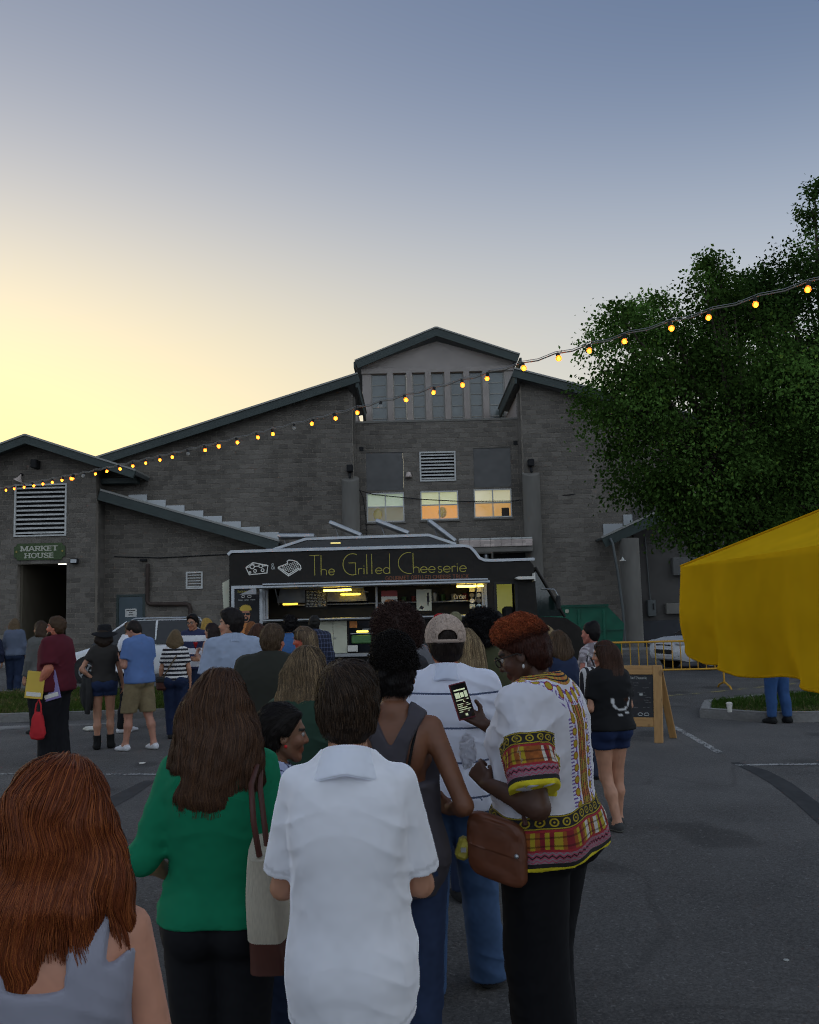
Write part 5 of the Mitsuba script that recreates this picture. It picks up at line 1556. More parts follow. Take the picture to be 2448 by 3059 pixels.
def noise_tint(P, amt, f, seed=0):
    return 1 + amt * (2 * meshkit.noise(P * f, seed) - 1)


def skin_colour(base, j, face):
    base = np.array(base)

    def fn(P):
        c = base * (noise_tint(P, .10, 23.)[:, None]) * (noise_tint(P, .05, 90., 3)[:, None])
        L = (P - j['hc']) @ j['R']
        near = np.linalg.norm(L, axis=1) < .16
        if face:
            lip = near & (np.abs(L[:, 0]) < .026) & (L[:, 1] > .07) & (np.abs(L[:, 2] + .066) < .0135)
            c[lip] *= np.array([.95, .68, .66])
            brow = near & (np.abs(np.abs(L[:, 0]) - .031) < .021) & (L[:, 1] > .055) & (np.abs(L[:, 2] - .026 + .25 * np.abs(np.abs(L[:, 0]) - .03)) < .006)
            c[brow] = np.array([.02, .014, .01])
            blush = near & (L[:, 1] > .03) & (L[:, 2] < 0)
            c[blush] *= np.array([1.06, .94, .92])
        return c
    return fn


def wrinkles(amp, seed, fold=1.0):
    def fn(P):
        q = P * np.array([1, 1, 1.0])
        q[:, 0] = np.sqrt((q[:, 0] + .02) ** 2 + .0081) * np.where(np.sin(seed * 2.1) > 0, 1, .6)
        q = q + seed * 3.7
        w = meshkit.noise(q * 5, seed)
        d = q + .12 * np.stack([w, w, -w], 1)
        patch = np.clip(meshkit.noise(P * 5.5 + seed, seed + 2) * 2.2 - .55, .08, 1) * np.clip(np.abs(P[:, 0]) * 8, .2, 1)
        r1 = 1 - np.abs(2 * meshkit.noise(d * np.array([7, 7, 15]) + np.stack([d[:, 2] * 5, d[:, 2] * 0, d[:, 0] * 9], 1), seed) - 1)
        r2 = 1 - np.abs(2 * meshkit.noise(d * np.array([20, 20, 5.5]), seed + 5) - 1)
        r3 = meshkit.fbm(d * 24, 2, seed + 9)
        return -amp * (((r1 ** 4 - .2) * 1.5 + fold * (r2 ** 4 - .2) * .9) * patch + .5 * (r3 - .5))
    return fn


def top_mesh(j, t, fine, seed):
    h = t.get('h', .0085) if fine else .0165
    infl, hem = t.get('infl', .016), t.get('hem', .84)
    b, off = j['b'], j['off']
    tp = torso_prims(j)
    bs = [bounds(p, infl) for p in tp]
    lo, hi = np.min([q[0] for q in bs], 0), np.max([q[1] for q in bs], 0)
    sl = t.get('sleeve', .6)
    for s in (-1, 1):
        if sl > 0:
            for p in np.array(j['arm'][s][:3])[:2 if sl <= 1 else 3]:
                lo, hi = np.minimum(lo, p - .1), np.maximum(hi, p + .1)
    lo[2] = hem - .06
    f = Field(lo - .03, hi + .03, h)
    tank = t.get('tank')
    for i, p in enumerate(tp):
        f.add(p, .045, infl)
    dr_ = t.get('drape', 0.0)
    w = (.92 if j['female'] else 1.0) * (1 + (b - 1) * 1.3)
    o = lambda x, y, z: np.array([x, y, z]) + off(z)
    r0, r1_ = t.get('rad', (.124 * w + dr_ * .5, .128 * w + dr_))
    f.add(P_(o(0, -.004, 1.27), o(0, -.01, hem - .05), r0, r1_, S=(1.22, .88, 1)), .06, infl)
    si = t.get('sinfl', .016)
    for s in (-1, 1):
        if sl <= 0:
            continue
        sh, e, wr = j['arm'][s][:3]
        ff = (.86 if j['female'] else 1.0) * (1 + (b - 1) * 1.2)
        if sl <= 1:
            c = sh + (e - sh) * sl
            f.add(P_(sh + [0, 0, -.008], e, .052 * ff + si * .8, .048 * ff + si * 1.3, cuts=[(c, unit(e - sh))]), t.get('ks', .035))
        else:
            f.add(P_(sh, e, .056 * ff + si, .043 * ff + si), .035)
            c = e + (wr - e) * (sl - 1)
            f.add(P_(e, wr, .044 * ff + si, .033 * ff + si, cuts=[(c, unit(wr - e))]), .03)
    f.ripple(wrinkles(t.get('wr', .006), seed, t.get('fold', 1.0)), .05)
    n0 = np.array([0, -.012, 1.40]) + off(1.42)
    n1 = np.array([0, .005, 1.60]) + off(1.58)
    nr = t.get('neck', .068)
    if nr:
        f.add(P_(n0, n1, nr * .75, nr * 1.25, op='sub'), .008)
    tail = t.get('tail', 0.0)
    f.cut(lambda x, y, z: (hem - tail * np.clip(1 - (x / .2) ** 2, 0, 1) + t.get('slant', 0) * x) - z)
    if tank:
        if tank == 'racer':
            f.cut(lambda x, y, z: np.minimum(z - (1.22 + .45 * np.clip(.07 - np.abs(x), 0, 1) + .9 * np.clip(y, 0, .1)), np.abs(np.abs(x - off(1.4)[0]) - np.clip((z - 1.30) * .55, .0, .095)) - .032 - np.clip(1.38 - z, 0, .1) * .3))
        else:
            f.cut(lambda x, y, z: np.minimum(z - t.get('line', 1.29) - 2.2 * (x - off(1.4)[0]) ** 2 + .02, np.abs(np.abs(x - off(1.4)[0]) - .09) - t.get('strap', .02)))
    return f.mesh()


def bottom_mesh(j, t, fine, seed):
    h = .011 if fine else .018
    kind, infl = t.get('kind', 'jeans'), t.get('infl', .014)
    bot = {'jeans': .03, 'slim': .07, 'shorts': .52, 'hotpants': .70}[kind] if 'to' not in t else t['to']
    top = t.get('waist', 1.03)
    if kind == 'slim' and 'infl' not in t:
        infl = .021
    pr = torso_prims(j)
    pr = [pr[0], pr[1]] + [p for p in pr[6:] if p['a'][2] < 1.0]
    for s in (-1, 1):
        hp, kn, an = j['leg'][s]
        f = (1.02 if j['female'] else 1.0) * (1 + (j['b'] - 1))
        g = t.get('flare', .02)
        lo_ = an + (an - kn) * .12
        pr += [P_(hp, kn, .096 * f, .062 * f + g * .5), P_(kn, lo_, .060 * f + g * .5, .046 * f + g)] if kind in ('jeans',) else [P_(hp, kn, .096 * f, .060 * f + (.025 if kind == 'shorts' else 0.006)), P_(kn, lo_, .056 * f, .042 * f)]
        cm = kn * .62 + an * .38 + np.array([0, -.018, 0])
        if bot < .4:
            pr += [P_(kn, cm, .055 * f, .055 * f), P_(cm, an * .9 + kn * .1, .054 * f, .042 * f)]
    F = field_of(pr, h, t.get('k', .016), infl, .03)
    F.ripple(wrinkles(t.get('wr', .006), seed + 3, .6), .05)
    F.cut(lambda x, y, z: np.maximum(z - top, bot - z))
    return F.mesh()


def hair_field(j, hr, fine):
    R, o = j['R'], j['hc']
    q = lambda a, b=None, ra=.02, rb=None, S=(1, 1, 1), **k: P_(a, b, ra, rb, S, o=o, R=R, **k)
    h = hr.get('res', .008 if fine else .012)
    t = hr.get('t', .012)
    kind = hr['kind']
    pr = [q((0, -.016, .036), None, .092 + t, S=(.83, 1.04, .97)), q((0, -.045, -.02), None, .075 + t * .6, S=(.95, .75, 1.0))]
    if 'vol' in hr:
        pr.append(q((0, .01, .075 + hr['vol']), None, .07 + t * .5, S=(.95, 1.15, .7)))
    for p in hr.get('prims', ()):
        pr.append(P_(*p[0], **p[1]))
    if kind == 'bun':
        pr.append(q(hr.get('at', (0, -.11, .07)), None, hr.get('r', .045)))
    if kind == 'tail':
        a = np.array([0, -.105, .035])
        pr += [q(a, (0, -.15, -.04), .03, .035), q((0, -.15, -.04), (0, -.14, -.2), .036, .015)]
    F = field_of(pr, h, hr.get('k', .03), 0.0, .03)
    X = F.all()

    def loc(x, y, z):
        x, y, z = x - o[0], y - o[1], z - o[2]
        return tuple(R[0, i] * x + R[1, i] * y + R[2, i] * z for i in range(3))
    if kind in ('short', 'bun', 'tail', 'afro', 'fade'):
        nape = hr.get('nape', -.085)
        F.cut(lambda x, y, z: (lambda a, b, c: np.maximum((b - .068) * .8 - (c - .072) * .6, np.minimum(nape - c, c * 0 + 1)))(*loc(x, y, z)) if kind != 'bun2' else 0)
        F.cut(lambda x, y, z: (lambda a, b, c: .03 - np.sqrt((np.abs(a) - .088) ** 2 + (b + .004) ** 2 + (c + .03) ** 2))(*loc(x, y, z)))
    else:
        F.cut(lambda x, y, z: (lambda a, b, c: -(np.sqrt((a / .066) ** 2 + ((b - .105) / .085) ** 2 + ((c + .035) / .112) ** 2) - 1) * .066)(*loc(x, y, z)))
        F.cut(lambda x, y, z: (lambda a, b, c: np.minimum(b - .075, .09 - c))(*loc(x, y, z)))
    amp = hr.get('rough', .006)
    F.ripple(lambda P: amp * (meshkit.fbm(P * hr.get('rf', 38.), 2) - .5) * 2, .03)
    return F


def hair_colours(base, tip=None, var=.3):
    base = np.array(base)

    def fn(P, rng, n):
        k = (1 + var * rng.normal(size=(n, 1))).clip(.4, 1.9)
        c = base * k * (.76 + .48 * meshkit.noise(P * np.array([30., 30., 5.]), 3)[:, None])
        if tip is not None:
            m = rng.random((n, 1)) < .35
            c = np.where(m, np.array(tip) * k, c)
        return c
    return fn


def make_hair(j, hr, fine, rng):
    F = hair_field(j, hr, fine)
    v, f = F.mesh()
    N = vnormals(v, f)
    base = np.array(hr['c'])
    bc_ = base * .75 * noise_tint(v, .25, 60.)[:, None]
    if 'top_c' in hr:
        tt = np.clip((((v - j['hc']) @ j['R'])[:, 2:3] - .03) / .06, 0, 1)
        bc_ = bc_ * (1 - tt) + np.array(hr['top_c']) * .6 * tt
    out = [(v, f, bc_)]
    n = hr.get('n', 0)
    if n:
        cols = hair_colours(base, hr.get('tip'), hr.get('var', .28))
        crown = j['hc'] + j['R'] @ np.array(hr.get('crown', (0, -.03, .11)))
        if hr['kind'] == 'afro':
            out.append(curls(v, N, n, hr.get('len', .022), .0045, hr.get('w', .0011), cols, rng))
        else:
            sway = hr.get('sway', (0, 0))

            def comb(P):
                d = P - crown
                rad = d / (np.linalg.norm(d, axis=1, keepdims=True) + 1e-6)
                k = np.clip(1 - (crown[2] - P[:, 2:3]) / .12, 0, 1)
                c = rad * (k + .12) + np.array([sway[0], sway[1], -1.0]) * (1 - k * .7)
                if 'flow' in hr:
                    c = c + np.array(hr['flow']) * k
                return c
            sel = np.arange(len(v)) if 'where' not in hr else np.nonzero(hr['where']((v - j['hc']) @ j['R']))[0]
            out.append(comb_strands(F, v[sel], N[sel], n, hr.get('len', .05), hr.get('ds', .012), comb, hr.get('w', .0011), cols, rng, hr.get('off', (-.001, .004)), hr.get('wave', 0.), hr.get('tail', .03), hr.get('freq', 28.)))
        if 'curl' in hr:
            c = hr['curl']
            L = (v - j['hc']) @ j['R']
            sel = np.nonzero(L[:, 2] > c.get('above', .05))[0]
            hc_ = hair_colours(c['c'], c.get('tip'))

            def graded(Q, rg, n_):
                k_ = hc_(Q, rg, n_)
                if 'top_c' not in hr:
                    return k_
                t_ = np.clip((((Q - j['hc']) @ j['R'])[:, 2:3] - c['above']) / .04 + rg.normal(0, .15, (n_, 1)), 0, 1)
                return base * (1 - t_) + k_ * t_
            out.append(curls(v[sel], N[sel], c['n'], c['len'], c.get('rad', .006), c.get('w', .0014), graded, rng))
    return join(out)


PEOPLE = 0


def person(label, x, y, rot, h, female=False, build=1.0, skin=(.36, .21, .15), head=(0, 0, 0), lean=(0, 0), arms=('down', 'down'), legs=((0.02, 0, 0), (-.02, 0, 0)), hair=None, top=None, bottom=None, shoes=None, fine=False, face=False, collar=None, group=None, more=None, nose=1.0, hands=True, sw=None):
    global PEOPLE
    PEOPLE += 1
    seed = PEOPLE
    rng = np.random.default_rng(100 + seed)
    key = thing('person', label, 'person', group)
    s = h / 1.75
    j = joints(h, female, build, arms, legs, lean, head, sw)
    a = math.radians(rot)
    M = np.array([[math.cos(a), -math.sin(a), 0], [math.sin(a), math.cos(a), 0], [0, 0, 1]]) * s
    world = lambda P: np.asarray(P, float) @ M.T + np.array([x, y, 0.0])
    j['world'], j['s'], j['key'] = world, s, key

    def put(name, v, f, c, bsdf, label_=None):
        c = np.broadcast_to(c, v.shape)
        return part(key, name, mikit.ply((world(v), f), bsdf, smooth=True, color=np.clip(c, 0, 1)), label_)
    j['put'] = put
    # body: trunk and limbs, then a finer head and hands, one mesh
    pr = torso_prims(j)
    for sd in (-1, 1):
        pr += leg_prims(j, sd) + foot_prims(j, sd)
    allp = pr + arm_prims(j, -1) + arm_prims(j, 1)
    F = Field(np.min([bounds(p, 0)[0] for p in allp], 0) - .04, np.max([bounds(p, 0)[1] for p in allp], 0) + .04, .012 if fine else .020)
    for p in pr:
        F.add(p, .035)
    for sd in (-1, 1):
        for p in arm_prims(j, sd):
            F.add(p, .022)
    body = [F.mesh()]
    body.append(field_of(head_prims(j, nose), .0065 if fine else .0105, .014, 0, .02).mesh())
    for sd in (-1, 1):
        sh, e, w, hd, pn, cu, th = j['arm'][sd]
        body.append(field_of(hand_prims(w, hd, pn, sd, cu, .92 if female else 1.0, th) + [P_(w + unit(e - w) * .05, w, .027, .024, S=(1, 1, 1))], .0045 if fine else .0075, .008, 0, .015).mesh())
    col = skin_colour(skin, j, face)
    v, f, c = join([(v, f, col(v)) for v, f in body])
    put('body', v, f, c, 'm_skin')
    if face:
        for sd in (-1, 1):
            m = trimesh.creation.icosphere(2 if fine else 1, .0125)
            d = unit((sd * .12, 1, -.05))
            cc = np.where((m.vertices @ d > .0112)[:, None], (.02, .012, .008), (.34, .31, .29))
            put('eye', (m.vertices + (sd * .031, .0775, .001)) @ j['R'].T + j['hc'], m.faces, cc, 'm_skin')
    if bottom:
        v, f = bottom_mesh(j, bottom, fine, seed)
        c = np.array(bottom['c']) * noise_tint(v, bottom.get('var', .12), 14., 2)[:, None] * noise_tint(v, bottom.get('var', .12), 55., 4)[:, None]
        if 'col' in bottom:
            c = bottom['col'](v, c)
        put(bottom.get('name', {'jeans': 'trousers', 'slim': 'trousers'}.get(bottom.get('kind', 'jeans'), 'shorts')), v, f, c, 'm_cloth')
    if top:
        v, f = top_mesh(j, top, fine, seed)
        c = np.array(top['c']) * noise_tint(v, top.get('var', .05), 40., 2)[:, None]
        if 'col' in top:
            c = top['col'](v, c, j)
        if top.get('stitch'):
            e_ = v[:, 2] - (top['hem'] - top.get('tail', 0) * np.clip(1 - (v[:, 0] / .2) ** 2, 0, 1))
            c = c * np.where((np.abs(e_ - .024) < .005) | (np.abs(e_) < .006), .80, 1)[:, None]
            for sd in (-1, 1):
                sh_, el_ = j['arm'][sd][:2]
                d_ = unit(el_ - sh_)
                q_ = (v - sh_) @ d_ - np.linalg.norm(el_ - sh_) * top['sleeve'] + .022
                c = c * np.where((np.abs(q_) < .005) & (np.linalg.norm(np.cross(v - sh_, d_), axis=1) < .085) & (v[:, 0] * sd > .165), .80, 1)[:, None]
        if 'bsdf' in top:
            uv = top['uv'](v, j)
            jump = np.ptp(uv[f][:, :, 1], axis=1) > 5      # a seam of the cloth: part the mesh there
            side = (uv[f][:, :, 1] > 5).mean(1) > .5
            if jump.any():
                vs, fs, us = [], [], []
                at = 0
                for q in (side, ~side):
                    ids = np.unique(f[q])
                    back = np.full(len(v), -1)
                    back[ids] = np.arange(len(ids)) + at
                    at += len(ids)
                    vs.append(v[ids])
                    fs.append(back[f[q]])
                    us.append(top['uv'](v[ids], j, q is side))
                v, f, uv = np.vstack(vs), np.vstack(fs), np.vstack(us)
            part(key, top.get('name', 'shirt'), mikit.ply((world(v), f), top['bsdf'], smooth=True, uv=uv))
        else:
            put(top.get('name', 'shirt'), v, f, c, 'm_cloth')
    if collar is not None:
        na = 40
        th = np.linspace(.25, 2 * np.pi - .25, na)   # opening in front
        prof = [(.060, .066, 1.512), (.070, .080, 1.520), (.124, .122, 1.452), (.120, .117, 1.443), (.066, .070, 1.492)]
        v = []
        for rx, ry, z in prof:
            dx, dy, dz = rx * np.sin(th), ry * np.cos(th) - .018, z - .045 * np.clip(np.cos(th), -1, 1) * .6 - (.022 * np.abs(np.sin(th)) if rx > .09 else 0)
            v.append(np.stack([dx, dy, dz + 0 * th], 1))
        v = np.stack(v, 1)
        v = v.reshape(-1, 3) + j['off'](1.5)
        v = v * [1, 1, 1]
        k = len(prof)
        i, jj = np.meshgrid(np.arange(na - 1), np.arange(k), indexing='ij')
        qd = np.stack([i * k + jj, i * k + (jj + 1) % k, (i + 1) * k + (jj + 1) % k, (i + 1) * k + jj], -1).reshape(-1, 4)
        put('collar', v, np.vstack([qd[:, [0, 1, 2]], qd[:, [0, 2, 3]]]), np.array(collar) * noise_tint(v, .05, 50.)[:, None], 'm_cloth')
    if shoes:
        for sd in (-1, 1):
            pp = foot_prims(j, sd, shoes.get('infl', .008))
            an, kn = j['leg'][sd][2], j['leg'][sd][1]
            up = shoes.get('to', .10)
            if up > .12:
                pp.append(P_(an, an + (kn - an) * .4, .05, .06))
            Fs = field_of(pp, .008 if fine else .013, .02, 0, .02)
            g = an[1]
            heel = shoes.get('heel', 0)
            Fs.cut(lambda x, y, z: np.maximum(z - up, .004 - z))
            v, f = Fs.mesh()
            c = np.array(shoes['c']) * noise_tint(v, .15, 40.)[:, None]
            if 'sole' in shoes:
                c = np.where(v[:, 2:3] < .022, np.array(shoes['sole']), c)
            put('boot' if up > .12 else 'shoe', v, f, c, 'm_skin' if shoes.get('gloss') else 'm_cloth')
    if hair:
        put('hair', *make_hair(j, hair, fine, rng), 'm_hair')
    if more:
        more(j, put, rng)
    return key, j


# ---------------------------------------------------------------- the crowd
LIGHT, TAN, BROWN, DARK, DEEP, RUDDY = (.45, .225, .14), (.38, .18, .105), (.20, .085, .043), (.10, .045, .026), (.082, .038, .024), (.48, .155, .09)
BLACKH, DKBROWN, MIDBROWN, LTBROWN, BLOND, RED = (.010, .008, .008), (.030, .018, .011), (.055, .032, .018), (.13, .085, .045), (.30, .20, .09), (.17, .042, .012)
DENIM, DKDENIM, BLACKC = (.035, .06, .13), (.016, .026, .058), (.009, .009, .011)
BLACKSHOE, WHITESHOE = dict(c=(.02, .02, .02), sole=(.03, .03, .03)), dict(c=(.60, .60, .62), sole=(.55, .55, .55))


def falls(zb, w=1.0, depth=.62, side=True, fwd=0.0):
    """Hair falling down the back to height zb."""
    out = [(((0, -.062, 1.62), (0, -.088, zb + .07), .088, .078), dict(S=(1.28 * w, depth, 1)))]
    if side:
        for s in (-1, 1):
            out.append((((s * .078, -.035 + fwd, 1.62), (s * .105 * w, -.06 + fwd, zb + .10), .036, .042), {}))
    return out


def head_local(j, m):
    v = (m.vertices if hasattr(m, 'vertices') else m[0])
    return v @ j['R'].T + j['hc'], (m.faces if hasattr(m, 'faces') else m[1])


def cap_of(colour, opening=True, visor=True, name='cap'):
    def more(j, put, rng):
        q = lambda a, b=None, ra=.02, rb=None, S=(1, 1, 1), **k: P_(a, b, ra, rb, S, **k)
        F = field_of([q((0, -.010, .050), None, .113, S=(.87, 1.02, .88)), q((0, -.012, .03), (0, -.012, .012), .108, .106, S=(.88, 1.04, 1))], .006, .02, 0, .02)
        F.d = np.maximum(F.d, -(F.d + .006))
        F.cut(lambda x, y, z: .008 - z + 0 * x + .15 * (y + .01) * 0)
        if opening:
            F.cut(lambda x, y, z: -(np.sqrt((x / .046) ** 2 + ((z - .034) / .036) ** 2 + 0 * y) - 1) * .03 + np.where(y > 0, -1, 0))
        v, f = F.mesh()
        seam = np.abs(v[:, 0]) < .004
        dots = (np.sin(v[:, 2] * 900) * np.sin(np.arctan2(v[:, 0], v[:, 1]) * 110) > .3)
        c = np.array(colour) * (1 - .22 * dots)[:, None] * (1 - .2 * seam)[:, None] * noise_tint(v, .1, 60.)[:, None]
        put(name, v @ j['R'].T + j['hc'], f, c, 'm_cloth')
        if opening:
            th = np.linspace(-.55, .55, 14) + np.pi
            r1 = np.stack([.098 * np.sin(th), .116 * np.cos(th) - .012, 0 * th + .016], 1)
            put('cap_strap', *head_local(j, frame_tube(r1, .009, 6)), np.array(colour) * .8, 'm_cloth')
        if visor:
            th = np.linspace(-1.0, 1.0, 15)
            a = np.stack([.098 * np.sin(th), .108 * np.cos(th) - .012, .012 + 0 * th], 1)
            b = np.stack([.090 * np.sin(th), .115 + .075 * np.cos(th) ** .7 - .012, -.004 + 0 * th - .012 * np.abs(np.sin(th))], 1)
            vv = np.vstack([a, b, b - [0, 0, .004], a - [0, 0, .004]])
            n = 15
            ff = np.array([[r * n + i, r * n + i + 1, ((r + 1) % 4) * n + i + 1] for r in range(4) for i in range(n - 1)] + [[r * n + i, ((r + 1) % 4) * n + i + 1, ((r + 1) % 4) * n + i] for r in range(4) for i in range(n - 1)])
            put('cap_peak', vv @ j['R'].T + j['hc'], ff, np.array(colour) * .75, 'm_cloth')
    return more


def glasses(colour=(.012, .011, .010), r=.022, up=0.0, shades=False):
    def more(j, put, rng):
        ms = []
        for s in (-1, 1):
            t = np.linspace(0, 2 * np.pi, 20)
            ms.append(frame_tube(np.stack([s * .033 + r * 1.1 * np.cos(t), .103 + 0 * t, .0 + r * .85 * np.sin(t)], 1), .0026, 5))
            ms.append(frame_tube([(s * .058, .103, .006), (s * .078, .085, .008), (s * .083, .0, .004), (s * .083, -.015, -.008)], .0026, 5))
        ms.append(frame_tube([(-.012, .106, .004), (.012, .106, .004)], .0026, 5))
        if shades:
            for s in (-1, 1):
                ms.append(extrude(Polygon(arc(s * .033, 0, r * 1.1, r * .85, 0, 360)), .100, .104))
        m = cat(ms)
        m.vertices[:, 2] += up
        if up:
            m.vertices[:, 1] -= up * .35
        put('sunglasses' if shades else 'glasses', *head_local(j, m), np.array(colour), 'm_skin')
    return more


def both(*fs):
    def more(j, put, rng):
        for f in fs:
            f(j, put, rng)
    return more


# garments with a woven or printed pattern
def cloth_mat(name, fn):
    mat(name, proc(fn), .9, sheen=.25)


cloth_mat('polo_stripe', lambda p, n, uv: (lambda z: mix((.64, .66, .76), (.06, .08, .15), smoothstep(.975, .992, dr.cos(z * 2 * math.pi / .158))))(p.z - .10 * dr.square(p.x - .18) + .012 * noise(p.x * 7, p.z * 5, p.y * 5)))
cloth_mat('black_white_stripe', lambda p, n, uv: mix((.62, .60, .58), (.012, .012, .018), smoothstep(-.12, .12, dr.sin(p.z * 2 * math.pi / .062))))
cloth_mat('navy_white_stripe', lambda p, n, uv: mix((.60, .60, .63), (.02, .024, .07), smoothstep(-.2, .0, dr.sin(p.z * 2 * math.pi / .215 + .6))))


def polka(p, n, uv):
    u, v = (p.x * .8 + p.y * .6) / .030, p.z / .030
    row = dr.floor(v)
    a, b = u + .5 * (row - 2 * dr.floor(row / 2)), v
    d = dr.sqrt(dr.square(a - dr.floor(a) - .5) + dr.square(b - row - .5))
    return mix((.05, .02, .02), (.46, .37, .29), smoothstep(.24, .32, d))


cloth_mat('polka', polka)
cloth_mat('navy_plaid', lambda p, n, uv: mi.Color3f(.012, .016, .035) + mi.Color3f(.05, .06, .10) * (smoothstep(.85, .97, dr.cos(p.z * 2 * math.pi / .07)) + smoothstep(.85, .97, dr.cos((p.x + p.y) * 2 * math.pi / .07))))
cloth_mat('bar_stripe', lambda p, n, uv: mix((.55, .53, .52), (.02, .018, .022), smoothstep(-.1, .1, dr.sin((p.x * .9 + p.y * .5) * 2 * math.pi / .05))))


def dashiki(p, n, uv):
    """Printed bands, keyed to the cloth: u runs round the garment in metres, v up it from the hem (sleeves have v above 10)."""
    sleeve = uv.y > 9.
    u = uv.x
    v = dr.select(sleeve, uv.y - 10., uv.y)
    white, black, yel, org, red, pink, grey, pur = (.64, .64, .70), (.016, .014, .015), (.40, .30, .018), (.30, .085, .015), (.32, .022, .03), (.36, .06, .11), (.22, .2, .22), (.16, .10, .34)
    fr = lambda x: x - dr.floor(x)
    c = mi.Color3f(*white) * (1 - .06 * noise(u * 60, v * 60, 1))
    # ring band, bar band, zigzag band, counted up from the trim
    wob = .004 * dr.sin(u * 40)
    w = v + wob
    col = mi.Color3f(*black)
    ring = dr.sqrt(dr.square((fr(u / .036) - .5) * .036) + dr.square(w - .168))
    rings = mix(black, yel, smoothstep(.003, .0015, dr.abs(ring - .011)) + smoothstep(.004, .002, ring) + smoothstep(.0025, .001, dr.abs(dr.abs(w - .168) - .0185)))
    k = cell_rand(dr.floor(u / .011), 3, 1)
    kk = cell_rand(dr.floor(u / .055), 5, 2)
    bars = dr.select(kk > .48, dr.select(k > .80, mi.Color3f(*yel), dr.select(k > .50, mi.Color3f(*red) * .7, dr.select(k > .2, mi.Color3f(.55, .52, .45), mi.Color3f(*org)))), mi.Color3f(*org) * (.75 + .5 * noise(u * 120, w * 120, 3)))
    bars = bars * (1 - .55 * smoothstep(.75, .85, dr.cos(w * 2 * math.pi / .03)))
    zig = dr.abs(fr(u / .018) - .5) * .018
    zigs = dr.select(fr((w + zig) / .011) > .5, mi.Color3f(*pink), dr.select(fr((w + zig) / .033) > .5, mi.Color3f(*black), mi.Color3f(*grey)))
    col = dr.select(w > .146, rings, dr.select(w > .138, mi.Color3f(*red), dr.select(w > .078, bars, dr.select(w > .07, mi.Color3f(*red), dr.select(w > .030, zigs, dr.select(w > .014, mi.Color3f(*black), mi.Color3f(.66, .56, .02)))))))
    c = dr.select((w < .19) & (w > -.006), col, c)
    # placket down the centre back, with purple and yellow flowers beside it, and the yoke round the neck
    yoke = (~sleeve) & (v > .535)
    uu = dr.select(yoke, .603 - v, dr.abs(u))
    along = dr.select(yoke, u * 1.0, v)
    plk = dr.select(fr(uu / .012) > .62, mi.Color3f(*black), dr.select(cell_rand(dr.floor(along / .012), dr.floor(uu / .012), 4) > .5, mi.Color3f(.40, .27, .04), mi.Color3f(.42, .12, .03)))
    fl = dr.sqrt(dr.square((fr(along / .044) - .5) * .044) + dr.square(uu - .052))
    flo = dr.select(fl < .012, mi.Color3f(*yel), dr.select(fl < .015, mi.Color3f(*red), dr.select((fr(along / .013) < .42) & (uu > .062), mi.Color3f(*pur), dr.select((dr.abs(uu - .046) < .004), mi.Color3f(*pur), mi.Color3f(*white)))))
    inb = (~sleeve) & (w > .19)
    c = dr.select(inb & (uu < .030), plk, c)
    c = dr.select(inb & (uu > .030) & (uu < .082), flo, c)
    return c


cloth_mat('dashiki', dashiki)


def dashiki_uv(v, j, force=None):
    th = np.arctan2(v[:, 0] - j['off'](1.2)[0], -(v[:, 1] + .01))
    uv = np.stack([th * .165, v[:, 2] - .868 - .10 * v[:, 0]], 1)
    nk = np.array([0, -.012]) + j['off'](1.45)[:2]
    rr = np.linalg.norm((v[:, :2] - nk) * [1, 1.08], axis=1)
    hi = v[:, 2] > 1.37
    uv[:, 1] = np.where(hi, np.where(rr < .175, .603 - (rr - .095), .515), uv[:, 1])
    uv[:, 0] = np.where(hi & (rr < .175), th * .12, uv[:, 0])
    for s in (-1, 1):
        sh, e = j['arm'][s][:2]
        d = unit(e - sh)
        t = (v - sh) @ d
        r = v - sh - t[:, None] * d
        a = unit(np.cross(d, [0, 1, .2]))
        b = np.cross(d, a)
        L = np.linalg.norm(e - sh)
        ell = (v[:, 0] / .212) ** 2 + ((v[:, 1] + .01) / .19) ** 2 > 1
        m = (np.linalg.norm(r, axis=1) < .115) & (t > .07) & (t < L) & (v[:, 0] * s > .12) & ell
        if force is not None:
            m = (v[:, 0] * s > 0) & np.full(len(v), force)
        uv[m] = np.stack([np.arctan2(r @ b, r @ a)[m] * .075, 10 + .84 * L - t[m]], 1)
    return uv


# --- front row
person('woman with long wavy red hair in a pale grey tank top, nearest the camera', -.655, 1.75, 2, 1.55, True, .98, (.47, .22, .14), arms=('front', 'down'), fine=True, lean=(0, -.04),
       hair=dict(kind='long', c=(.13, .030, .009), tip=(.22, .060, .016), prims=falls(1.44, 1.0, .60) + [(((-.055, -.115, 1.48), (-.045, -.118, 1.365), .05, .028), dict(S=(1.3, .7, 1))), (((.070, -.11, 1.48), (.082, -.108, 1.40), .036, .018), {}), (((.115, -.055, 1.52), (.15, -.06, 1.45), .034, .016), {})], t=.02, n=20000, len=.50, ds=.019, w=.0009, wave=.36, freq=27., tail=.085, off=(-.005, .007), var=.15, rough=.010, rf=20., crown=(0, .015, .12)),
       top=dict(c=(.26, .26, .31), tank='strap', line=1.365, strap=.034, sleeve=0, hem=.86, infl=.010, name='tank_top', drape=.01, wr=.004), bottom=dict(kind='jeans', c=DKDENIM), shoes=BLACKSHOE)


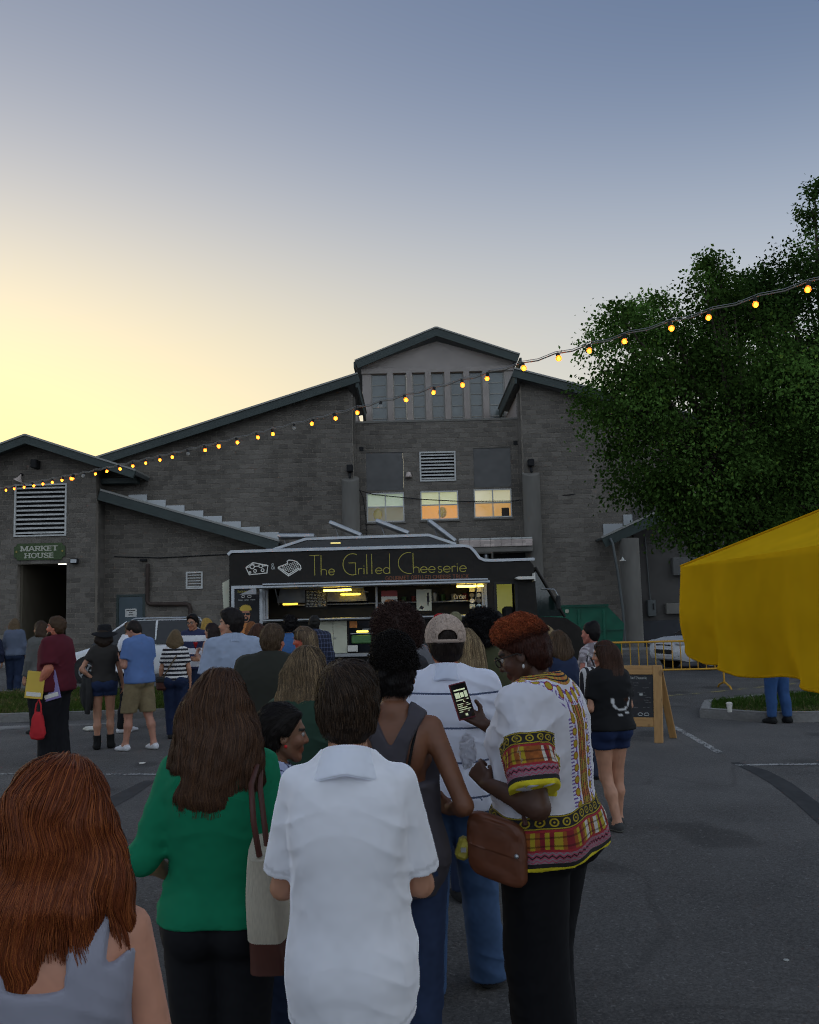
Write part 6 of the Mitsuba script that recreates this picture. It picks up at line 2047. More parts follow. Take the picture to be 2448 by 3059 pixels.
G_ARM = ((-.240, -.06, 1.15), (-.19, .16, 1.03), (.35, 1, .1), (1, -.2, .1), .5)
person('woman with long brown hair in a green top and black trousers', -.625, 3.0, 0, 1.635, True, .97, LIGHT, head=(2, -3, 0), arms=(G_ARM, 'front'), fine=True,
       hair=dict(kind='long', c=(.052, .026, .015), tip=(.085, .04, .02), prims=falls(1.37, 1.06, .60) + [(((.02, -.11, 1.5), (-.02, -.122, 1.36), .055, .050), dict(S=(1.75, .6, 1))), (((.10, -.07, 1.55), (.128, -.085, 1.40), .045, .036), {}), (((-.105, -.04, 1.5), (-.16, -.055, 1.43), .020, .010), {})], t=.016, n=14000, len=.50, ds=.02, w=.001, wave=.22, freq=24., tail=.05, off=(-.003, .006), var=.2, rough=.008, crown=(0, .01, .12)),
       top=dict(c=(.004, .165, .078), hem=.945, sleeve=1.02, infl=.013, sinfl=.013, drape=.008, wr=.0085, fold=.35, neck=.072, name='top'), bottom=dict(kind='jeans', c=BLACKC, waist=1.0, flare=.015, infl=.010), shoes=BLACKSHOE)
POLO_ARM = [((s * .200, .05, 1.13), (-s * .03, .19, 1.12), (-s, .12, .1), (s * .1, -1, 0), .3) for s in (-1, 1)]
person('young man with short dark hair in a plain white polo shirt, seen from behind', -.182, 2.55, -1, 1.668, False, .82, LIGHT, head=(0, -4, 0), arms=POLO_ARM, fine=True,
       hair=dict(kind='short', c=(.026, .016, .010), tip=(.05, .03, .018), n=9000, len=.055, ds=.010, t=.015, vol=.012, w=.0011, nape=-.115, flow=(.5, .2, 0), rough=.006, tail=.02),
       top=dict(c=(.80, .81, .86), hem=.835, tail=.088, sleeve=.84, sinfl=.018, rad=(.114, .132), ks=.014, infl=.013, wr=.0038, fold=1.3, h=.0075, stitch=True, name='polo_shirt', var=.03), collar=(.76, .79, .87), bottom=dict(kind='jeans', c=DENIM, infl=.01), shoes=WHITESHOE, sw=.140)
person('woman with black hair gathered high in a dark racerback tank top', -.075, 3.6, -8, 1.69, True, .98, (.17, .068, .034), head=(0, -2, 0), arms=('front', ((.275, -.10, 1.14), (.20, .13, 1.08), (-.6, .8, .1), (-1, -.3, 0), .5)), fine=True,
       hair=dict(kind='bun', at=(0, -.055, .094), r=.077, c=(.009, .007, .007), n=11000, len=.03, ds=.009, t=.010, w=.0012, rough=.014, rf=30., nape=-.08, curl=dict(n=5200, len=.022, above=.03, c=(.010, .008, .007), rad=.008)),
       top=dict(c=(.062, .056, .066), tank='racer', sleeve=0, hem=.80, infl=.012, name='tank_top', drape=.014, wr=.006), bottom=dict(kind='jeans', c=(.028, .045, .10)), shoes=BLACKSHOE,
       more=lambda j, put, rng: put('bra_strap', *(lambda m: (m.vertices, m.faces))(frame_tube([(.10, .0, 1.475), (.105, -.07, 1.455), (.085, -.125, 1.37), (.065, -.135, 1.27)], .0055, 6)), np.array((.008, .008, .009)), 'm_cloth'))
person('man in a tan mesh cap and a white polo shirt with thin dark stripes', 0.165, 4.6, -4, 1.77, False, 1.08, RUDDY, head=(8, -2, 0), arms=('front', 'front'), fine=True, legs=((-.035, -.07, 0), (.06, .10, .02)),
       hair=dict(kind='short', c=(.022, .015, .012), t=.010, n=3500, len=.03, nape=-.088, w=.0012), top=dict(c=(.66, .67, .74), hem=.86, sleeve=.85, sinfl=.024, infl=.018, drape=.02, wr=.009, h=.0085, name='polo_shirt', bsdf='m_polo_stripe', uv=lambda v, j: v[:, :2]),
       collar=(.58, .62, .74), bottom=dict(kind='jeans', c=(.05, .095, .19), flare=.022, infl=.014, wr=.012), shoes=BLACKSHOE, more=cap_of((.42, .325, .265)))
LA_ = ((-.285, -.125, 1.085), (-.225, .12, 1.135), (.25, .72, .55), (.9, .2, -.2), .95, .5)
RA_ = ((.235, .11, 1.15), (.06, .30, 1.315), (-.35, .55, .42), (-.55, .1, .75), .62, .3)


def dash_more(j, put, rng):
    glasses((.02, .015, .012), .024)(j, put, rng)
    s = j['hc'] + j['R'] @ np.array([-.084, -.006, -.05])
    put('earring', *(lambda m: (m.vertices, m.faces))(trimesh.creation.icosphere(1, .0045).apply_scale((1, 1, 2)).apply_translation(s)), np.array((.6, .6, .6)), 'm_skin')


dash_key, dash_j = person('tall person with curly red-topped hair in a printed dashiki', 0.505, 3.72, 54, 1.775, True, 1.19, DEEP, head=(13, -20, 0), lean=(0, .03), arms=(LA_, RA_), fine=True, legs=((.0, -.03, 0), (-.01, .08, .02)), face=True, sw=.162,
       hair=dict(kind='fade', c=(.045, .014, .009), top_c=(.22, .05, .018), n=3500, len=.012, t=.009, vol=.020, w=.0011, nape=-.085, rough=.008, curl=dict(n=5500, len=.020, above=.050, c=(.24, .05, .018), tip=(.36, .09, .03), rad=.006, w=.0014)),
       top=dict(c=(.7, .7, .7), hem=.868, slant=.10, sleeve=.84, sinfl=.036, infl=.024, drape=.03, wr=.009, neck=.082, name='dashiki', bsdf='m_dashiki', uv=dashiki_uv), bottom=dict(kind='jeans', c=(.006, .006, .008), flare=.05, infl=.018, wr=.006), shoes=BLACKSHOE, more=dash_more)
person('girl in profile with dark tied-back hair and a red earring', -.505, 3.45, -78, 1.485, True, .92, (.20, .10, .058), head=(6, -4, 0), arms=('down', 'down'), fine=True, face=True,
       hair=dict(kind='tail', c=(.012, .009, .008), n=5000, len=.10, ds=.010, t=.010, w=.0011, nape=-.06, flow=(0, -1.2, 0), crown=(0, .05, .10)), top=dict(c=(.40, .44, .62), hem=.95, sleeve=.7, wr=.005, name='shirt', col=lambda v, c, j: np.where((np.sin(v[:, 0:1] * 160 + v[:, 2:3] * 60) > .8), (.03, .04, .10), c)), bottom=dict(kind='slim', c=DKDENIM), shoes=WHITESHOE,
       more=lambda j, put, rng: put('earring', *head_local(j, trimesh.creation.icosphere(1, .0075).apply_translation((.084, .0, -.045))), np.array((.55, .02, .02)), 'm_skin'))
person('woman with long streaked light brown hair in a dark green jacket', -.525, 4.6, -14, 1.64, True, 1.08, LIGHT, head=(-6, 0, 0), arms=('front', 'front'), fine=True,
       hair=dict(kind='long', c=(.085, .058, .034), tip=(.22, .15, .08), prims=falls(1.29, 1.05, .6) + [(((-.10, -.05, 1.5), (-.15, -.05, 1.33), .05, .035), {})], t=.02, n=11000, len=.5, ds=.022, w=.0011, wave=.14, tail=.05, var=.25),
       top=dict(c=(.022, .05, .034), hem=.86, sleeve=1.9, infl=.026, sinfl=.022, wr=.008, name='jacket'), bottom=dict(kind='slim', c=DKDENIM), shoes=BLACKSHOE)

# --- middle of the queue
person('woman with streaked blond hair in a cream polka-dot top', .335, 6.0, 10, 1.68, True, 1.0, LIGHT, arms=('front', 'front'), hair=dict(kind='long', c=(.16, .11, .06), tip=(.30, .22, .12), prims=falls(1.33, 1.0, .6), n=4500, len=.42, ds=.026, w=.0015, wave=.2, t=.018), top=dict(c=(.5, .4, .3), hem=.9, sleeve=.9, sinfl=.03, infl=.02, name='blouse', bsdf='m_polka', uv=lambda v, j: v[:, :2]), bottom=dict(kind='slim', c=DKDENIM), shoes=BLACKSHOE)
person('person with big dark curly brown hair just behind the high black bun', -.115, 6.2, 15, 1.80, True, 1.0, BROWN, hair=dict(kind='afro', c=(.045, .024, .020), prims=[(((0, -.03, 1.66), (0, -.05, 1.55), .15, .14), {})], n=4500, len=.04, w=.0022, rough=.02, rf=22.), top=dict(c=(.03, .03, .035), hem=.9, sleeve=.7), bottom=dict(kind='jeans', c=DKDENIM), shoes=BLACKSHOE)
person('man with a short dark brown mop in a grey shirt, left of the tan cap', .0, 7.1, 10, 1.785, False, 1.0, TAN, hair=dict(kind='short', c=(.03, .019, .014), t=.026, n=1500, len=.05, w=.002, rough=.012), top=dict(c=(.12, .12, .13), hem=.86, sleeve=.7), bottom=dict(kind='jeans', c=DKDENIM), shoes=BLACKSHOE)
person('woman with a thick cloud of black curls in an olive top', .56, 7.5, -5, 1.75, True, 1.05, DARK, hair=dict(kind='afro', c=(.007, .006, .007), prims=[(((0, -.04, 1.68), (.01, -.06, 1.52), .135, .115), {})], n=3200, len=.04, w=.0022, rough=.02, rf=24.), top=dict(c=(.055, .058, .028), hem=.86, sleeve=1.9, infl=.022, name='jacket'), bottom=dict(kind='jeans', c=BLACKC), shoes=BLACKSHOE)
person('man with short brown hair in a dark olive-grey jacket', -1.06, 7.0, -8, 1.735, False, 1.22, RUDDY, head=(-10, 0, 0), arms=('front', 'front'), hair=dict(kind='short', c=(.075, .046, .027), tip=(.12, .08, .045), t=.013, n=1500, len=.04, w=.0018), top=dict(c=(.026, .027, .021), hem=.82, sleeve=1.9, infl=.032, sinfl=.026, name='jacket'), collar=(.022, .023, .018), bottom=dict(kind='jeans', c=DKDENIM), shoes=BLACKSHOE)
person('man with dark hair in a light blue short-sleeved shirt, looking left', -1.74, 9.0, 20, 1.86, False, 1.08, LIGHT, head=(58, 0, 0), arms=('front', 'front'), face=True, hair=dict(kind='short', c=(.016, .012, .011), t=.018, vol=.015, n=900, len=.04, w=.0022), top=dict(c=(.28, .33, .43), hem=.84, sleeve=.85, sinfl=.034, infl=.026, drape=.03, wr=.008, col=lambda v, c, j: c * noise_tint(v, .12, 26., 8)[:, None]), collar=(.28, .33, .43), bottom=dict(kind='jeans', c=DKDENIM), shoes=BLACKSHOE)
person('sunburnt woman with sunglasses pushed up on light brown hair, facing left', -1.09, 9.5, 72, 1.68, True, 1.05, (.50, .12, .07), head=(14, -12, 0), face=True, hair=dict(kind='long', c=(.12, .08, .05), tip=(.24, .17, .09), prims=falls(1.36, .95, .6), n=700, len=.35, ds=.03, w=.003), top=dict(c=(.45, .02, .05), hem=.9, sleeve=.4), bottom=dict(kind='jeans', c=DENIM), shoes=BLACKSHOE, more=glasses((.02, .02, .02), .024, .085, True))
person('person with tousled black hair in a blue shirt, before the serving hatch', -1.72, 13.0, 5, 1.765, False, 1.0, TAN, hair=dict(kind='afro', c=BLACKH, t=.022, n=500, len=.035, w=.004, rough=.016), top=dict(c=(.05, .12, .28), hem=.86, sleeve=.7), bottom=dict(kind='jeans', c=DKDENIM), shoes=BLACKSHOE)
person('person in a navy plaid shirt with dark hair, at the cupboard doors of the truck', -1.585, 15.0, -5, 1.755, False, 1.12, TAN, hair=dict(kind='short', c=(.02, .018, .015), t=.02, rough=.012), top=dict(c=(.02, .025, .05), hem=.82, sleeve=1.9, infl=.03, name='jacket', bsdf='m_navy_plaid', uv=lambda v, j: v[:, :2]), bottom=dict(kind='jeans', c=DKDENIM), shoes=BLACKSHOE)
person('woman with wavy chestnut hair right of the light blue shirt', -1.83, 11.0, 0, 1.70, True, 1.0, LIGHT, hair=dict(kind='long', c=(.07, .03, .018), prims=falls(1.42, 1.0, .62), n=500, len=.3, ds=.03, w=.003), top=dict(c=(.16, .22, .34), hem=.9, sleeve=.7), bottom=dict(kind='jeans', c=DKDENIM), shoes=BLACKSHOE)
person('woman with orange-brown hair under the framed board of the truck', -2.78, 16.0, 25, 1.685, True, 1.0, LIGHT, hair=dict(kind='long', c=(.20, .075, .025), prims=falls(1.42, 1.0, .62), n=400, len=.3, ds=.03, w=.004), top=dict(c=(.10, .06, .05), hem=.9, sleeve=.7), bottom=dict(kind='jeans', c=DKDENIM), shoes=BLACKSHOE)
person('person in a bright red knitted hat at the order window', .385, 13.0, 0, 1.74, True, 1.0, LIGHT, hair=dict(kind='long', c=MIDBROWN, prims=falls(1.45, .9, .6)), top=dict(c=(.05, .05, .05), hem=.9, sleeve=1.8), bottom=dict(kind='jeans', c=DKDENIM), shoes=BLACKSHOE, more=cap_of((.34, .015, .02), False, False, 'hat'))
person('man in an olive cap at the order window', .655, 14.0, 8, 1.755, False, 1.05, RUDDY, hair=dict(kind='short', c=MIDBROWN, t=.008), top=dict(c=(.05, .05, .045), hem=.86, sleeve=.8), bottom=dict(kind='jeans', c=DKDENIM), shoes=BLACKSHOE, more=cap_of((.16, .15, .085), False, True))
person('person with short black hair in a dark shirt, left of the red curls', 1.085, 12.0, 12, 1.775, False, 1.05, BROWN, hair=dict(kind='short', c=BLACKH, t=.014), top=dict(c=(.03, .03, .034), hem=.86, sleeve=.8), bottom=dict(kind='jeans', c=BLACKC), shoes=BLACKSHOE)
person('woman with brown hair in a navy top, right of the dashiki', 1.41, 9.0, 25, 1.585, True, 1.0, LIGHT, hair=dict(kind='long', c=(.075, .045, .025), prims=falls(1.42, 1.0, .62), n=700, len=.3, ds=.03, w=.003), top=dict(c=(.018, .028, .065), hem=.9, sleeve=.9), bottom=dict(kind='jeans', c=DKDENIM), shoes=BLACKSHOE)
person('blond person half hidden beyond the navy top', 1.575, 11.0, 40, 1.595, True, 1.0, LIGHT, hair=dict(kind='long', c=(.34, .24, .12), prims=falls(1.48, .9, .6)), top=dict(c=(.5, .5, .5), hem=.9, sleeve=.7), bottom=dict(kind='jeans', c=DKDENIM), shoes=BLACKSHOE)
person('woman with a black bun in a grey print top, reddened arm hanging', 1.93, 10.0, 42, 1.635, True, 1.0, (.42, .15, .11), head=(10, 0, 0), arms=(((-.25, -.03, 1.14), (-.255, .02, .90), (0, .15, -1), (1, 0, 0), .4), 'down'), hair=dict(kind='bun', at=(0, -.06, .10), r=.05, c=BLACKH, t=.013), top=dict(c=(.20, .17, .18), hem=.92, sleeve=.45, col=lambda v, c, j: np.where(np.sin(v[:, 0:1] * 90) * np.sin(v[:, 2:3] * 80) > .2, (.42, .38, .40), c)), bottom=dict(kind='jeans', c=(.03, .035, .06)), shoes=BLACKSHOE)


def black_back(v, c, j):
    x, z, back = v[:, 0], v[:, 2], v[:, 1] < 0
    r = np.hypot(x - .045, (z - 1.20) * 1.15)
    m = back & (np.abs(r - .095) < .011) & (z < 1.22) & (z > 1.06)
    m |= back & (np.abs(z - 1.075 - .12 * (x - .04)) < .006) & (x > -.04) & (x < .14) & (np.sin(x * 300) > -.6)
    return np.where(m[:, None], (.55, .55, .55), c)


person('woman in a black printed tee and denim shorts by the sandwich board', 1.62, 7.79, 18, 1.515, True, 1.06, LIGHT, head=(66, -3, 0), arms=('front', ((.235, .02, 1.13), (.12, .20, 1.06), (-.6, .8, 0), (-1, -.2, 0), .5)), legs=((.05, -.13, .05), (-.01, .06, 0)), fine=False, face=True,
       hair=dict(kind='long', c=(.04, .018, .011), tip=(.065, .03, .018), prims=falls(1.16, 1.0, .6, False) + [(((.06, -.05, 1.6), (.10, -.09, 1.25), .06, .055), {}), (((.02, -.1, 1.4), (.06, -.12, 1.22), .075, .06), dict(S=(1.2, .6, 1)))], n=4000, len=.6, ds=.03, w=.0016, wave=.2, t=.018, tail=.06),
       top=dict(c=(.010, .010, .011), hem=.92, sleeve=.7, infl=.026, sinfl=.026, drape=.03, wr=.007, col=black_back), bottom=dict(kind='hotpants', c=(.014, .026, .075), to=.74, infl=.02), shoes=dict(c=(.05, .05, .05), sole=(.20, .20, .18)), more=glasses((.03, .03, .03), .024, .085, True))
# --- the left group
person('bearded man in a maroon shirt and black trousers, facing left', -4.62, 12.02, 84, 1.835, False, 1.28, RUDDY, head=(4, 3, 0), face=True, arms=(((-.27, -.05, 1.14), (-.25, .10, .92), (0, .25, -1), (1, .1, 0), .8), 'front'), legs=((.03, .05, .0), (-.03, -.05, 0)),
       hair=dict(kind='short', c=(.075, .042, .022), t=.022, nape=-.12, rough=.012), top=dict(c=(.085, .010, .018), hem=.86, sleeve=.85, infl=.022, sinfl=.03, drape=.025), bottom=dict(kind='jeans', c=BLACKC, flare=.035, infl=.02), shoes=BLACKSHOE,
       more=lambda j, put, rng: put('beard', *field_of([P_((-.04, .045, -.075), (0, .07, -.10), .03, .034, o=j['hc'], R=j['R']), P_((.04, .045, -.075), (0, .07, -.10), .03, .034, o=j['hc'], R=j['R']), P_((0, .075, -.105), (0, .082, -.135), .034, .026, o=j['hc'], R=j['R'])], .01, .02, 0, .02).mesh(), np.array((.035, .018, .012)), 'm_hair'))
person('woman in a denim jacket with long light brown hair, walking far off at the left', -9.57, 22.3, 5, 1.85, True, 1.1, LIGHT, legs=((.0, .08, 0), (0, -.10, .05)), hair=dict(kind='long', c=(.15, .10, .055), prims=falls(1.26, 1.05, .6)), top=dict(c=(.10, .12, .17), hem=.92, sleeve=1.9, infl=.026, name='jacket'), bottom=dict(kind='slim', c=DKDENIM), shoes=dict(c=(.25, .22, .18)))
person('person in a grey hooded top behind the bearded man', -6.02, 15.0, 60, 1.785, True, 1.08, LIGHT, hair=dict(kind='long', c=MIDBROWN, prims=falls(1.44, 1., .6)), top=dict(c=(.10, .10, .095), hem=.88, sleeve=1.9, infl=.03, name='hooded_top'), bottom=dict(kind='slim', c=BLACKC), shoes=BLACKSHOE)
person('dark-clothed person cut by the left edge of the picture', -10.0, 22.0, 20, 1.60, False, 1.1, TAN, hair=dict(kind='short', c=BLACKH), top=dict(c=(.02, .024, .05), hem=.86, sleeve=1.9, infl=.03, name='jacket'), bottom=dict(kind='jeans', c=BLACKC), shoes=BLACKSHOE)


def floppy_hat(j, put, rng):
    prof = [(.0001, .175), (.06, .172), (.09, .155), (.102, .11), (.108, .065), (.15, .045), (.185, .018), (.19, .010), (.183, .012), (.145, .038), (.103, .058)]
    m = trimesh.creation.revolve(prof, sections=34)
    a = np.arctan2(m.vertices[:, 1], m.vertices[:, 0])
    r = np.hypot(m.vertices[:, 0], m.vertices[:, 1])
    m.vertices[:, 2] += np.clip(r - .11, 0, 1) * .35 * np.sin(2 * a + .6) - .012
    m.vertices[:, 1] -= .012
    put('hat', *head_local(j, m), np.array((.010, .010, .011)), 'm_cloth')


person('young woman in a black floppy hat, grey tee, denim shorts and black boots', -4.36, 13.1, 16, 1.69, True, .96, LIGHT, head=(-20, 0, 0), arms=(((-.30, -.08, 1.15), (-.155, -.06, 1.02), (.8, .3, -.5), (0, 1, 0), .4), ((.225, .01, 1.12), (.265, .11, .91), (.05, .2, -1), (-1, 0, 0), .35)), legs=((.01, -.02, 0), (.02, .05, .01)),
       hair=dict(kind='long', c=DKBROWN, prims=falls(1.45, .9, .6)), top=dict(c=(.036, .033, .030), hem=.96, sleeve=.55, infl=.014), bottom=dict(kind='hotpants', c=(.02, .034, .085), to=.76, infl=.018), shoes=dict(c=(.010, .010, .010), to=.20, infl=.012), more=floppy_hat)
person('woman with tied brown hair in a white tee and black trousers, beyond the blue tee', -4.60, 14.9, -62, 1.76, True, .98, LIGHT, head=(-10, -30, 0), lean=(0, .06), arms=('phone', 'phone'), legs=((.02, .05, 0), (-.02, -.08, 0)), hair=dict(kind='bun', c=(.09, .05, .028), at=(0, -.12, .03), r=.04, t=.012), top=dict(c=(.66, .66, .69), hem=.93, sleeve=.65, infl=.018), bottom=dict(kind='slim', c=BLACKC), shoes=WHITESHOE)
person('man in a blue tee and khaki cargo shorts, head bowed over a phone', -3.80, 12.9, 58, 1.79, False, 1.02, (.42, .20, .135), head=(14, -34, 0), lean=(0, .05), arms=('phone', 'phone'), legs=((-.05, .10, .0), (.05, -.14, 0)), hair=dict(kind='short', c=(.022, .016, .013), t=.012), top=dict(c=(.10, .17, .36), hem=.89, sleeve=.72, infl=.02, sinfl=.028, drape=.022, wr=.007), bottom=dict(kind='shorts', c=(.20, .155, .085), to=.50, infl=.022, wr=.008), shoes=WHITESHOE)


def cross_strap(j, put, rng):
    off = j['off'](1.3)
    put('bag_strap', *(lambda m: (m.vertices, m.faces))(frame_tube(np.array([(.10, .05, 1.47), (.085, -.04, 1.475), (.03, -.155, 1.33), (-.08, -.165, 1.15), (-.19, -.11, .98), (-.215, -.03, .90)]), .011, 6)), np.array((.13, .085, .05)), 'm_cloth')


person('woman with a light brown bob in a black and white striped tee', -3.58, 14.0, 6, 1.60, True, 1.02, LIGHT, arms=('down', 'down'), hair=dict(kind='long', c=(.15, .10, .05), prims=falls(1.44, 1.0, .65), t=.018), top=dict(c=(.5, .5, .5), hem=.94, sleeve=.7, infl=.016, bsdf='m_black_white_stripe', uv=lambda v, j: v[:, :2]), bottom=dict(kind='slim', c=(.014, .024, .06)), shoes=BLACKSHOE, more=cross_strap)
person('man in glasses and a navy and white striped tee, facing the camera', -3.78, 16.0, 172, 1.83, False, 1.0, TAN, head=(-8, -8, 0), face=True, arms=('front', 'front'), hair=dict(kind='short', c=BLACKH, t=.015, vol=.022), top=dict(c=(.5, .5, .5), hem=.86, sleeve=.7, infl=.02, bsdf='m_navy_white_stripe', uv=lambda v, j: v[:, :2]), bottom=dict(kind='jeans', c=DKDENIM), shoes=BLACKSHOE, more=glasses((.02, .02, .02), .024))
person('woman with golden blond hair beyond the glasses man', -3.78, 17.0, 40, 1.76, True, .95, LIGHT, hair=dict(kind='long', c=(.42, .26, .055), prims=falls(1.46, 1.0, .65)), top=dict(c=(.3, .3, .32), hem=.9, sleeve=.7), bottom=dict(kind='jeans', c=DKDENIM), shoes=BLACKSHOE)
person('dark-haired woman in a white tank top lifting a red drink', -3.16, 14.6, 58, 1.69, True, 1.0, (.42, .22, .15), head=(14, 0, 0), face=True, arms=('cup', 'front'), hair=dict(kind='long', c=(.025, .014, .012), prims=falls(1.30, 1.0, .62)), top=dict(c=(.55, .55, .60), tank='strap', sleeve=0, hem=.9, infl=.012, name='tank_top'), bottom=dict(kind='jeans', c=DKDENIM), shoes=BLACKSHOE)
person('person in blue jeans and black boots, mostly hidden by the yellow umbrella', 5.47, 14.05, 20, 1.70, True, 1.0, LIGHT, legs=((-.03, .03, 0), (.04, -.03, 0)), hair=dict(kind='short', c=DKBROWN), top=dict(c=(.2, .2, .2), hem=.9, sleeve=.8), bottom=dict(kind='slim', c=(.03, .075, .19), to=.10, infl=.022), shoes=dict(c=(.012, .012, .012), to=.24, infl=.016))

# ---------------------------------------------------------------- what people carry
W = dash_j['world']
mat('phone_case', (.16, .02, .03), .4)
mat('phone_face', (.008, .009, .010), .1, specular=.8)
mat('leather', proc(lambda p, n, uv: mi.Color3f(.135, .042, .018) * (.65 + .7 * fbm(p.x * 12, p.y * 12, p.z * 12, 4))), .5)
mat('leather_dark', scratch((.07, .02, .012), .5, 14.), .55)
mat('canvas_bag', proc(lambda p, n, uv: mi.Color3f(.40, .36, .28) * (.82 + .2 * noise(p.x * 380, p.y * 380, p.z * 60) + .16 * fbm(p.x * 9, p.y * 9, p.z * 9, 3))), .95)
ph = thing('phone', 'phone with a dark red case and lit screen held by the dashiki wearer', 'phone')
sh_, e_, w_, hd_, pn_, _, _ = dash_j['arm'][1]
pc_ = W(w_ + unit(hd_) * .085 + np.array([-.035, .0, .055]))
zx = unit((.90, .40, .16)); zn = unit(np.cross(zx, (-.42, .12, .88))); zz_ = np.cross(zn, zx)
Mph = np.eye(4); Mph[:3, 0], Mph[:3, 1], Mph[:3, 2], Mph[:3, 3] = zx, zn, np.cross(zx, zn), pc_
if Mph[2, 2] < 0:
    Mph[:3, 1] *= -1
    Mph[:3, 2] *= -1
toM = T(Mph.tolist())
pput = lambda nm, m, mt, **kw: part(ph, nm, {**mikit.ply(m, mt), 'to_world': toM, **kw})
pput('case', box(-.040, .040, -.004, .005, -.077, .077, .003), 'm_phone_case')
pput('screen', box(-.0365, .0365, -.0058, -.0042, -.072, .072), 'm_phone_face')
rr_ = np.random.default_rng(9)
for i, (x0, x1, z0, z1, em) in enumerate([(-.028, .026, .044, .050, .5), (-.028, -.006, .012, .036, .38), (-.003, .012, .014, .034, .45), (.016, .030, .012, .038, .35), (-.030, .030, .002, .006, .4), (-.030, .022, -.014, -.011, .5), (-.030, .030, -.022, -.019, .45), (-.030, .012, -.030, -.027, .5), (-.030, .028, -.038, -.035, .45), (-.030, .018, -.046, -.043, .5), (-.006, .006, -.064, -.054, .4), (.002, .010, -.006, .002, .8)]):
    pput('screen_mark', box(x0, x1, -.0066, -.006, z0, z1), 'm_letter_white', emitter=area((.62 * em, .75 * em, .36 * em)))
hb = thing('leather_bag', 'flat brown leather shoulder bag hanging at the dashiki wearer\'s hip', 'bag')
bag_pts = np.array([(-.30, .155, 1.055), (-.255, -.055, 1.01), (-.26, -.06, .775), (-.31, .165, .84)])
nb = unit(np.cross(bag_pts[1] - bag_pts[0], bag_pts[3] - bag_pts[0]))
bc, b1 = bag_pts.mean(0), (bag_pts[1] + bag_pts[2] - bag_pts[0] - bag_pts[3]) / 4
b2 = (bag_pts[0] + bag_pts[1] - bag_pts[2] - bag_pts[3]) / 4


def pouch(lo, thick, grow, seed):
    g = trimesh.creation.icosphere(4, 1)
    q = np.sign(g.vertices) * np.abs(g.vertices) ** .42
    q = q / np.maximum(np.abs(q).max(), 1)
    n = meshkit.fbm(q * 2.2 + seed, 3) - .5
    q[:, 2] = np.where(q[:, 2] < lo, lo, q[:, 2])
    v = bc + q[:, :1] * b1 * (grow + .06 * n[:, None]) + q[:, 2:] * b2 * (grow + .05 * n[:, None]) + nb * (q[:, 1:2] * thick * (1 + .9 * n[:, None]) + .012 * n[:, None])
    return v, g.faces


v_, f_ = pouch(-2, .026, 1.0, 1.)
part(hb, 'body', mikit.ply((W(v_), f_), 'm_leather', smooth=True))
v_, f_ = pouch(-.05, .030, 1.015, 1.)
part(hb, 'flap', mikit.ply((W(v_), f_), 'm_leather', smooth=35))
part(hb, 'clasp', mikit.ply(trimesh.creation.icosphere(1, .009).apply_translation(W(bag_pts[1] * .55 + bag_pts[2] * .45 - nb * .045 + (bag_pts[0] - bag_pts[1]) * .12)), 'm_alu'))
part(hb, 'strap', mikit.ply(frame_tube(W(np.array([bag_pts[1] + [0, 0, .0], (-.235, -.03, 1.07), (-.215, .03, 1.14), (-.20, .06, 1.2)])), .010, 6), 'm_leather_dark', smooth=True))
pb_ = thing('plastic_bag', 'crumpled clear plastic bag clutched by the dashiki wearer', 'bag')
mat('film', (.55, .56, .58), .2, specular=.8)
scene['m_film'] = {'type': 'principledthin', 'base_color': {'type': 'rgb', 'value': [.8, .8, .82]}, 'roughness': .12, 'spec_trans': .85, 'diff_trans': .5, 'eta': 1.4}
sh_, e_, w_, hd_, pn_, _, _ = dash_j['arm'][-1]
g = trimesh.creation.icosphere(4, .05)
g.vertices = g.vertices * [.72, .6, 1.25]
g.vertices = g.vertices * (1 + .55 * (meshkit.noise(g.vertices * 42, 4) - .5)[:, None] + .35 * (meshkit.noise(g.vertices * 95, 5) - .5)[:, None])
part(pb_, 'film', mikit.ply((W(g.vertices + w_ + unit(hd_) * .09 + [0, .03, .060]), g.faces), 'm_film'))
tb = thing('tote_bag', 'cream canvas tote bag with a brown leather base by the green top', 'bag')
def tote(z0, z1, m, nm, x0=-.496, x1=-.372, y0=2.76, y1=3.0, bul=.02):
    vs = []
    for z in np.linspace(z0, z1, 9):
        k = (z - .795) / .345
        for a in np.linspace(0, 2 * np.pi, 28, endpoint=False):
            cx, cy = math.cos(a), math.sin(a)
            ex = abs(cx) ** .45 * np.sign(cx)
            ey = abs(cy) ** .45 * np.sign(cy)
            w = .058 * (1 - .30 * k) + bul * math.sin(math.pi * min(max(k, 0), 1)) * .3
            vs.append(((x0 + x1) / 2 + ex * w + .012 * math.sin(7 * z + 3 * a) * .3 - .025 * k, (y0 + y1) / 2 + ey * .15 * (1 - .04 * k) + .008 * math.sin(20 * z + a), z + (.03 * ey if k > .93 else 0)))
    vs = np.array(vs)
    n = 28
    f = []
    for r in range(8):
        for i in range(n):
            a, b = r * n + i, r * n + (i + 1) % n
            f += [[a, b, b + n], [a, b + n, a + n]]
    f += [[0, i + 1, i] for i in range(1, n - 1)] + [[8 * n, 8 * n + i, 8 * n + i + 1] for i in range(1, n - 1)]
    part(tb, nm, mikit.ply((vs, np.array(f)), m, smooth=40))


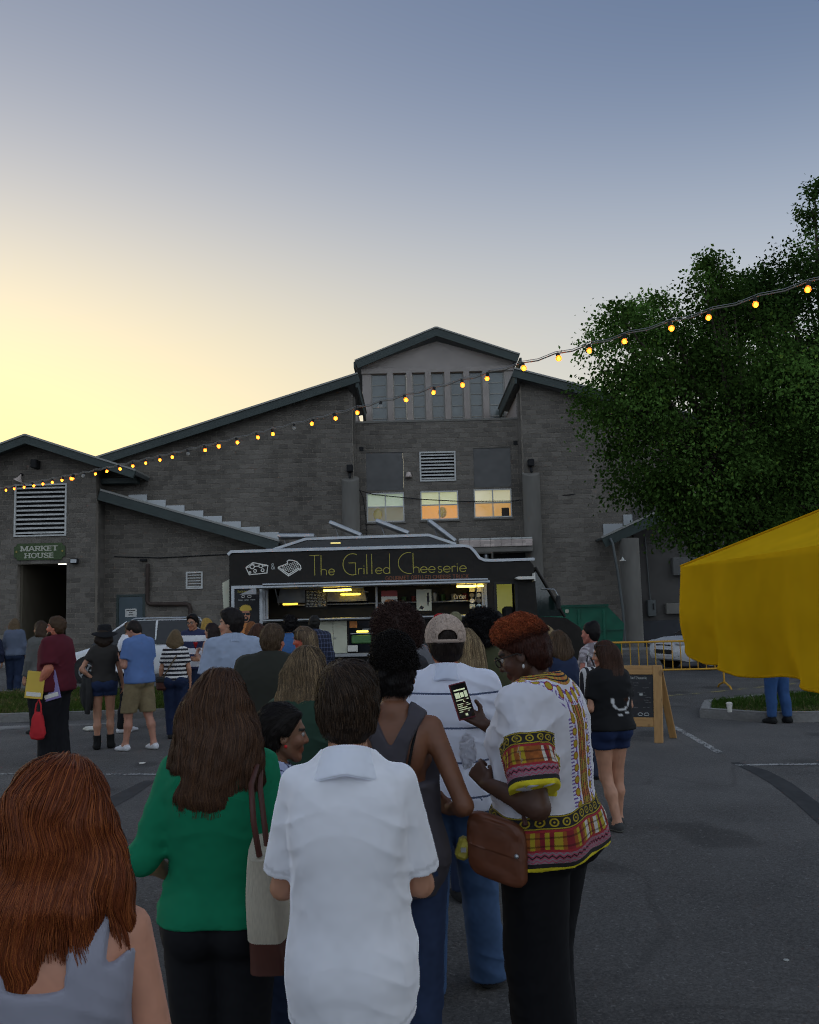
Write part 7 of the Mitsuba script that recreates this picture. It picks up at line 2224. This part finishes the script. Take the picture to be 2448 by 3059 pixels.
tote(.885, 1.14, 'm_canvas_bag', 'body')
tote(.795, .884, 'm_leather_dark', 'base', bul=.0)
for y in (2.80, 2.97):
    part(tb, 'handle', mikit.ply(frame_tube([(-.46, y - .04, 1.12), (-.475, y - .05, 1.22), (-.485, y - .03, 1.32), (-.49, 2.98, 1.385), (-.47, y + .04, 1.30), (-.45, y + .04, 1.12)], .009, 6), 'm_leather_dark', smooth=True))
rb2 = thing('red_bag', 'red cloth bag hanging from the bearded man\'s hand', 'bag')
mat('red_cloth', scratch((.42, .012, .018), .4, 10.), .8)
g = trimesh.creation.icosphere(3, 1)
g.vertices = np.sign(g.vertices) * np.abs(g.vertices) ** .6 * [.085, .05, .17] * (1 + .18 * (meshkit.noise(g.vertices * 3, 2) - .5)[:, None])
g.vertices[:, 0] *= 1 - .35 * np.clip(g.vertices[:, 2:3] / .17, -1, 1)[:, 0]
part(rb2, 'pouch', mikit.ply(g.apply_translation((-4.70, 11.68, .50)), 'm_red_cloth', smooth=True))
part(rb2, 'handle', mikit.ply(frame_tube([(-4.74, 11.68, .64), (-4.73, 11.69, .76), (-4.70, 11.70, .82), (-4.67, 11.69, .75), (-4.66, 11.68, .64)], .012, 6), 'm_red_cloth', smooth=True))
def slab(cx, cy, cz, w, h, t, tiltx, yaw, m, nm, lab, cat_='folder'):
    b_ = box(-w / 2, w / 2, -t / 2, t / 2, -h / 2, h / 2, .003)
    b_.apply_transform(trimesh.transformations.rotation_matrix(tiltx, [0, 1, 0]))
    b_.apply_transform(trimesh.transformations.rotation_matrix(yaw, [0, 0, 1]))
    k_ = thing(nm, lab, cat_)
    part(k_, 'cover', mikit.ply(b_.apply_translation((cx, cy, cz)), m))
    b2 = box(-w / 2 + .02, w / 2 - .02, -t / 2 - .004, -t / 2 - .001, -h / 2 + .03, -h / 2 + .08)
    b2.apply_transform(trimesh.transformations.rotation_matrix(tiltx, [0, 1, 0]))
    b2.apply_transform(trimesh.transformations.rotation_matrix(yaw, [0, 0, 1]))
    part(k_, 'label_patch', mikit.ply(b2.apply_translation((cx, cy, cz)), 'm_letter_white'))


mat('purple_card', scratch((.20, .16, .34), .3, 6.), .5)
slab(-4.76, 11.72, 1.0, .22, .34, .02, .12, .1, 'm_gold_print', 'folder', 'yellow folder under the bearded man\'s arm')
slab(-4.60, 11.78, .98, .24, .36, .02, -.25, -.2, 'm_purple_card', 'folder', 'pale purple folder under the bearded man\'s arm')
hbag = thing('shoulder_bag', 'small dark shoulder bag at the hip of the striped tee', 'bag')
part(hbag, 'pouch', mikit.ply(box(-3.84, -3.68, 13.86, 13.96, .72, .92, .03), 'm_leather_dark', smooth=30))
part(hbag, 'flap', mikit.ply(box(-3.845, -3.675, 13.85, 13.97, .82, .925, .03), 'm_rubber', smooth=30))
dk = thing('drink_cup', 'red drink in a clear cup held by the woman in the white tank top', 'cup')
part(dk, 'cup', mikit.ply(trimesh.creation.cone(.04, .12, sections=16).apply_transform(trimesh.transformations.rotation_matrix(math.pi, [1, 0, 0])).apply_translation((-3.42, 14.62, 1.40)), 'm_red_cloth', smooth=40))
part(dk, 'straw', mikit.ply(frame_tube([(-3.42, 14.62, 1.36), (-3.41, 14.62, 1.47)], .005, 6), 'm_letter_white', smooth=True))
for nm, lab, x, y, z in (('phone', 'small dark phone in the blue tee man\'s hands', -4.10, 12.98, 1.28), ('phone', 'small dark phone in the white tee woman\'s hands', -4.34, 15.02, 1.26)):
    k_ = thing(nm, lab, 'phone')
    part(k_, 'case', mikit.ply(box(x - .035, x + .035, y - .005, y + .005, z - .07, z + .07, .003), 'm_rubber'))
    part(k_, 'screen', mikit.ply(box(x - .031, x + .031, y - .0075, y - .0055, z - .064, z + .064), 'm_phone_face'))
jk = thing('jacket', 'dark jacket hanging from the hat girl\'s left side', 'jacket')
g = trimesh.creation.icosphere(3, 1)
g.vertices = g.vertices * [.10, .07, .26] * (1 + .5 * (meshkit.noise(g.vertices * np.array([5, 5, 1.2]), 3) - .5)[:, None])
part(jk, 'cloth', mikit.ply(g.apply_translation((-4.55, 13.02, .80)), 'm_rubber', smooth=True))
part(jk, 'sleeve', mikit.ply(frame_tube([(-4.52, 12.98, .98), (-4.50, 12.94, .75), (-4.53, 12.95, .50)], [.05, .045, .035], 8), 'm_rubber', smooth=True))
tg = thing('yellow_purse', 'small yellow purse tucked at the hip of the racerback woman', 'purse')
part(tg, 'pouch', mikit.ply(box(.145, .195, 3.55, 3.61, .885, .965, .012).apply_transform(trimesh.transformations.rotation_matrix(.35, [0, 1, 0], (.17, 3.58, .92))), 'm_letter_yellow', smooth=30))
part(tg, 'clasp', mikit.ply(box(.16, .18, 3.535, 3.548, .92, .935), 'm_alu'))
sbag = thing('striped_bag', 'black and white striped bag beside the black printed tee', 'bag')
g = trimesh.creation.icosphere(3, 1)
g.vertices = np.sign(g.vertices) * np.abs(g.vertices) ** .55 * [.10, .06, .17]
part(sbag, 'body', mikit.ply(g.apply_translation((1.60, 8.45, 1.10)), 'm_bar_stripe', smooth=True))
part(sbag, 'strap', mikit.ply(frame_tube([(1.56, 8.45, 1.24), (1.60, 8.5, 1.40), (1.66, 8.48, 1.25)], .01, 6), 'm_bar_stripe', smooth=True))
